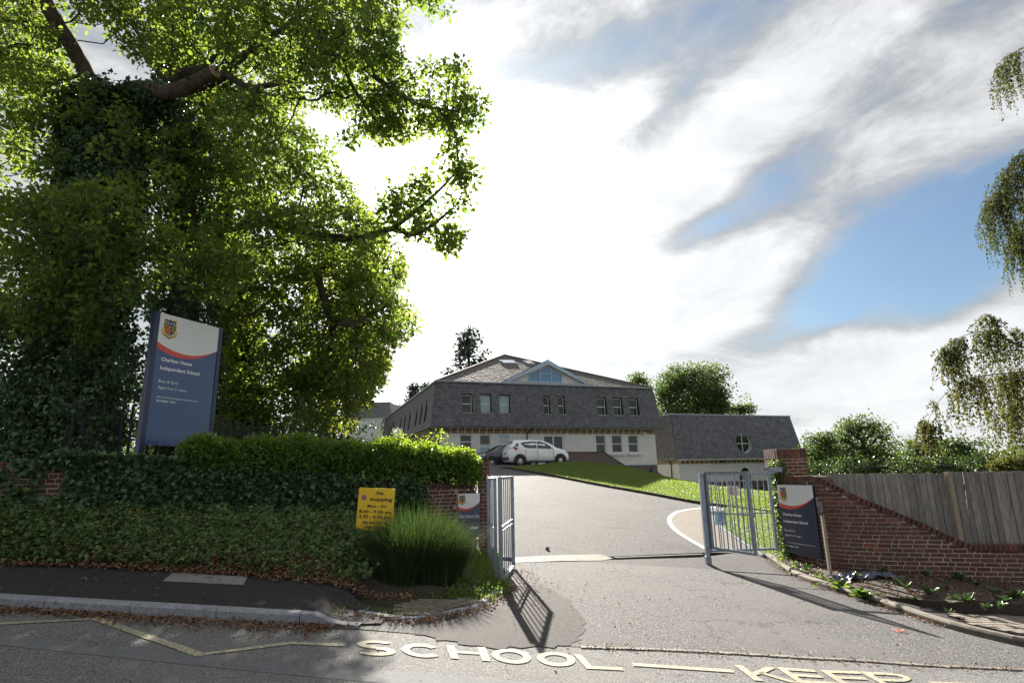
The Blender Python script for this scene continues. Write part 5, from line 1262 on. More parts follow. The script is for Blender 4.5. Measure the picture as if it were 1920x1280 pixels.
# ------------------------------------------------------------------ signs
def frame4(tl, tr, br_, bl):
    """panel frame from three corners: origin bottom-left, x right, z up, n toward the viewer"""
    tl, tr, bl = Vector(tl), Vector(tr), Vector(bl); ex = (tr-tl); W_ = ex.length; ex.normalize(); ez = Vector((0, 0, 1)); ex.z = 0; ex.normalize(); en = ex.cross(ez); H_ = (tl-bl).length
    return bl, ex, ez, en, W_, H_
def crest(parent, o, ex, ez, en, cx, cy, s, world=True):
    """shield with DtS lettering, red and navy quarters, gold scroll; s = overall height"""
    def pr(name, poly, mt, lift, par=None):
        mm = MB(); mm.add([o+ex*(cx+x*s)+ez*(cy+y*s)+en*lift for x, y in poly], [tuple(range(len(poly)))]); return mm.build(name, M[mt], par or parent, world=world)
    sh = [(-.34, .42), (-.22, .46), (-.10, .42), (0, .48), (.10, .42), (.22, .46), (.34, .42), (.31, .30), (.34, .18), (.34, -.02), (.26, -.22), (0, -.40), (-.26, -.22), (-.34, -.02), (-.34, .18), (-.31, .30)]
    pr('crest_shield', sh, 'gold', .004)
    pr('crest_top', [(-.29, .39), (-.2, .42), (-.1, .38), (0, .43), (.1, .38), (.2, .42), (.29, .39), (.27, .30), (.29, .19), (.29, .12), (-.29, .12), (-.29, .19), (-.27, .30)], 'crestnavy', .006)
    pr('crest_quarter', [(-.29, .09), (-.02, .09), (-.02, -.33), (-.22, -.20), (-.29, -.02)], 'crestred', .006)
    pr('crest_quarter', [(.02, .09), (.29, .09), (.29, -.02), (.22, -.20), (.02, -.33)], 'crestnavy', .006)
    pr('crest_scroll', [(-.42, -.10), (-.36, -.08), (-.28, -.26), (0, -.42), (.28, -.26), (.36, -.08), (.42, -.10), (.38, -.30), (.30, -.36), (0, -.52), (-.30, -.36), (-.38, -.30)], 'gold', .007)
    pr('crest_motto', [(-.30, -.27), (0, -.44), (.30, -.27), (.29, -.31), (0, -.48), (-.29, -.31)], 'crestnavy', .009)
    oo = o+ex*cx+ez*cy
    lettering('D+S', parent, oo, ex, ez, en, 0, .17*s, .17*s, M['signwhite'], width=.48*s, center=True, lift=.009, world=world, name='crest_letters')
    lettering('H', parent, oo, ex, ez, en, -.155*s, -.16*s, .19*s, M['gold'], width=.13*s, center=True, lift=.009, world=world, name='crest_letters')
    for x, y in ((.155, .02), (.10, -.05), (.21, -.05), (.155, -.10)): pr('crest_flower', [(x+.035*cos(k*pi/3), y+.035*sin(k*pi/3)) for k in range(6)], 'gold', .009)
    pr('crest_stem', [(.148, -.08), (.162, -.08), (.162, -.24), (.148, -.24)], 'gold', .0085)
def swoosh(parent, o, ex, ez, en, W_, ztop, yl, ymid, yr, band=.04):
    """white head of the panel bounded below by a curve, with a red band that thins to the right"""
    def cv(t): return yl*(1-t)**2 + 2*t*(1-t)*(2*ymid-.5*(yl+yr)) + yr*t*t
    n = 20; m = MB(); up_ = [o+ex*(W_*i/n)+ez*ztop+en*.002 for i in range(n+1)]; lo = [o+ex*(W_*i/n)+ez*cv(i/n)+en*.002 for i in range(n+1)]
    m.add(up_+lo, [(n+1+i, n+2+i, i+1, i) for i in range(n)]); m.build('panel_head', M['signwhite'], parent)
    m = MB(); a = [o+ex*(W_*i/n)+ez*cv(i/n)+en*.0035 for i in range(n+1)]; b = [o+ex*(W_*i/n)+ez*(cv(i/n)-band*(1-(i/n)**1.6))+en*.0035 for i in range(n+1)]
    m.add(a+b, [(n+1+i, n+2+i, i+1, i) for i in range(n)]); m.build('red_band', M['signred'], parent)
# big navy sign
tl, bl = at(292, 583, 10.25), at(264, 834, 10.25); bl = np.array((tl[0]-.0, tl[1], bl[2])); tr = at(418, 613, 11.65)
bl3 = Vector((tl[0], tl[1], at(266, 833, 10.25)[2])); o, ex, ez, en, W_, H_ = frame4(tl, tr, tr, bl3); H_ = tl[2]-bl3.z
BS = empty('school_sign', (tl[0], tl[1], g(tl[0], tl[1])), 0, 'tall navy school sign with white head and crest standing behind the left wall', 'sign')
m = MB(); m.prism([(.10, 0), (W_-.09, 0), (W_-.09, H_), (.10, H_)], .08, bl3, ex, ez, -en); m.build('sign_panel', M['navy'], BS)
for x0, x1 in ((-.0, .095), (W_-.085, W_)):
    m = MB(); m.prism([(x0, -1.2), (x1, -1.2), (x1, H_+.01), (x0, H_+.01)], .11, bl3+en*.012, ex, ez, -en); m.build('sign_post', M['navyframe'], BS)
O2 = bl3+ex*.10; W2 = W_-.19
swoosh(BS, O2, ex, ez, en, W2, H_-.002, H_-.555, H_-.70, H_-.50, .115)
crest(BS, O2, ex, ez, en, .22, H_-.27, .40)
T = lambda s, x, y, h, wd, b=False: lettering(s, BS, O2, ex, ez, en, x, y, h, M['textwhite'], width=wd, bold=b)
k = W2/1.0
T('Charlton House', .09*k, H_-.90, .068, .50*k, True); T('Independent School', .09*k, H_-1.06, .068, .64*k, True)
T('Boys & Girls', .09*k, H_-1.30, .052, .30*k); T('Aged 4 to 11 years', .09*k, H_-1.42, .052, .46*k)
T('charltonhouseindependentschool.co.uk', .09*k, H_-1.585, .034, .66*k); T('023 8067 1739', .09*k, H_-1.66, .036, .29*k, True)
# right sign on the curved wall
q0, q1 = WR.hit(1467, 950), WR.hit(1533, 950); pa, pb = WR.at(q0[0])[0], WR.at(q1[0])[0]
dS = (pb-pa)/np.linalg.norm(pb-pa); nS = np.array((dS[1], -dS[0])); pa = pa+nS*.14; pb = pb+nS*.06
def onv(u, v, p):   # height where the sight line in row v passes over plan distance of p
    r = ray(u, v); return EYE+r[2]*(p[1]/r[1])
zT1, zB1 = onv(1466, 908, pa), onv(1478, 1034, pa)
RS = empty('entrance_sign', (pa[0], pa[1], zB1), 0, 'navy and white school sign fixed low on the right brick wall', 'sign')
tl, tr, bl3 = Vector((*pa, zT1)), Vector((*pb, zT1)), Vector((*pa, zB1)); o, ex, ez, en, W_, H_ = frame4(tl, tr, tr, bl3)
m = MB(); m.prism([(0, 0), (W_, 0), (W_, H_), (0, H_)], .03, bl3, ex, ez, -en); m.build('sign_panel', M['navydark'], RS)
swoosh(RS, bl3, ex, ez, en, W_, H_-.002, H_*.735, H_*.70, H_*.83, .085)
crest(RS, bl3, ex, ez, en, W_*.17, H_*.865, .30)
T = lambda s, x, y, h, wd, b=False: lettering(s, RS, bl3, ex, ez, en, x*W_, y*H_, h, M['textwhite'], width=wd*W_, bold=b)
T('Charlton House', .08, .545, .052, .53, True); T('Independent School', .08, .445, .052, .68, True); T('Boys & Girls', .08, .315, .042, .30); T('Aged 4 to 11 years', .08, .245, .042, .46)
T('charltonhouseindependentschool.co.uk', .08, .145, .028, .82); T('023 8067 1739', .08, .09, .030, .34, True)
# visitor sign on the left wall end
q0, q1 = WL.hit(860, 950), WL.hit(897, 950) or (WL.L-.02, 0); pa, pb = WL.at(q0[0])[0], WL.at(q1[0])[0]
pa = pa+np.array((.0, -.10)); pb = pa+np.array((.44, .06))
zT1, zB1 = onv(861, 925, pa), onv(861, 1008, pa)
VS = empty('visitor_sign', (pa[0], pa[1], zB1), 0, 'small visitor entrance sign on the wall beside the narrow pier', 'sign')
tl, tr, bl3 = Vector((*pa, zT1)), Vector((*pb, zT1)), Vector((*pa, zB1)); o, ex, ez, en, W_, H_ = frame4(tl, tr, tr, bl3)
m = MB(); m.prism([(0, 0), (W_, 0), (W_, H_), (0, H_)], .015, bl3, ex, ez, -en); m.build('sign_panel', mat('slate_blue_panel', (.07, .085, .13), .5), VS)
swoosh(VS, bl3, ex, ez, en, W_, H_-.002, H_*.70, H_*.66, H_*.80, .055)
crest(VS, bl3, ex, ez, en, W_*.18, H_*.86, .20)
T = lambda s, x, y, h, wd, b=False: lettering(s, VS, bl3, ex, ez, en, x*W_, y*H_, h, M['textwhite'], width=wd*W_, bold=b)
T('Main Visitors Ent', .05, .44, .075, .93)
m = MB(); m.add([bl3+ex*(x*W_)+ez*(y*H_)+en*.004 for x, y in ((.55, .215), (.70, .27), (.68, .235), (.93, .235), (.93, .195), (.68, .195), (.70, .16))], [tuple(range(7))]); m.build('arrow', M['textwhite'], VS)
# yellow no stopping sign
c = at(704, 954, 9.55); YS = empty('no_stopping_sign', tuple(c), 0, 'yellow no stopping sign half sunk in the ivy behind the tall grass', 'sign'); YS.rotation_euler = (0, .05, -.10)
wY, hY = .60, .655
pts = []
for cx_, cy_, a0_ in ((wY/2-.02, hY/2-.02, 0), (-wY/2+.02, hY/2-.02, 90), (-wY/2+.02, -hY/2+.02, 180), (wY/2-.02, -hY/2+.02, 270)):
    for k in range(4): t = radians(a0_+30*k); pts.append((cx_+.02*cos(t), cy_+.02*sin(t)))
m = MB(); m.prism(pts, .006, (0, 0, 0), (1, 0, 0), (0, 0, 1), (0, 1, 0)); m.build('sign_plate', M['yellow'], YS, world=False)
m = MB(); m.bar((0, .05, -1.1), (0, .05, .2), .06, .06); m.build('sign_post', M['galv'], YS, world=False)
T = lambda s, x, y, h, wd, b=True: lettering(s, YS, (0, -.001, 0), (1, 0, 0), (0, 0, 1), (0, -1, 0), x, y, h, M['textblack'], width=wd, bold=b, center=True, world=False)
T('No', .06, .225, .055, .115); T('stopping', .08, .13, .055, .37); T('Mon - Fri', .02, .025, .045, .31); T('8.00 - 9.30 am', 0, -.062, .045, .53); T('2.30 - 6.00 pm', 0, -.138, .045, .53); T('on entrance', .01, -.222, .042, .42); T('markings', .01, -.295, .042, .32)
m = MB(); m.add([(-.205+.042*cos(2*pi*k/20), -.004, .175+.042*sin(2*pi*k/20)) for k in range(20)], [tuple(range(20))]); m.build('roundel', M['purple'], YS, world=False)
m = MB(); m.add([(-.205+q*cos(2*pi*k/20), -.0045, .175+q*sin(2*pi*k/20)) for k in range(20) for q in (.042, .034)], [(2*i, 2*i+1, (2*i+3) % 40, (2*i+2) % 40) for i in range(20)]); m.build('roundel_ring', M['crestred'], YS, world=False)
# leaning wooden post with a small box in the bed
pb_ = at(1556, 1068, 11.25); pt_ = at(1533, 938, 11.2)
PS = empty('key_post', tuple(pb_), 0, 'slim weathered post with a small grey box on top, in front of the right sign', 'post')
tp = Vector((pb_[0]-.02, pb_[1]-.02, pt_[2])); m = MB(); m.bar(Vector(pb_)-Vector((0, 0, .1)), tp, .05, .05); m.build('post', M['post'], PS)
m = MB(); m.box(tp+Vector((-.03, -.05, -.11)), (.10, .07, .26)); m.box(tp+Vector((-.03, -.05, .03)), (.12, .09, .02)); m.build('key_box', M['black'], PS)
m = MB(); m.box(tp+Vector((-.045, -.09, -.11)), (.06, .01, .20)); m.build('box_front', M['conc'], PS)

# ------------------------------------------------------------------ black railings behind the left wall
RLo = Path2(offset_line([(-12, 6.66), (-7.77, 8.9), (-4.5, 10.6), (-2.2, 11.85)], 1.7))
RLo = Path2([(p[0], p[1]) for p in RLo.P] + [(RLo.P[-1][0]+2.2, RLo.P[-1][1]+1.2)])
h0, h1 = RLo.hit(120)[0], RLo.hit(650)[0]; zr0 = (RLo.hit(410)[0], RLo.hit(410, 783)[1]); zr1 = (RLo.hit(620)[0], RLo.hit(620, 811)[1])
sl_r = (zr1[1]-zr0[1])/(zr1[0]-zr0[0]); ztr = lambda a: zr0[1]+sl_r*(a-zr0[0])
p0, _ = RLo.at(h0); RA = empty('black_railing', (*p0, g(*p0)+1), 0, 'black vertical bar railing behind the hedge and big sign', 'railing')
a = h0; rbm = MB().prism([(-.024, -.024), (.024, -.024), (.024, .024), (-.024, .024)], 1.9, (0, 0, -1.9), (1, 0, 0), (0, 1, 0), (0, 0, 1)).mesh('railing_bar', M['rail'])
while a < h1:
    p, th_ = RLo.at(a); link('railing_bar', rbm, RA, Vector((*p, ztr(a)))-Vector(RA.location), (0, 0, th_)); a += .152
for dz in (-1.35, -.28):
    pa, _ = RLo.at(h0); pb, _ = RLo.at(h1); m = MB(); 
    for k in range(12):
        x0_, x1_ = h0+(h1-h0)*k/12, h0+(h1-h0)*(k+1)/12; m.bar((*RLo.at(x0_)[0], ztr(x0_)+dz), (*RLo.at(x1_)[0], ztr(x1_)+dz), .02, .045)
    m.build('railing_rail', M['rail'], RA)

# ------------------------------------------------------------------ vegetation
def rnd_dirs(n, rng):
    v = rng.normal(size=(n, 3)); return v/np.linalg.norm(v, axis=1, keepdims=True)
def leaf_geo(pos, axis, nrm, ln, wd, fold=.25, simple=False, shape='oval'):
    """pos Nx3 base points, axis = midrib direction, nrm = face normal; folded along the midrib"""
    side = np.cross(axis, nrm); side /= np.linalg.norm(side, axis=1, keepdims=True)+1e-9; nrm = np.cross(side, axis)
    ln = ln[:, None]; wd = wd[:, None]; n = len(pos)
    if simple:
        V = np.stack([pos, pos+axis*ln*.5+side*wd*.5, pos+axis*ln, pos+axis*ln*.5-side*wd*.5], 1); Q = np.arange(4*n).reshape(n, 4); return V.reshape(-1, 3), Q, 4
    up = nrm*wd*fold
    if shape == 'ivy': k1, k2, w1, w2 = .12, .62, .55, .34
    else: k1, k2, w1, w2 = .28, .72, .40, .42
    V = np.stack([pos, pos+axis*ln*k1+side*wd*w1+up, pos+axis*ln*k2+side*wd*w2+up, pos+axis*ln, pos+axis*ln*k2-side*wd*w2+up, pos+axis*ln*k1-side*wd*w1+up], 1)
    b = (np.arange(n)*6)[:, None]; Q = np.concatenate([b+np.array([[0, 3, 2, 1]]), b+np.array([[0, 5, 4, 3]])], 0); return V.reshape(-1, 3), Q, 6
def foliage(name, centres, per, rad, size, material, rng, parent=None, up=.35, flat=1., simple=False, tint=None, aspect=.58, jit=.35, shape='oval', normals=None, outward=0.):
    """leaf sprays round each centre"""
    n = len(centres)*per; c = np.repeat(centres, per, 0)
    r = rng.random(n)**(1/2.2); d = rnd_dirs(n, rng); off = d*r[:, None]*rad*rng.uniform(.6, 1.3, (n, 1)); off[:, 2] *= flat
    pos = c+off; ax = d*.7+rnd_dirs(n, rng)*.6; ax[:, 2] -= .15; ax /= np.linalg.norm(ax, axis=1, keepdims=True)
    nr = rnd_dirs(n, rng); nr[:, 2] = np.abs(nr[:, 2])+up
    if normals is not None: nr = nr*.55+np.repeat(normals, per, 0)*outward
    nr /= np.linalg.norm(nr, axis=1, keepdims=True)
    ln = size*(1+jit*rng.uniform(-1.3, 1.2, n)); V, Q, k = leaf_geo(pos, ax, nr, ln, ln*aspect*rng.uniform(.8, 1.2, n), simple=simple, shape=shape)
    ct = np.repeat(rng.random(len(centres)), per) if tint is None else np.repeat(tint, per)
    tt = np.clip(.12+.55*ct+.35*rng.random(n)-.1, 0, .86); hot = rng.random(n) < .012+.05*(ct > .93); tt[hot] = rng.uniform(.9, 1., hot.sum())
    me = fast_mesh(name, V, Q, material, np.repeat(tt, k)); o = link(name, me, parent)
    if parent is not None and parent.parent is None: o.location = -parent.location
    return o
def segs_mesh(name, A, Bv, ra, rb, material, parent=None, n=4):
    A, Bv = np.asarray(A), np.asarray(Bv); d = Bv-A; d /= np.linalg.norm(d, axis=1, keepdims=True)+1e-9
    ref = np.where(np.abs(d[:, 2:3]) > .9, np.array([[1., 0, 0]]), np.array([[0, 0, 1.]])); s = np.cross(d, ref); s /= np.linalg.norm(s, axis=1, keepdims=True); t = np.cross(d, s)
    V = []
    for P_, R_ in ((A, ra), (Bv, rb)):
        for k in range(n): V.append(P_+(s*cos(2*pi*k/n)+t*sin(2*pi*k/n))*np.asarray(R_)[:, None])
    V = np.stack(V, 1).reshape(-1, 3); b = (np.arange(len(A))*2*n)[:, None]; Q = np.concatenate([b+np.array([[k, (k+1) % n, n+(k+1) % n, n+k]]) for k in range(n)], 0)
    o = link(name, fast_mesh(name, V, Q, material), parent)
    if parent is not None: o.location = -parent.location
    return o
def limb_pts(P):
    """P rows: u, v, Y, radius -> smooth 3D polyline with radii"""
    Q = [np.append(at(u, v, Y), r) for u, v, Y, r in P]; return catmull(Q, 5)
def skeleton(limbs, C_, rng, name, parent, maxr=.05, base=.0045, cull=None):
    """join every leaf centre to the nearest wood that is already there, so twigs thicken toward the limbs"""
    nodes = []; 
    for L_ in limbs:
        for a, b in zip(L_, L_[1:]):
            for t in (0, .5): nodes.append(a[:3]*(1-t)+b[:3]*t)
        nodes.append(L_[-1][:3])
    nl = len(nodes); nodes = np.array(nodes); d0 = np.min(np.linalg.norm(C_[:, None, :]-nodes[None, ::2, :], axis=2), axis=1); order = np.argsort(d0)
    P_ = np.zeros((nl+len(C_)*2, 3)); P_[:nl] = nodes; par = -np.ones(len(P_), int); cnt = nl; dl = np.zeros(len(P_))
    for i in order:
        c = C_[i]; D = np.linalg.norm(P_[:cnt]-c, axis=1)+.35*dl[:cnt]; j = int(np.argmin(D)); dist = np.linalg.norm(P_[j]-c)
        mid = (P_[j]+c)/2+rng.normal(size=3)*dist*.10; P_[cnt] = mid; par[cnt] = j; dl[cnt] = dl[j]+dist/2; P_[cnt+1] = c; par[cnt+1] = cnt; dl[cnt+1] = dl[j]+dist; cnt += 2
    w_ = np.ones(cnt)
    for i in range(cnt-1, nl-1, -1): w_[par[i]] += w_[i]
    idx = np.arange(nl, cnt); r = np.minimum(base*np.sqrt(w_), maxr); pj = par[idx]
    rb = r[idx]; ra = np.where(pj < nl, rb*1.15, np.minimum(r[pj], rb*1.5))
    return segs_mesh(name, P_[pj], P_[idx], ra, rb, M['twig'], parent)
def region(poly, Y0, Y1, per_m2, rng, pad=0):
    """points filling the solid that lies between two distances inside an outline; the outline is that of the crown as it stands"""
    xs = [p[0] for p in poly]; ys = [p[1] for p in poly]; A_ = 0
    for (x1, y1), (x2, y2) in zip(poly, poly[1:]+poly[:1]): A_ += x1*y2-x2*y1
    A_ = abs(A_)/2; Ym = (Y0+Y1)/2; n = int(A_*(Ym/FPX)**2*per_m2); out = []
    while len(out) < n:
        u, v = rng.uniform(min(xs), max(xs)), rng.uniform(min(ys), max(ys))
        if inpoly(u, v, poly): out.append(at(u, v, rng.uniform(Y0, Y1)))
    return out
def thin(P_, rng, cell, keep):
    """drops whole pockets so that the sky shows through in gaps"""
    P_ = np.array(P_); k = np.floor(P_/cell).astype(int); h = (k[:, 0]*73856093 ^ k[:, 1]*19349663 ^ k[:, 2]*83492791) % 1000/1000.; return P_[h < keep]
def tree(name, label, base, limbs, regions, size, per, rad, lm, seed, trunk_mat='bark', simple=False, group=None, keep=.8, cell=.9, ivy=None, nring=10, parts_twigs=True, flat=.8, base_r=.0040, aspect=.70, dmul=1., clear=None):
    rng = np.random.default_rng(seed); T_ = empty(name, tuple(base), 0, label, 'tree', group)
    LP = [limb_pts(l) for l in limbs]
    for i, l in enumerate(LP):
        m = MB(); m.tube([Vector(q[:3]) for q in l], [max(.01, q[3]) for q in l], nring, wob=.06); m.build('trunk' if i == 0 else 'limb', M[trunk_mat], T_, smooth=True)
    C_ = []
    for r in regions:
        poly, Y0, Y1, dn = r[:4]; dn = dn*dmul; kp = r[4] if len(r) > 4 else keep; q = thin(region(poly, Y0, Y1, dn, rng), rng, cell, kp); C_.append(q)
    C_ = np.concatenate(C_)
    if clear:
        kp_ = []
        for c in C_:
            d = c-CO; z = d @ _f; u, v = 960+FPX*(d @ _r)/z, 640-FPX*(d @ _u)/z
            kp_.append(not any(inpoly(u, v, q) and c[1] < y_ for q, y_ in clear))
        C_ = C_[np.array(kp_)]
    foliage('crown', C_, per, rad, size, M[lm], rng, T_, simple=simple, flat=flat, aspect=aspect)
    if parts_twigs: tag(skeleton(LP, C_, rng, 'twigs', T_, base=base_r), kind='stuff')
    return T_, C_

# --- the big ivy-clad oak nearest the road
limA = [[(105, 905, 12.4, .55), (140, 700, 12.3, .42), (172, 480, 12.2, .36), (195, 300, 12.1, .33), (205, 190, 12.0, .30)],
        [(200, 230, 12.0, .22), (168, 150, 11.7, .175), (130, 80, 11.3, .165), (88, 10, 10.8, .155), (50, -90, 10.2, .13), (10, -220, 9.6, .09)],
        [(205, 190, 12.0, .26), (262, 166, 11.6, .185), (312, 173, 11.3, .17), (360, 158, 11.1, .165), (403, 134, 10.85, .135)],
        [(320, 170, 11.3, .16), (380, 160, 11.35, .13), (425, 138, 11.3, .11), (452, 108, 11.3, .085), (505, 72, 11.2, .06), (560, 30, 11.1, .045), (620, -30, 11, .035)],
        [(425, 140, 11.3, .09), (465, 164, 11.1, .075), (505, 160, 11., .06), (548, 152, 10.9, .045)],
        [(395, 118, 11.4, .05), (420, 70, 11.2, .045), (400, 20, 11.1, .035), (380, -30, 11, .03)],
        [(330, 150, 11.6, .10), (300, 135, 11.9, .12), (340, 138, 11.9, .12), (390, 128, 11.7, .10)]]
regA = [([(-120, -420), (700, -420), (760, -60), (742, 20), (750, 90), (700, 60), (560, -20), (300, -60), (-120, -60)], 8.6, 12.5, 10, .85),
        ([(-60, -60), (300, -60), (560, -40), (720, -60), (738, 0), (748, 80), (700, 120), (600, 140), (560, 160), (480, 240), (400, 240), (330, 140), (230, 90), (120, 20), (-60, 30)], 9.6, 12.8, 30, .92),
        ([(740, -60), (850, -60), (836, 15), (808, 34), (775, 12)], 10, 10.8, 24, 1.),
        ([(-60, 20), (120, 30), (130, 110), (180, 190), (100, 330), (-60, 350)], 10.6, 13.4, 32, .9),
        ([(60, 120), (330, 190), (340, 380), (120, 380)], 10.2, 11.6, 7, .6),
        ([(-60, 340), (60, 350), (170, 345), (250, 375), (330, 430), (335, 500), (250, 560), (170, 640), (90, 600), (-60, 640)], 9.6, 11.4, 30, .8),
        ([(330, 440), (420, 440), (490, 480), (480, 560), (380, 560), (300, 520)], 10.4, 11.6, 26, .75)]
CLR = [([(200, 150), (300, 130), (400, 100), (430, 120), (540, 145), (540, 172), (440, 175), (330, 205), (215, 200)], 11.45), ([(55, -80), (100, -80), (185, 150), (145, 160)], 11.8), ([(420, 140), (455, 90), (540, 30), (560, 45), (480, 110), (445, 150)], 11.3)]
TA, CA = tree('oak_tree', 'large oak with ivy covered trunk and a sawn limb, left foreground', at(105, 905, 12.4), limA, regA, .100, 36, .27, 'oak', 21, ivy=True, dmul=1.35, clear=CLR)
p, q = limb_pts(limA[2])[-1], limb_pts(limA[2])[-3]; d_ = (p[:3]-q[:3]); d_ /= np.linalg.norm(d_)
m = MB(); m.tube([Vector(p[:3]-d_*.01), Vector(p[:3]+d_*.02)], [.137, .132], 14); m.build('sawn_end', M['cutwood'], TA)
def ivy_column(parent, limb, u_, seed, n, rad, size=.075, mat_='ivy', name='ivy'):
    rng = np.random.default_rng(seed); L_ = limb_pts(limb); cen = []; nor = []
    for _ in range(n):
        i = rng.integers(0, len(L_)-1); t = rng.random(); p = L_[i]*(1-t)+L_[i+1]*t; a = rng.uniform(0, 2*pi); dd = np.array((cos(a), sin(a), rng.uniform(-.3, .3))); rr = (p[3]+rad*rng.random()**.7); cen.append(p[:3]+dd*rr); nor.append(dd)
    return foliage(name, np.array(cen), 26, .20, size, M[mat_], rng, parent, shape='ivy', aspect=.95, normals=np.array(nor), outward=.8)
ivy_column(TA, limA[0], 0, 31, 2300, .62)
ivy_column(TA, [(215, 200, 12., .2), (275, 185, 11.7, .15), (330, 210, 11.9, .1)], 0, 32, 160, .3)
rng = np.random.default_rng(33)
bush = thin(region([(-80, 560), (90, 600), (210, 560), (262, 640), (255, 740), (240, 800), (182, 862), (-80, 862)], 10.6, 12.4, 34, rng), rng, .7, .92)
bush = np.array([p_ for p_ in bush if p_[1] > 8.9+.54*(p_[0]+7.77)+.2 and not (p_[0] > -7.55+.0*(p_[1]) and p_[2] < 2.85)])
foliage('ivy', bush, 34, .24, .075, M['ivy'], rng, TA, shape='ivy', aspect=.95, up=.1)

# --- second oak, its trunk a dark column of ivy
limB = [[(335, 870, 14.6, .45), (345, 600, 14.4, .38), (345, 300, 14.1, .33), (338, 60, 13.8, .30), (330, -150, 13.4, .25), (320, -350, 13, .2)],
        [(338, -20, 13.6, .2), (400, -25, 13.0, .16), (450, 5, 12.7, .14), (500, 30, 12.3, .13), (560, 62, 12, .11), (640, 90, 11.6, .08), (710, 150, 11.3, .06), (780, 195, 11., .045), (860, 210, 10.8, .025)],
        [(560, 62, 12, .07), (620, 60, 11.9, .06), (690, 72, 11.6, .04), (735, 110, 11.5, .025)],
        [(640, 90, 11.6, .05), (655, 150, 11.6, .045), (690, 205, 11.5, .035), (730, 260, 11.3, .02)],
        [(820, 205, 10.9, .03), (850, 240, 10.9, .025), (858, 290, 11., .022), (862, 350, 11.2, .018)]]
regB = [([(400, 60), (560, 20), (700, 60), (745, 20), (770, 90), (745, 150), (760, 230), (700, 262), (640, 215), (590, 185), (545, 240), (480, 330), (400, 330)], 10.8, 13.2, 26, .82),
        ([(700, 130), (742, 95), (770, 130), (820, 108), (862, 120), (868, 160), (905, 178), (908, 222), (870, 252), (838, 245), (800, 250), (770, 272), (742, 290), (725, 262), (690, 225)], 10.6, 11.8, 32, .82),
        ([(660, 180), (740, 200), (768, 268), (745, 292), (715, 262), (672, 252)], 10.8, 11.8, 26, .75),
        ([(600, 165), (660, 190), (640, 215), (670, 262), (648, 272), (608, 245), (590, 205)], 11, 11.8, 20, .7),
        ([(835, 245), (860, 250), (880, 300), (885, 345), (862, 352), (830, 310)], 10.7, 11.5, 32, .85),
        ([(205, 170), (420, 230), (470, 340), (400, 460), (300, 430), (200, 350)], 12.6, 14.6, 22, .8)]
TB, CB = tree('oak_tree', 'tall oak behind the sawn limb, reaching far right over the sky', at(335, 870, 14.6), limB, regB, .098, 36, .25, 'oak', 22, dmul=1.2, clear=CLR[:1])
ivy_column(TB, limB[0], 0, 41, 1500, .45)
# --- third oak, middle, with the long low arm
limC = [[(455, 860, 17.5, .42), (448, 700, 17.3, .36), (436, 560, 17.1, .32), (420, 430, 16.8, .28), (430, 300, 16.5, .2), (470, 180, 16, .12)],
        [(425, 470, 16.6, .20), (470, 415, 15.8, .17), (540, 425, 14.9, .14), (600, 443, 14.1, .125), (650, 446, 13.4, .105), (700, 438, 12.8, .09), (742, 428, 12.3, .07), (768, 440, 11.9, .05), (800, 430, 11.6, .04), (850, 390, 11.4, .025)],
        [(742, 425, 12.1, .05), (780, 395, 11.8, .045), (820, 360, 11.5, .03), (858, 320, 11.4, .02)],
        [(590, 500, 15.5, .11), (608, 560, 15.2, .10), (622, 595, 15, .095), (658, 608, 14.8, .08), (690, 590, 14.6, .03)],
        [(380, 545, 15.8, .10), (440, 543, 15.5, .085), (500, 540, 15.2, .06)], [(378, 560, 15.4, .08), (420, 580, 15.2, .06), (465, 592, 15, .05), (510, 560, 15, .03)]]
regC = [([(400, 300), (480, 230), (560, 230), (600, 262), (640, 330), (690, 380), (705, 430), (690, 520), (560, 520), (420, 520), (380, 400)], 14., 18.2, 22, .93),
        ([(690, 375), (715, 350), (740, 350), (762, 362), (800, 318), (830, 290), (880, 300), (888, 345), (882, 395), (846, 470), (815, 470), (795, 450), (762, 470), (725, 460), (690, 440)], 11.3, 12.6, 27, .80),
        ([(440, 370), (560, 380), (690, 400), (690, 460), (560, 470), (440, 440)], 11.8, 13.4, 15, .85),
        ([(690, 430), (760, 470), (748, 500), (775, 520), (742, 560), (700, 560), (640, 520)], 13, 16.5, 22, .8),
        ([(400, 500), (560, 510), (690, 520), (740, 560), (780, 600), (772, 622), (735, 650), (705, 700), (600, 720), (420, 700)], 14.5, 18.5, 24, .85),
        ([(420, 680), (600, 700), (710, 690), (700, 745), (640, 800), (430, 830)], 15.5, 18.5, 22, .85)]
TC, CC = tree('oak_tree', 'oak in the middle with one low arm stretched across the bright sky', at(455, 860, 17.5), limC, regC, .118, 28, .29, 'oak', 23, dmul=1.5)
ivy_column(TC, limC[0][:4], 0, 42, 700, .3, size=.09)
# --- fourth, paler tree by the building
limD = [[(610, 860, 22, .35), (620, 740, 21.8, .28), (640, 640, 21.5, .22), (650, 520, 21.2, .14)], [(640, 640, 21.5, .12), (690, 590, 21, .07), (740, 560, 20.5, .04)], [(625, 720, 21.6, .12), (680, 690, 21.2, .07), (712, 660, 21, .04)]]
regD = [([(580, 470), (690, 455), (745, 480), (762, 520), (740, 545), (776, 575), (778, 610), (735, 640), (728, 670), (716, 700), (700, 742), (660, 800), (560, 815), (560, 600)], 18.5, 22.5, 17, .86),
        ([(690, 600), (735, 600), (722, 700), (700, 745), (665, 760)], 19, 21, 22, .9)]
TD, CD = tree('oak_tree', 'paler yellowing tree at the right edge of the oaks beside the school', at(610, 860, 22), limD, regD, .125, 30, .28, 'oak2', 24, dmul=1.4)
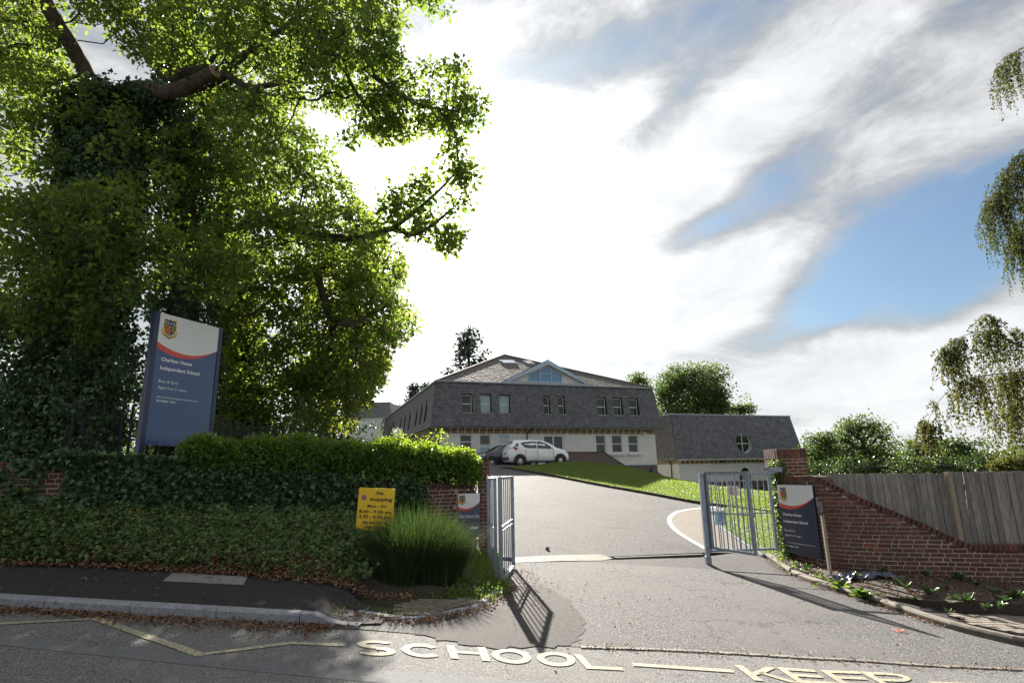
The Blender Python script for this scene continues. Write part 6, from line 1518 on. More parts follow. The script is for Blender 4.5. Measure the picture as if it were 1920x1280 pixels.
# understorey behind the railings
rng = np.random.default_rng(50)
us = thin(region([(150, 700), (420, 720), (640, 780), (700, 800), (720, 838), (700, 870), (150, 872)], 14., 20, 16, rng), rng, 1.0, .86)
US = empty('undergrowth', tuple(at(400, 880, 16)), 0); tag(US, 'dark undergrowth beneath the oaks behind the railings', 'bush')
foliage('shrub_leaves', us, 30, .34, .10, M['ivybank'], rng, US); 
skeleton([[np.append(at(u, 872, 16), .03), np.append(at(u+5, 800, 16), .02)] for u in (200, 330, 470, 600)], us[:500], rng, 'shrub_stems', US)

# --- ivy on the left wall and the bank below it
def back_edge(x): return interp([(p[0], p[1]) for p in sorted([tuple(b) for b in BACK])], x)
rng = np.random.default_rng(60)
iw = []; inn = []
a_lo, a_hi = WL.hit(-90)[0], WL.hit(800)[0]
while len(iw) < 5200:
    a = rng.uniform(a_lo, a_hi); p, th_ = WL.at(a); nn = np.array((sin(th_), -cos(th_), 0)); zt_ = topL(a); zg = g(*p); z = zt_-.02-(zt_-zg)*rng.random()**1.15
    u = 960+FPX*p[0]/(p[1]*.975); dens_ = 1.
    if u < 120 and z > zt_-.62: dens_ = .03 + .4*(sin(p[0]*9)+sin(z*14+p[0]*5) > 1.3)
    elif u < 240 and z > zt_-.5: dens_ = .45
    if 640 < u < 690: dens_ = .8 if z < zt_-.10 else .15
    if 690 <= u < 800: dens_ = (.95 if 738 < u < 775 else .10) if z > zt_-.75 else .55
    if u > 775: dens_ = .06 if z > zt_-.9 else .5
    if rng.random() > dens_: continue
    iw.append(np.array((*p, z))+nn*(.03+.14*rng.random()*min(1, dens_*1.3))); inn.append(nn+np.array((0, 0, .25)))
# mop of ivy over the coping
for _ in range(700):
    a = rng.uniform(WL.hit(95)[0], WL.hit(650)[0]); p, th_ = WL.at(a); nn = np.array((sin(th_), -cos(th_), 0)); iw.append(np.array((*p, topL(a)+.03+.08*rng.random()))+nn*rng.uniform(-.22, .12)); inn.append(np.array((0, -.3, 1)))
IV = empty('wall_ivy', tuple(WL.at(a_lo+3)[0])+(.6,), 0, 'dark glossy ivy draped over the left brick wall', 'ivy')
foliage('ivy_leaves', np.array(iw), 16, .10, .070, M['ivy'], rng, IV, shape='ivy', aspect=.95, normals=np.array(inn), outward=1.0, jit=.4)
# woody ivy stems on the bare brick
m = MB()
for (u0, v0), (u1, v1) in (((100, 870), (48, 925)), ((92, 880), (60, 900)), ((75, 868), (84, 935)), ((40, 905), (95, 895)), ((350, 925), (345, 965))):
    q0, q1 = WL.hit(u0, v0), WL.hit(u1, v1); pts = []
    for k in range(6):
        t = k/5; a = q0[0]*(1-t)+q1[0]*t; z = q0[1]*(1-t)+q1[1]*t; p, th_ = WL.at(a); pts.append((p[0]+.03*sin(th_)+random.uniform(-.02, .02), p[1]-.03*cos(th_), z+random.uniform(-.02, .02)))
    m.tube(pts, .008, 5)
m.build('ivy_stems', mat('ivy_stem', (.10, .075, .055), .9), IV)
# bank surface: footway edge -> foot of wall
def bank_pt(a, t):
    p, th_ = WL.at(a); u = 0; e = np.array((p[0]+.55*(p[1]-7.9)*.25, 0)); ex_ = p[0]+.10*(p[1]-8); ey = back_edge(min(ex_, .0)); ey = min(ey, p[1]-.25)
    E_ = np.array((ex_, ey)); zb_ = g(*E_)+.12; zt_ = min(topL(a)-.75, g(*p)+.95); W_ = p+np.array((sin(th_), -cos(th_)))*.06
    q = E_*(1-t)+W_*t; hgt = zb_+(zt_-zb_)*(1-(1-t)**1.25); return np.array((q[0], q[1], hgt))
a0_, a1_ = .6, WL.hit(885)[0]
m = MB(); na, nb_ = 60, 10
for i in range(na+1):
    for j in range(nb_+1):
        a = a0_+(a1_-a0_)*i/na; q = bank_pt(a, j/nb_); fade = 1-smst((a-WL.hit(700)[0])/1.6)*.75; q[2] = (q[2]-g(q[0], q[1]))*fade+g(q[0], q[1])+.03*sin(a*7+j); m.v.append(tuple(q if j else q-np.array((0, 0, .3))))
m.f = [(i*(nb_+1)+j, (i+1)*(nb_+1)+j, (i+1)*(nb_+1)+j+1, i*(nb_+1)+j+1) for i in range(na) for j in range(nb_)]; m.mi = [0]*len(m.f)
tag(m.build('earth_bank', M['earth'], smooth=True), kind='structure')
bk = []; 
for _ in range(9500):
    a = rng.uniform(a_lo-.4, WL.hit(760)[0]); t = rng.uniform(.02, 1.); q = bank_pt(a, t); fade = 1-smst((a-WL.hit(700)[0])/1.6)*.75; z = (q[2]-g(q[0], q[1]))*fade+g(q[0], q[1])
    if t < .17 and rng.random() < .75: continue
    if sin(a*5.1+t*7)+sin(a*2.3-t*9) > 1.5 and rng.random() < .6: continue
    bk.append((q[0], q[1], z+.03+.10*rng.random()+.05*sin(a*9+t*12)))
bk = np.array(bk); nb_n = np.tile(np.array((0.1, -.7, .75)), (len(bk), 1))
bo = foliage('ivy_ground_cover', bk, 15, .11, .047, M['ivybank'], rng, shape='ivy', aspect=.95, normals=nb_n, outward=.9, jit=.45); tag(bo, 'trailing ivy covering the sloping bank below the wall', 'ivy', kind='stuff')
# dead leaves and stems through the bank and along its foot
def litter(name, pts, size, rng, material='dead', lift=.012, zf=None, label='fallen dry leaves', up=1.4):
    pts = np.array(pts); n = len(pts); z = np.array([(zf or g)(*p) for p in pts[:, :2]])+lift+rng.random(n)*.02 if pts.shape[1] == 2 else pts[:, 2]; pos = np.column_stack([pts[:, :2], z]); ax = rnd_dirs(n, rng); ax[:, 2] *= .25; ax /= np.linalg.norm(ax, axis=1, keepdims=True); nr = rnd_dirs(n, rng)*.6; nr[:, 2] = np.abs(nr[:, 2])+up; nr /= np.linalg.norm(nr, axis=1, keepdims=True)
    ln = size*rng.uniform(.5, 1.3, n); V, Q, k = leaf_geo(pos, ax, nr, ln, ln*.6, fold=.35); o = link(name, fast_mesh(name, V, Q, M[material], np.repeat(rng.random(n)*.85, k))); return tag(o, label, 'leaves', kind='stuff')
lp = []
for _ in range(9000):
    x = rng.uniform(-11, -1.3); e = back_edge(x); k_ = smst((-1.7-x)/1.2)
    if rng.random() < .25+.75*k_: lp.append((x, e-abs(rng.normal())*.12+rng.random()*.42*k_+.02))
litter('leaf_litter', lp, .050, rng, zf=lambda x, y: gf(x, y)+.012+.55*max(0, y-back_edge(x)), label='band of dry brown leaves along the back of the footway')
lp = []
for _ in range(2600):
    x = rng.uniform(-8, -1.9); lp.append((x, YE-.02-abs(rng.normal())*.11*(1+.7*(x > -4))))
for _ in range(900):
    i = rng.integers(0, len(LKERB)-8); p = LKERB[i][:2]; lp.append((p[0]+rng.normal()*.08+.05, p[1]-abs(rng.normal())*.10))
litter('gutter_leaves', lp, .040, rng, label='brown leaves swept into the gutter under the kerb')
lp = [(rng.uniform(-7, 9), rng.uniform(4.4, 6.2)) for _ in range(110)] + [(rng.uniform(-.2, 4.6), rng.uniform(6.3, 12)) for _ in range(170)] + [(rng.uniform(-.3, 4.5), rng.uniform(12.5, 26)) for _ in range(60)] + [(rng.normal()*.14+.15+.0, 9.6+rng.normal()*.9) for _ in range(240)]
for _ in range(600):
    i = rng.integers(0, 24); p = RK[min(i, len(RK)-1)]; lp.append((p[0]-abs(rng.normal())*.10, p[1]+rng.normal()*.08))
for _ in range(260):
    x = rng.uniform(.6, 6); lp.append((x, 6.2+rng.normal()*.045))
litter('scattered_leaves', lp, .030, rng, label='small leaves and crumbs scattered on the road and drive', lift=.014)
lp = [(rng.uniform(-9, -1.8), rng.uniform(6.6, 8.1)) for _ in range(150)]; litter('footway_leaves', lp, .040, rng, material='dead', zf=lambda x, y: gf(x, y)+.012, label='odd leaves lying on the dark footway')
sc = []
for _ in range(4200):
    a = rng.uniform(a_lo, WL.hit(680)[0]); t = rng.uniform(.05, .8); q = bank_pt(a, t); sc.append((q[0], q[1], q[2]+.10+.06*rng.random()))
litter('bank_dead_leaves', sc, .045, rng, label='dead leaves caught among the ivy of the bank', up=.5)
ol = on_ground(1687, 1185); m = MB()
for k in range(5): t = 2*pi*k/5; m.add([(0, 0, .012), (.05*cos(t-.3), .05*sin(t-.3), .03), (.085*cos(t), .085*sin(t), .015), (.05*cos(t+.3), .05*sin(t+.3), .03)], [(0, 1, 2, 3)])
oo = m.build('fallen_leaf', M['orange']); oo.location = (ol[0], ol[1], ol[2]+.004); tag(oo, 'bright orange leaf lying alone on the drive, right side', 'leaf')
m = MB(); sp = on_ground(1026, 1031); m.tube([(sp[0], sp[1], sp[2]+.0), (sp[0]+.01, sp[1], sp[2]+.045), (sp[0], sp[1], sp[2]+.075)], [.04, .045, .02], 8, wob=.2); tag(m.build('stone', M['conc']), 'small pale stone on the drive just inside the gates', 'stone')

# --- laurel hedge above the left wall
rng = np.random.default_rng(70); hc_ = []; hn_ = []
ha, hb = WL.hit(335)[0], WL.L+.05
topH = [(ha, WL.hit(330, 824)[1]+.03), (WL.hit(600)[0], WL.hit(600, 830)[1]+.05), (WL.hit(760)[0], WL.hit(760, 838)[1]+.05), (WL.hit(850)[0], WL.hit(850, 842)[1]+.06), (WL.L, WL.hit(890, 856)[1]+.0)]
for _ in range(6400):
    a = rng.uniform(ha, hb); p, th_ = WL.at(min(a, WL.L)); t_ = np.array((cos(th_), sin(th_))); nn = np.array((sin(th_), -cos(th_)))
    ht = interp(topH, a)+.05*sin(a*3.1)+.04*sin(a*7.7); hb_ = topL(min(a, WL.L))+.02
    w_ = rng.uniform(-1, 1); z_ = rng.random()
    if z_ < .32 and a > WL.hit(600)[0] and rng.random() < .72: continue
    end = min(1, (a-ha)/.3, (hb+.0-a)/.25+.35); hw = .40*sqrt(max(0, end)); z = hb_+(ht-hb_)*z_*(.75+.25*end)*(1-.12*abs(w_)**3)
    off_ = w_*hw; c = p-nn*.22+nn*off_+t_*(a-min(a, WL.L)); hc_.append((*c, z)); n_ = np.array((nn[0]*w_, nn[1]*w_, (z_-.4)*1.4)); hn_.append(n_)
HG = empty('hedge', (*WL.at(ha+2)[0], 1.6), 0, 'bright green clipped laurel hedge growing along the top of the left wall', 'hedge')
foliage('hedge_leaves', np.array(hc_), 13, .095, .078, M['laurel'], rng, HG, aspect=.42, normals=np.array(hn_), outward=.5, up=.3)
A_, B_ = [], []
for _ in range(420):
    a = rng.uniform(ha, WL.L-.03); p, th_ = WL.at(a); nn = np.array((sin(th_), -cos(th_))); q = p-nn*rng.uniform(.02, .45); zb_ = topL(a)-.05; h_ = interp(topH, a)-zb_; A_.append((*q, zb_)); B_.append((q[0]+rng.normal()*.12, q[1]+rng.normal()*.08, zb_+h_*rng.uniform(.5, .9)))
segs_mesh('hedge_stems', A_, B_, [.010]*len(A_), [.005]*len(A_), M['twig'], HG)
# loose bush rising behind the hedge
rng = np.random.default_rng(71)
lb = region([(800, 808), (838, 806), (850, 835), (846, 860), (800, 860)], 14, 15, 40, rng) + region([(712, 818), (750, 806), (800, 818), (800, 860), (712, 860)], 14, 15.2, 22, rng)
LBH = empty('garden_bush', tuple(at(800, 880, 14.6)), 0, 'loose bush with pale shoots rising behind the hedge beside the slate wall', 'bush'); foliage('bush_leaves', np.array(lb), 16, .16, .06, M['laurel'], rng, LBH); skeleton([[np.append(at(820, 890, 14.6), .02), np.append(at(820, 850, 14.6), .02)]], np.array(lb), rng, 'bush_stems', LBH)

# --- tall grass clump
def grass_blades(name, roots, hgt, lean, wd, material, rng, parent=None, segn=4, droop=.5):
    n = len(roots); L_ = hgt; dirs = lean; V = []; k = segn+1
    side = np.cross(np.column_stack([dirs[:, 0], dirs[:, 1], np.zeros(n)])+1e-6, np.array([[0, 0, 1.]])); side /= np.linalg.norm(side, axis=1, keepdims=True)+1e-9; rot = rng.uniform(-.9, .9, n); side = side*np.cos(rot)[:, None]+np.column_stack([dirs[:, 0], dirs[:, 1], np.zeros(n)])*np.sin(rot)[:, None]/(np.linalg.norm(dirs[:, :2], axis=1)[:, None]+1e-6)
    for i in range(k):
        t = i/segn; c = roots+np.column_stack([dirs[:, 0]*L_*(t**1.6), dirs[:, 1]*L_*(t**1.6), L_*(t-droop*np.linalg.norm(dirs[:, :2], axis=1)*t**2.5)]); w_ = (wd*(1-t**2.2)+.0006)[:, None]; V += [c-side*w_/2, c+side*w_/2]
    V = np.stack(V, 1).reshape(-1, 3); b = (np.arange(n)*2*k)[:, None]; Q = np.concatenate([b+np.array([[2*i, 2*i+1, 2*i+3, 2*i+2]]) for i in range(segn)], 0)
    tt = np.clip(rng.random(n)*.8, 0, .85); dry = rng.random(n) < .05; tt[dry] = .98; o = link(name, fast_mesh(name, V, Q, M[material], np.repeat(tt, 2*k)), parent)
    if parent is not None: o.location = -parent.location
    return o
rng = np.random.default_rng(80)
gc1 = on_ground(790, 1112); gc2 = on_ground(712, 1112)
GR = empty('grass_clump', (gc1[0], gc1[1]+.5, g(*gc1[:2])), 0, 'large clump of long arching green grass in front of the visitor sign', 'grass clump')
def clump(c, rx_, ry_, n, h, spread):
    a = rng.uniform(0, 2*pi, n); r = np.sqrt(rng.random(n)); x = c[0]+rx_*r*np.cos(a); y = c[1]+ry_*r*np.sin(a); z = np.array([g(q, w_)+.02 for q, w_ in zip(x, y)]); lean = np.column_stack([np.cos(a)*r, np.sin(a)*r])*spread+rng.normal(size=(n, 2))*.20; ll = np.linalg.norm(lean, axis=1, keepdims=True); lean = lean*np.minimum(1, .55/ll)
    return np.column_stack([x, y, z]), h*rng.uniform(.55, 1.08, n)*(1-.18*r), lean
r1_, h1_, l1_ = clump((gc1[0]-.13, gc1[1]+.62), .60, .5, 6200, 1.22, .42)
r2_, h2_, l2_ = clump((gc2[0]+.12, gc2[1]+.45), .45, .4, 1400, .82, .45)
grass_blades('grass_blades', np.vstack([r1_, r2_]), np.concatenate([h1_, h2_]), np.vstack([l1_, l2_]), rng.uniform(.005, .012, 7600), 'blade', rng, GR)
# weeds and rough grass by the left gate
wc = []
for _ in range(5200):
    x = rng.uniform(-1.6, -.10); y = rng.uniform(8.0, 12.3)
    lim = interp([(p[1], p[0]) for p in sorted([tuple(q[:2]) for q in LKERB[10:]], key=lambda q: q[1])], y)
    if x > lim+.10 or (x < -.9 and rng.random() < .5): continue
    wc.append((x, y, g(x, y)))
wc = np.array(wc); grass_blades('verge_weeds', wc, rng.uniform(.06, .30, len(wc))*np.where(wc[:, 1] < 8.8, .45, 1), rng.normal(size=(len(wc), 2))*.5, rng.uniform(.006, .016, len(wc)), 'turf', rng)
tag(bpy.data.objects['verge_weeds'], 'rough grass and weeds on the verge by the left gate', 'grass', kind='stuff')
wf = np.array([w_ for w_ in wc if rng.random() < .10]); wo_ = foliage('weed_leaves', wf+np.array((0, 0, .05)), 7, .09, .05, M['weed'], rng, up=.8); tag(wo_, 'broad weed leaves among the rough grass by the left gate', 'weeds', kind='stuff')
cw_ = []
for _ in range(500):
    i = rng.integers(2, len(LKERB)-1); p = LKERB[i][:2]; cw_.append((p[0]+rng.normal()*.05-.08, p[1]+.12+abs(rng.normal())*.12))
cw_ = np.array([(x, y, g(x, y)+.02) for x, y in cw_]); tag(grass_blades('kerb_grass', cw_, rng.uniform(.03, .10, len(cw_)), rng.normal(size=(len(cw_), 2))*.6, rng.uniform(.005, .01, len(cw_)), 'turf', rng), 'short grass tufts growing behind the low left kerb', 'grass', kind='stuff')

# --- lawns
def lawn_blades(name, poly, n, hgt, wd, rng, lift, label):
    xs = [p[0] for p in poly]; ys = [p[1] for p in poly]; out = []
    while len(out) < n:
        x, y = rng.uniform(min(xs), max(xs)), rng.uniform(min(ys), max(ys))
        if rng.random() < ((y-min(ys)) / (max(ys)-min(ys)+1e-6))*.55: continue
        if inpoly(x, y, poly): out.append((x, y, g(x, y)+lift))
    r = np.array(out); o = grass_blades(name, r, hgt*rng.uniform(.5, 1.3, n), rng.normal(size=(n, 2))*.5, wd*rng.uniform(.7, 1.3, n), 'turf', rng, segn=2); return tag(o, label, 'grass', kind='stuff')
rng = np.random.default_rng(90)
lawn_blades('lawn_grass', lawn_low, 60000, .055, .012, rng, .05, 'short green turf of the lower lawn seen through the right gate')
lawn_blades('lawn_grass', lawn_up, 90000, .08, .020, rng, .07, 'short green turf of the sloping lawn below the parked cars')

# --- flower bed by the right wall
_rk = np.array([p[:2] for p in RK[:-2]])
def gbed(x, y):
    d = np.min(np.linalg.norm(_rk-np.array((x, y)), axis=1)); return g(x, y)+.05+.17*smst(d/1.1)
bed = [tuple(p) for p in RK[:-3]] + [(7.5, 8.4), (9.2, 8.6), (12, 8.6)] + [(12.2, 10.2), (9.2, 10.65), (7.89, 10.95), (6.85, 11.25), (6.16, 11.65), (5.95, 13.0), (5.6, 13.3)]
rkb = [tuple(p) for p in RK[:20]]
bed = rkb + G2((1660, 1128), (1790, 1155), (1920, 1163)) + [(11, 9.0), (12.2, 10.2), (9.2, 10.65), (7.89, 10.95), (6.85, 11.25), (6.16, 11.65), (5.95, 13.0), (5.6, 13.35)]
sheet('flower_bed', bed, 0., M['soil'], .25, gfun=gbed, thick=.3, kind='structure')
side = [tuple(p) for p in RK[14:-2]] + [(9, 6.9), (14, 6.9), (14, 8.9), (11, 9.0)] + G2((1920, 1163), (1790, 1155), (1660, 1128))
sheet('side_footway', side, .045, M['foottar'], .5, kind='structure')
rng = np.random.default_rng(100)
bx = []
while len(bx) < 2600:
    x, y = rng.uniform(5.4, 11), rng.uniform(8, 13)
    if inpoly(x, y, bed): bx.append((x, y))
litter('bed_litter', bx, .045, rng, zf=lambda x, y: gbed(x, y)+.005, label='dark leaf mould and twigs on the flower bed')
def rosette(n, sz, rng, mt):
    th_ = rng.uniform(0, 2*pi, n); tilt = rng.uniform(.15, .8, n); ax = np.column_stack([np.cos(th_)*np.cos(tilt), np.sin(th_)*np.cos(tilt), np.sin(tilt)]); nr = np.column_stack([-np.cos(th_)*np.sin(tilt), -np.sin(th_)*np.sin(tilt), np.cos(tilt)]); pos = ax*sz*.25*rng.random((n, 1)); ln = sz*rng.uniform(.6, 1.1, n)
    V, Q, k = leaf_geo(pos, ax, nr, ln, ln*.62); return fast_mesh('bed_plant', V, Q, M[mt], np.repeat(rng.random(n)*.8, k))
M['bedleaf'] = leafmat('bed_plant_leaf', (.035, .075, .028), (.08, .14, .045), (.12, .22, .04), fac=.15)
ros = [rosette(9+k, .12+.02*k, rng, 'bedleaf') for k in range(4)]
pl = [(1655, 1095), (1690, 1098), (1710, 1125), (1745, 1118), (1770, 1108), (1740, 1083), (1762, 1078), (1800, 1090), (1820, 1092), (1835, 1100), (1880, 1130), (1905, 1125), (1650, 1118), (1610, 1085), (1590, 1100), (1655, 1075), (1565, 1050), (1530, 1050), (1495, 1063), (1515, 1070), (1545, 1090), (1570, 1100), (1625, 1122), (1700, 1105), (1865, 1112), (1848, 1145), (1800, 1128), (1815, 1132), (1780, 1150), (1875, 1142)]
for k, (u, v) in enumerate(pl):
    p = on_ground(u, v, gbed); o = link('bed_plant', ros[k % 4], None, (p[0], p[1], p[2]+.005), (0, 0, k*1.7)); s_ = random.uniform(.5, .95); o.scale = (s_, s_, s_*1.5); tag(o, 'small fresh green leafy plant growing in the dark flower bed', 'plant', 'small plants in the flower bed')
yros = rosette(26, .13, rng, 'weed')
for (u, v, lb_) in ((1582, 1110, 'yellow green leafy weed at the kerb, left of the two beside the flower bed'), (1621, 1126, 'yellow green weed at the kerb, lower and right of the other')):
    p = on_ground(u, v); o = link('kerb_weed', yros, None, (p[0]-.04, p[1], p[2]+.02), (0, 0, u)); o.scale = (1.3, 1.3, 1.6); tag(o, lb_, 'plant')
fl = []
for _ in range(90):
    p = on_ground(rng.uniform(1455, 1570), 0); u = rng.uniform(1452, 1560); v = 1046+(u-1452)*.42+rng.normal()*6; p = on_ground(u, v, gbed); fl.append((p[0], p[1], p[2]+.04+.03*rng.random()))
PN = empty('pansy_patch', fl[0], 0, 'patch of small lilac flowers at the foot of the right sign', 'flowers'); m = MB()
for x, y, z in fl[:46]:
    for k in range(4): t = k*pi/2+x*9; m.add([(x, y, z), (x+.022*cos(t-.5), y+.022*sin(t-.5), z+.012), (x+.03*cos(t), y+.03*sin(t), z+.006), (x+.022*cos(t+.5), y+.022*sin(t+.5), z+.012)], [(0, 1, 2, 3)])
m.build('petals', M['flower'], PN); foliage('flower_leaves', np.array(fl)-np.array((0, 0, .05)), 6, .05, .045, M['weed'], rng, PN)
# crumpled plastic sheet
m = MB(); c = on_ground(1600, 1085, gbed); nx_, ny_ = 14, 8
for i in range(nx_+1):
    for j in range(ny_+1): x = c[0]-.25+.9*i/nx_+.06*sin(j*1.3); y = c[1]-.12+.45*j/ny_-.25*i/nx_; m.v.append((x, y, gbed(x, y)+.04+.045*sin(i*1.7+j*.9)*sin(j*1.9-i*.6)+random.uniform(-.012, .012)))
m.f = [(i*(ny_+1)+j, (i+1)*(ny_+1)+j, (i+1)*(ny_+1)+j+1, i*(ny_+1)+j+1) for i in range(nx_) for j in range(ny_)]; m.mi = [0]*len(m.f); tag(m.build('plastic_sheet', M['plasticbag']), 'crumpled dark blue plastic sheet on the soil behind the slim post', 'plastic sheet')
# ivy climbing the right pier
rng = np.random.default_rng(110); pv_ = []; pn_ = []
for _ in range(380):
    z = -.3+2.1*rng.random(); wv = .10+.20*(z < .35)*rng.random()+.06*sin(z*6); u_ = rng.random()
    if rng.random() < .6: pv_.append((5.90-.04*rng.random(), 13.2+.25*rng.random()*1.1, z)); pn_.append((-1, -.2, .2))
    else: pv_.append((5.92+wv*rng.random(), 13.17-.04*rng.random(), z)); pn_.append((0, -1, .2))
for _ in range(160): False or pv_.append((5.74+.18*rng.random(), 13.1-.25*rng.random(), -.3+.75*rng.random()**1.5)); pn_.append((-.5, -.8, .3))
PI = empty('pier_ivy', (5.9, 13.1, -.3), 0, 'variegated ivy climbing the left edge of the tall brick pier', 'ivy'); foliage('ivy_leaves', np.array(pv_)[::3], 7, .07, .05, M['weed'], rng, PI, shape='ivy', aspect=.9, normals=np.array(pn_, float)[::3], outward=1.); foliage('ivy_leaves', np.array(pv_)[::2], 12, .08, .05, M['ivybank'], rng, PI, shape='ivy', aspect=.9, normals=np.array(pn_, float)[::2], outward=1.)

# --- weeping birch, trunk outside the frame on the right
rng = np.random.default_rng(120); BR = empty('birch_tree', (14.6, 12.6, g(14.6, 12.6)), 0, 'weeping silver birch hanging long leafy strands in from the right edge', 'tree')
boughs = [[(2330, 950, 13, .22), (2300, 500, 13, .17), (2260, 200, 12.6, .13), (2200, -50, 12.2, .09), (2120, -150, 12, .06)],
          [(2250, 150, 12.4, .05), (2100, 60, 12, .03), (1990, 60, 11.6, .016), (1915, 92, 11.4, .008), (1872, 120, 11.3, .004), (1861, 160, 11.3, .003)],
          [(2280, 400, 12.6, .06), (2100, 250, 12, .035), (2000, 230, 11.8, .018), (1930, 270, 11.5, .009), (1880, 330, 11.5, .005), (1850, 395, 11.5, .003)],
          [(2290, 500, 12.6, .05), (2100, 420, 12, .025), (1990, 380, 11.8, .012), (1920, 410, 11.6, .006), (1895, 470, 11.6, .003)],
          [(2300, 700, 12.4, .07), (2120, 640, 11.4, .04), (2000, 640, 10.8, .022), (1920, 652, 10.5, .015), (1870, 625, 10.4, .010), (1820, 625, 10.3, .006), (1775, 650, 10.2, .004), (1752, 690, 10.2, .003)],
          [(2050, 640, 11, .03), (1960, 690, 10.5, .016), (1880, 700, 10.3, .010), (1810, 712, 10.1, .007), (1760, 752, 10.1, .004), (1735, 800, 10.1, .003)],
          [(1920, 652, 10.5, .008), (1868, 600, 10.3, .006), (1842, 590, 10.3, .004), (1820, 620, 10.3, .003)],
          [(2100, 640, 11.2, .03), (2000, 700, 10.9, .02), (1920, 760, 10.8, .01), (1860, 770, 10.7, .005)]]
LPb = [limb_pts(l) for l in boughs]
for i, l in enumerate(LPb): m = MB(); m.tube([Vector(q[:3]) for q in l], [q[3] for q in l], 6); m.build('trunk' if i == 0 else 'bough', M['bark'] if i else mat('birch_bark', (.5, .48, .45), .8, (.1, .1, .1), 12), BR, smooth=True)
SA, SB, lc, ltn = [], [], [], []
def strand(p, ln, sway):
    n = max(3, int(ln/.09)); q = np.array(p, float); dx, dy = rng.normal(size=2)*.05*sway
    for k in range(n):
        nq = q+np.array((dx+rng.normal()*.008, dy+rng.normal()*.008, -ln/n)); SA.append(q); SB.append(nq); dx *= .8; dy *= .8
        for _ in range(3): t = rng.random(); lc.append(q*(1-t)+nq*t)
        q = nq
spec = [(1, 2, 75, (.6, 2.2)), (2, 2, 150, (.9, 2.8)), (3, 2, 130, (.8, 2.4)), (4, 4, 260, (.3, 1.6)), (5, 3, 260, (.3, 1.4)), (6, 0, 80, (.2, .9)), (7, 2, 140, (.4, 1.6))]
for bi, st, cnt_, (l0, l1) in spec:
    l = LPb[bi]; cnt_ = int(cnt_*(2.6 if bi < 4 else .85))
    hooks = [(rng.integers(st*2, len(l)-1), rng.random(), rng.normal()*.12, rng.uniform(.55, 1.)) for _ in range(max(7, cnt_//(5 if bi < 4 else 10)))]
    for _ in range(cnt_):
        i, t, ky, kl = hooks[rng.integers(0, len(hooks))]; p = l[i][:3]*(1-t)+l[i+1][:3]*t; fr = 1-(i/len(l))*.55; p = p+np.array((rng.normal()*.045, ky+rng.normal()*.05, rng.normal()*.02)); strand(p, rng.uniform(l0, l1)*fr*kl*1.25, .6)
segs_mesh('strands', SA, SB, [.0022]*len(SA), [.0018]*len(SA), M['twig'], BR, n=3)
lc = np.array(lc); n = len(lc); ax = rng.normal(size=(n, 3))*.5; ax[:, 2] = -.8; ax /= np.linalg.norm(ax, axis=1, keepdims=True); ln = .046*rng.uniform(.6, 1.2, n); V, Q, k = leaf_geo(lc+rng.normal(size=(n, 3))*.018, ax, rnd_dirs(n, rng), ln, ln*.75)
tt = np.clip(.5*rng.random(n)+.35*(lc[:, 2] < 3.4), 0, .86); hot = rng.random(n) < .05; tt[hot] = .97
o = link('leaves', fast_mesh('leaves', V, Q, M['birch'], np.repeat(tt, k)), BR); o.location = -BR.location

# --- distant trees
def far_tree(label, u, vb, Yd, crowns, size, per, rad, lm, seed, dens=6., trunk=.35, group='trees beyond the fence', name='tree', keep=.85, cell=2.2):
    rng = np.random.default_rng(seed); b = at(u, vb, Yd); T_ = empty(name, tuple(b), 0, label, 'tree', group); C_ = []
    for cu2, cv2, ru, rv in crowns:
        c = at(cu2, cv2, Yd); rx2 = ru*Yd/FPX; rz2 = rv*Yd/FPX; vol = rx2*rz2*rx2*4.2; n_ = max(12, int(dens*rx2*rz2*3.14)); n_ = int(n_*3.2); d = rnd_dirs(n_, rng); rr = rng.random(n_)**.40
        q = d*rr[:, None]*np.array((rx2, rx2*.8, rz2))+c; C_.append(q)
    C_ = thin(np.concatenate(C_), rng, cell, keep); foliage('crown', C_, per, rad, size, M[lm], rng, T_, simple=True, flat=.8, aspect=.7)
    top = at(crowns[0][0], crowns[0][1], Yd); L_ = [np.append(b, trunk), np.append(b*.5+top*.5+np.array((trunk*.5, 0, 0)), trunk*.7), np.append(top, trunk*.25)]
    m = MB(); m.tube([Vector(q[:3]) for q in L_], [q[3] for q in L_], 8); m.build('trunk', M['bark'], T_); tag(skeleton([L_], C_, rng, 'twigs', T_, maxr=.12, base=.012), kind='stuff')
    return T_
far_tree('big spreading oak standing behind the two school roofs', 1300, 800, 66, [(1300, 728, 78, 46), (1270, 712, 36, 26), (1330, 700, 30, 20), (1255, 750, 26, 30), (1360, 755, 46, 24), (1392, 768, 22, 10), (1300, 768, 85, 22), (1340, 740, 50, 30)], .26, 26, .85, 'far', 201, dens=2.6, trunk=.5, group=None)
far_tree('small round tree top just above the right end of the school roof', 1196, 780, 80, [(1196, 714, 21, 14)], .30, 26, .8, 'far', 202, dens=2.4, group=None)
far_tree('tall feathery tree beyond the fence next to the wing roof', 1535, 930, 42, [(1536, 850, 34, 40), (1540, 880, 50, 30), (1515, 868, 26, 30), (1550, 830, 22, 22)], .17, 24, .50, 'far', 203, dens=4, trunk=.2, group=None)
far_tree('tallest bushy tree beyond the board fence, crown with two peaks', 1625, 930, 44, [(1625, 842, 62, 50), (1590, 805, 20, 22), (1625, 800, 28, 26), (1660, 815, 26, 22), (1660, 860, 45, 36), (1580, 850, 30, 40), (1625, 885, 75, 26)], .18, 26, .55, 'far', 204, dens=4.2, trunk=.3, group=None)
far_tree('lower tree beyond the fence left of the birch strands', 1735, 930, 46, [(1735, 858, 46, 32), (1712, 840, 18, 18), (1755, 850, 24, 26)], .18, 26, .5, 'far', 205, dens=4.2, trunk=.25, group=None)
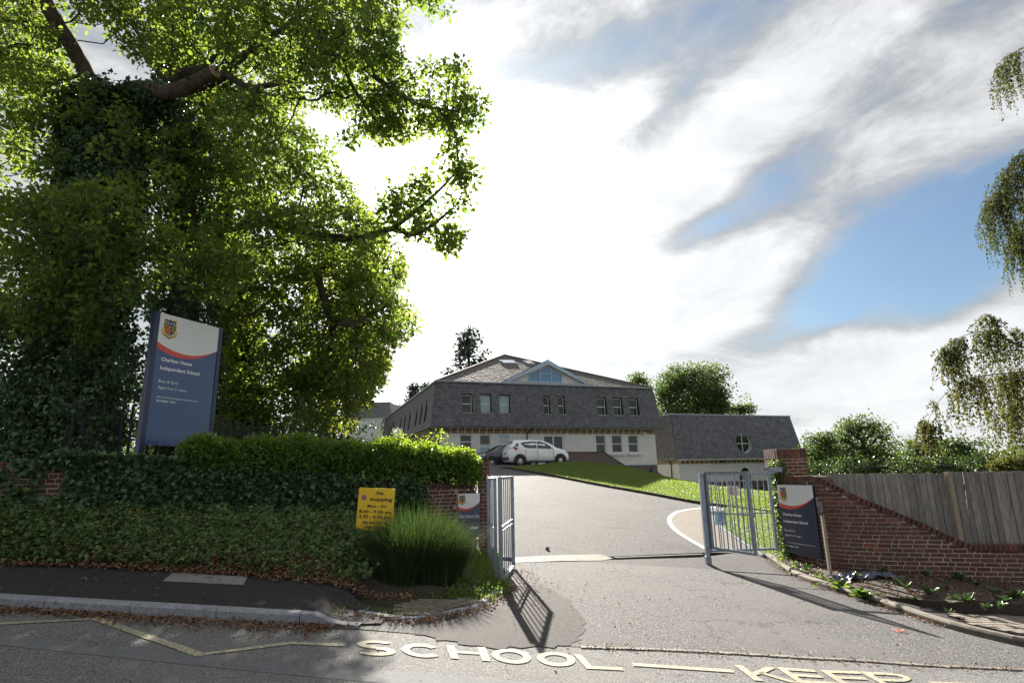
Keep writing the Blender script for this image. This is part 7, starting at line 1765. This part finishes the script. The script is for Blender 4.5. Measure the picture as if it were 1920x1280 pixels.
far_tree('dark rounded tree beyond the fence behind the birch strands', 1820, 930, 40, [(1820, 858, 50, 36), (1795, 838, 24, 18), (1850, 868, 30, 28)], .16, 28, .45, 'ivybank', 206, dens=5, trunk=.25, group=None)
far_tree('yellow green bush beyond the fence at the far right', 1905, 930, 24, [(1905, 872, 34, 22), (1880, 880, 18, 14), (1940, 870, 30, 26)], .10, 26, .28, 'birch', 207, dens=11, trunk=.08, group=None)
far_tree('low dark thicket closing the gap under the tall trees beyond the fence', 1600, 940, 38, [(1520, 885, 40, 26), (1600, 885, 50, 26), (1700, 882, 60, 28), (1800, 882, 60, 28), (1900, 890, 50, 22)], .15, 26, .45, 'ivybank', 208, dens=5, trunk=.1, group=None)
rng = np.random.default_rng(220); wd = []
for _ in range(5200):
    x = rng.uniform(-120, 190); y = rng.uniform(96, 118); wd.append((x, y, -1.5+rng.random()**.8*(5.6+1.1*sin(x*.21)+.7*sin(x*.57+1))))
for _ in range(2600):
    x = rng.uniform(13, 75); y = rng.uniform(50, 66); wd.append((x, y, -1.5+rng.random()**.8*(3.0+.7*sin(x*.5))))
for _ in range(1500):
    x = rng.uniform(-60, -12); y = rng.uniform(40, 60); wd.append((x, y, 1.+rng.random()**.8*(2.6+.7*sin(x*.5))))
o = foliage('distant_woodland', np.array(wd), 16, 1.0, .50, M['ivybank'], rng, simple=True, aspect=.7); tag(o, 'low belt of distant woodland and thicket closing the horizon', 'woodland', kind='stuff')
# --- conifers
def conifer(label, u, vt, vb, Yd, half, seed, size=.30, levels=26, gap=.0):
    rng = np.random.default_rng(seed); b, t = at(u, vb, Yd), at(u, vt, Yd); T_ = empty('conifer', tuple(b), 0, label, 'tree'); H_ = t[2]-b[2]; C_ = []; SA_, SB_, R1, R2 = [], [], [], []
    hw = half*Yd/FPX
    for k in range(levels):
        f = k/levels; z = b[2]+H_*(.02+.96*f); r = hw*(1-f)**.62*(.72+.45*rng.random())
        for j in range(rng.integers(3, 6)):
            a = rng.uniform(0, 2*pi); e = np.array((b[0]+cos(a)*r, b[1]+sin(a)*r*.9, z+r*.14*rng.normal()+r*.10)); s_ = np.array((b[0], b[1], z-.0)); SA_.append(s_); SB_.append(e); R1.append(.05); R2.append(.015)
            for q in np.linspace(.30, 1., max(2, int(r/.35))): C_.append(s_*(1-q)+e*q)
    m = MB(); m.tube([Vector(b), Vector(b*.5+t*.5), Vector(t)], [.25, .16, .03], 8); m.build('trunk', M['bark'], T_); tag(segs_mesh('branches', SA_, SB_, R1, R2, M['twig'], T_), kind='stuff')
    foliage('crown', np.array(C_), 9, .5, size, M['fardark'], rng, T_, simple=True, flat=.4, aspect=.38); return T_
conifer('tall dark conifer standing up behind the school roof, left of the skylights', 879, 609, 760, 62, 66, 301, size=.5, levels=19)
conifer('dark conifer tips above the slate side wall, nearest the roof', 796, 716, 800, 70, 14, 302, size=.4, levels=16)
conifer('spiky conifer top behind the slate side wall', 775, 718, 800, 66, 14, 303, size=.4, levels=16)
conifer('small conifer tip low behind the slate wall by the white house', 741, 760, 830, 72, 12, 304, size=.4, levels=14)
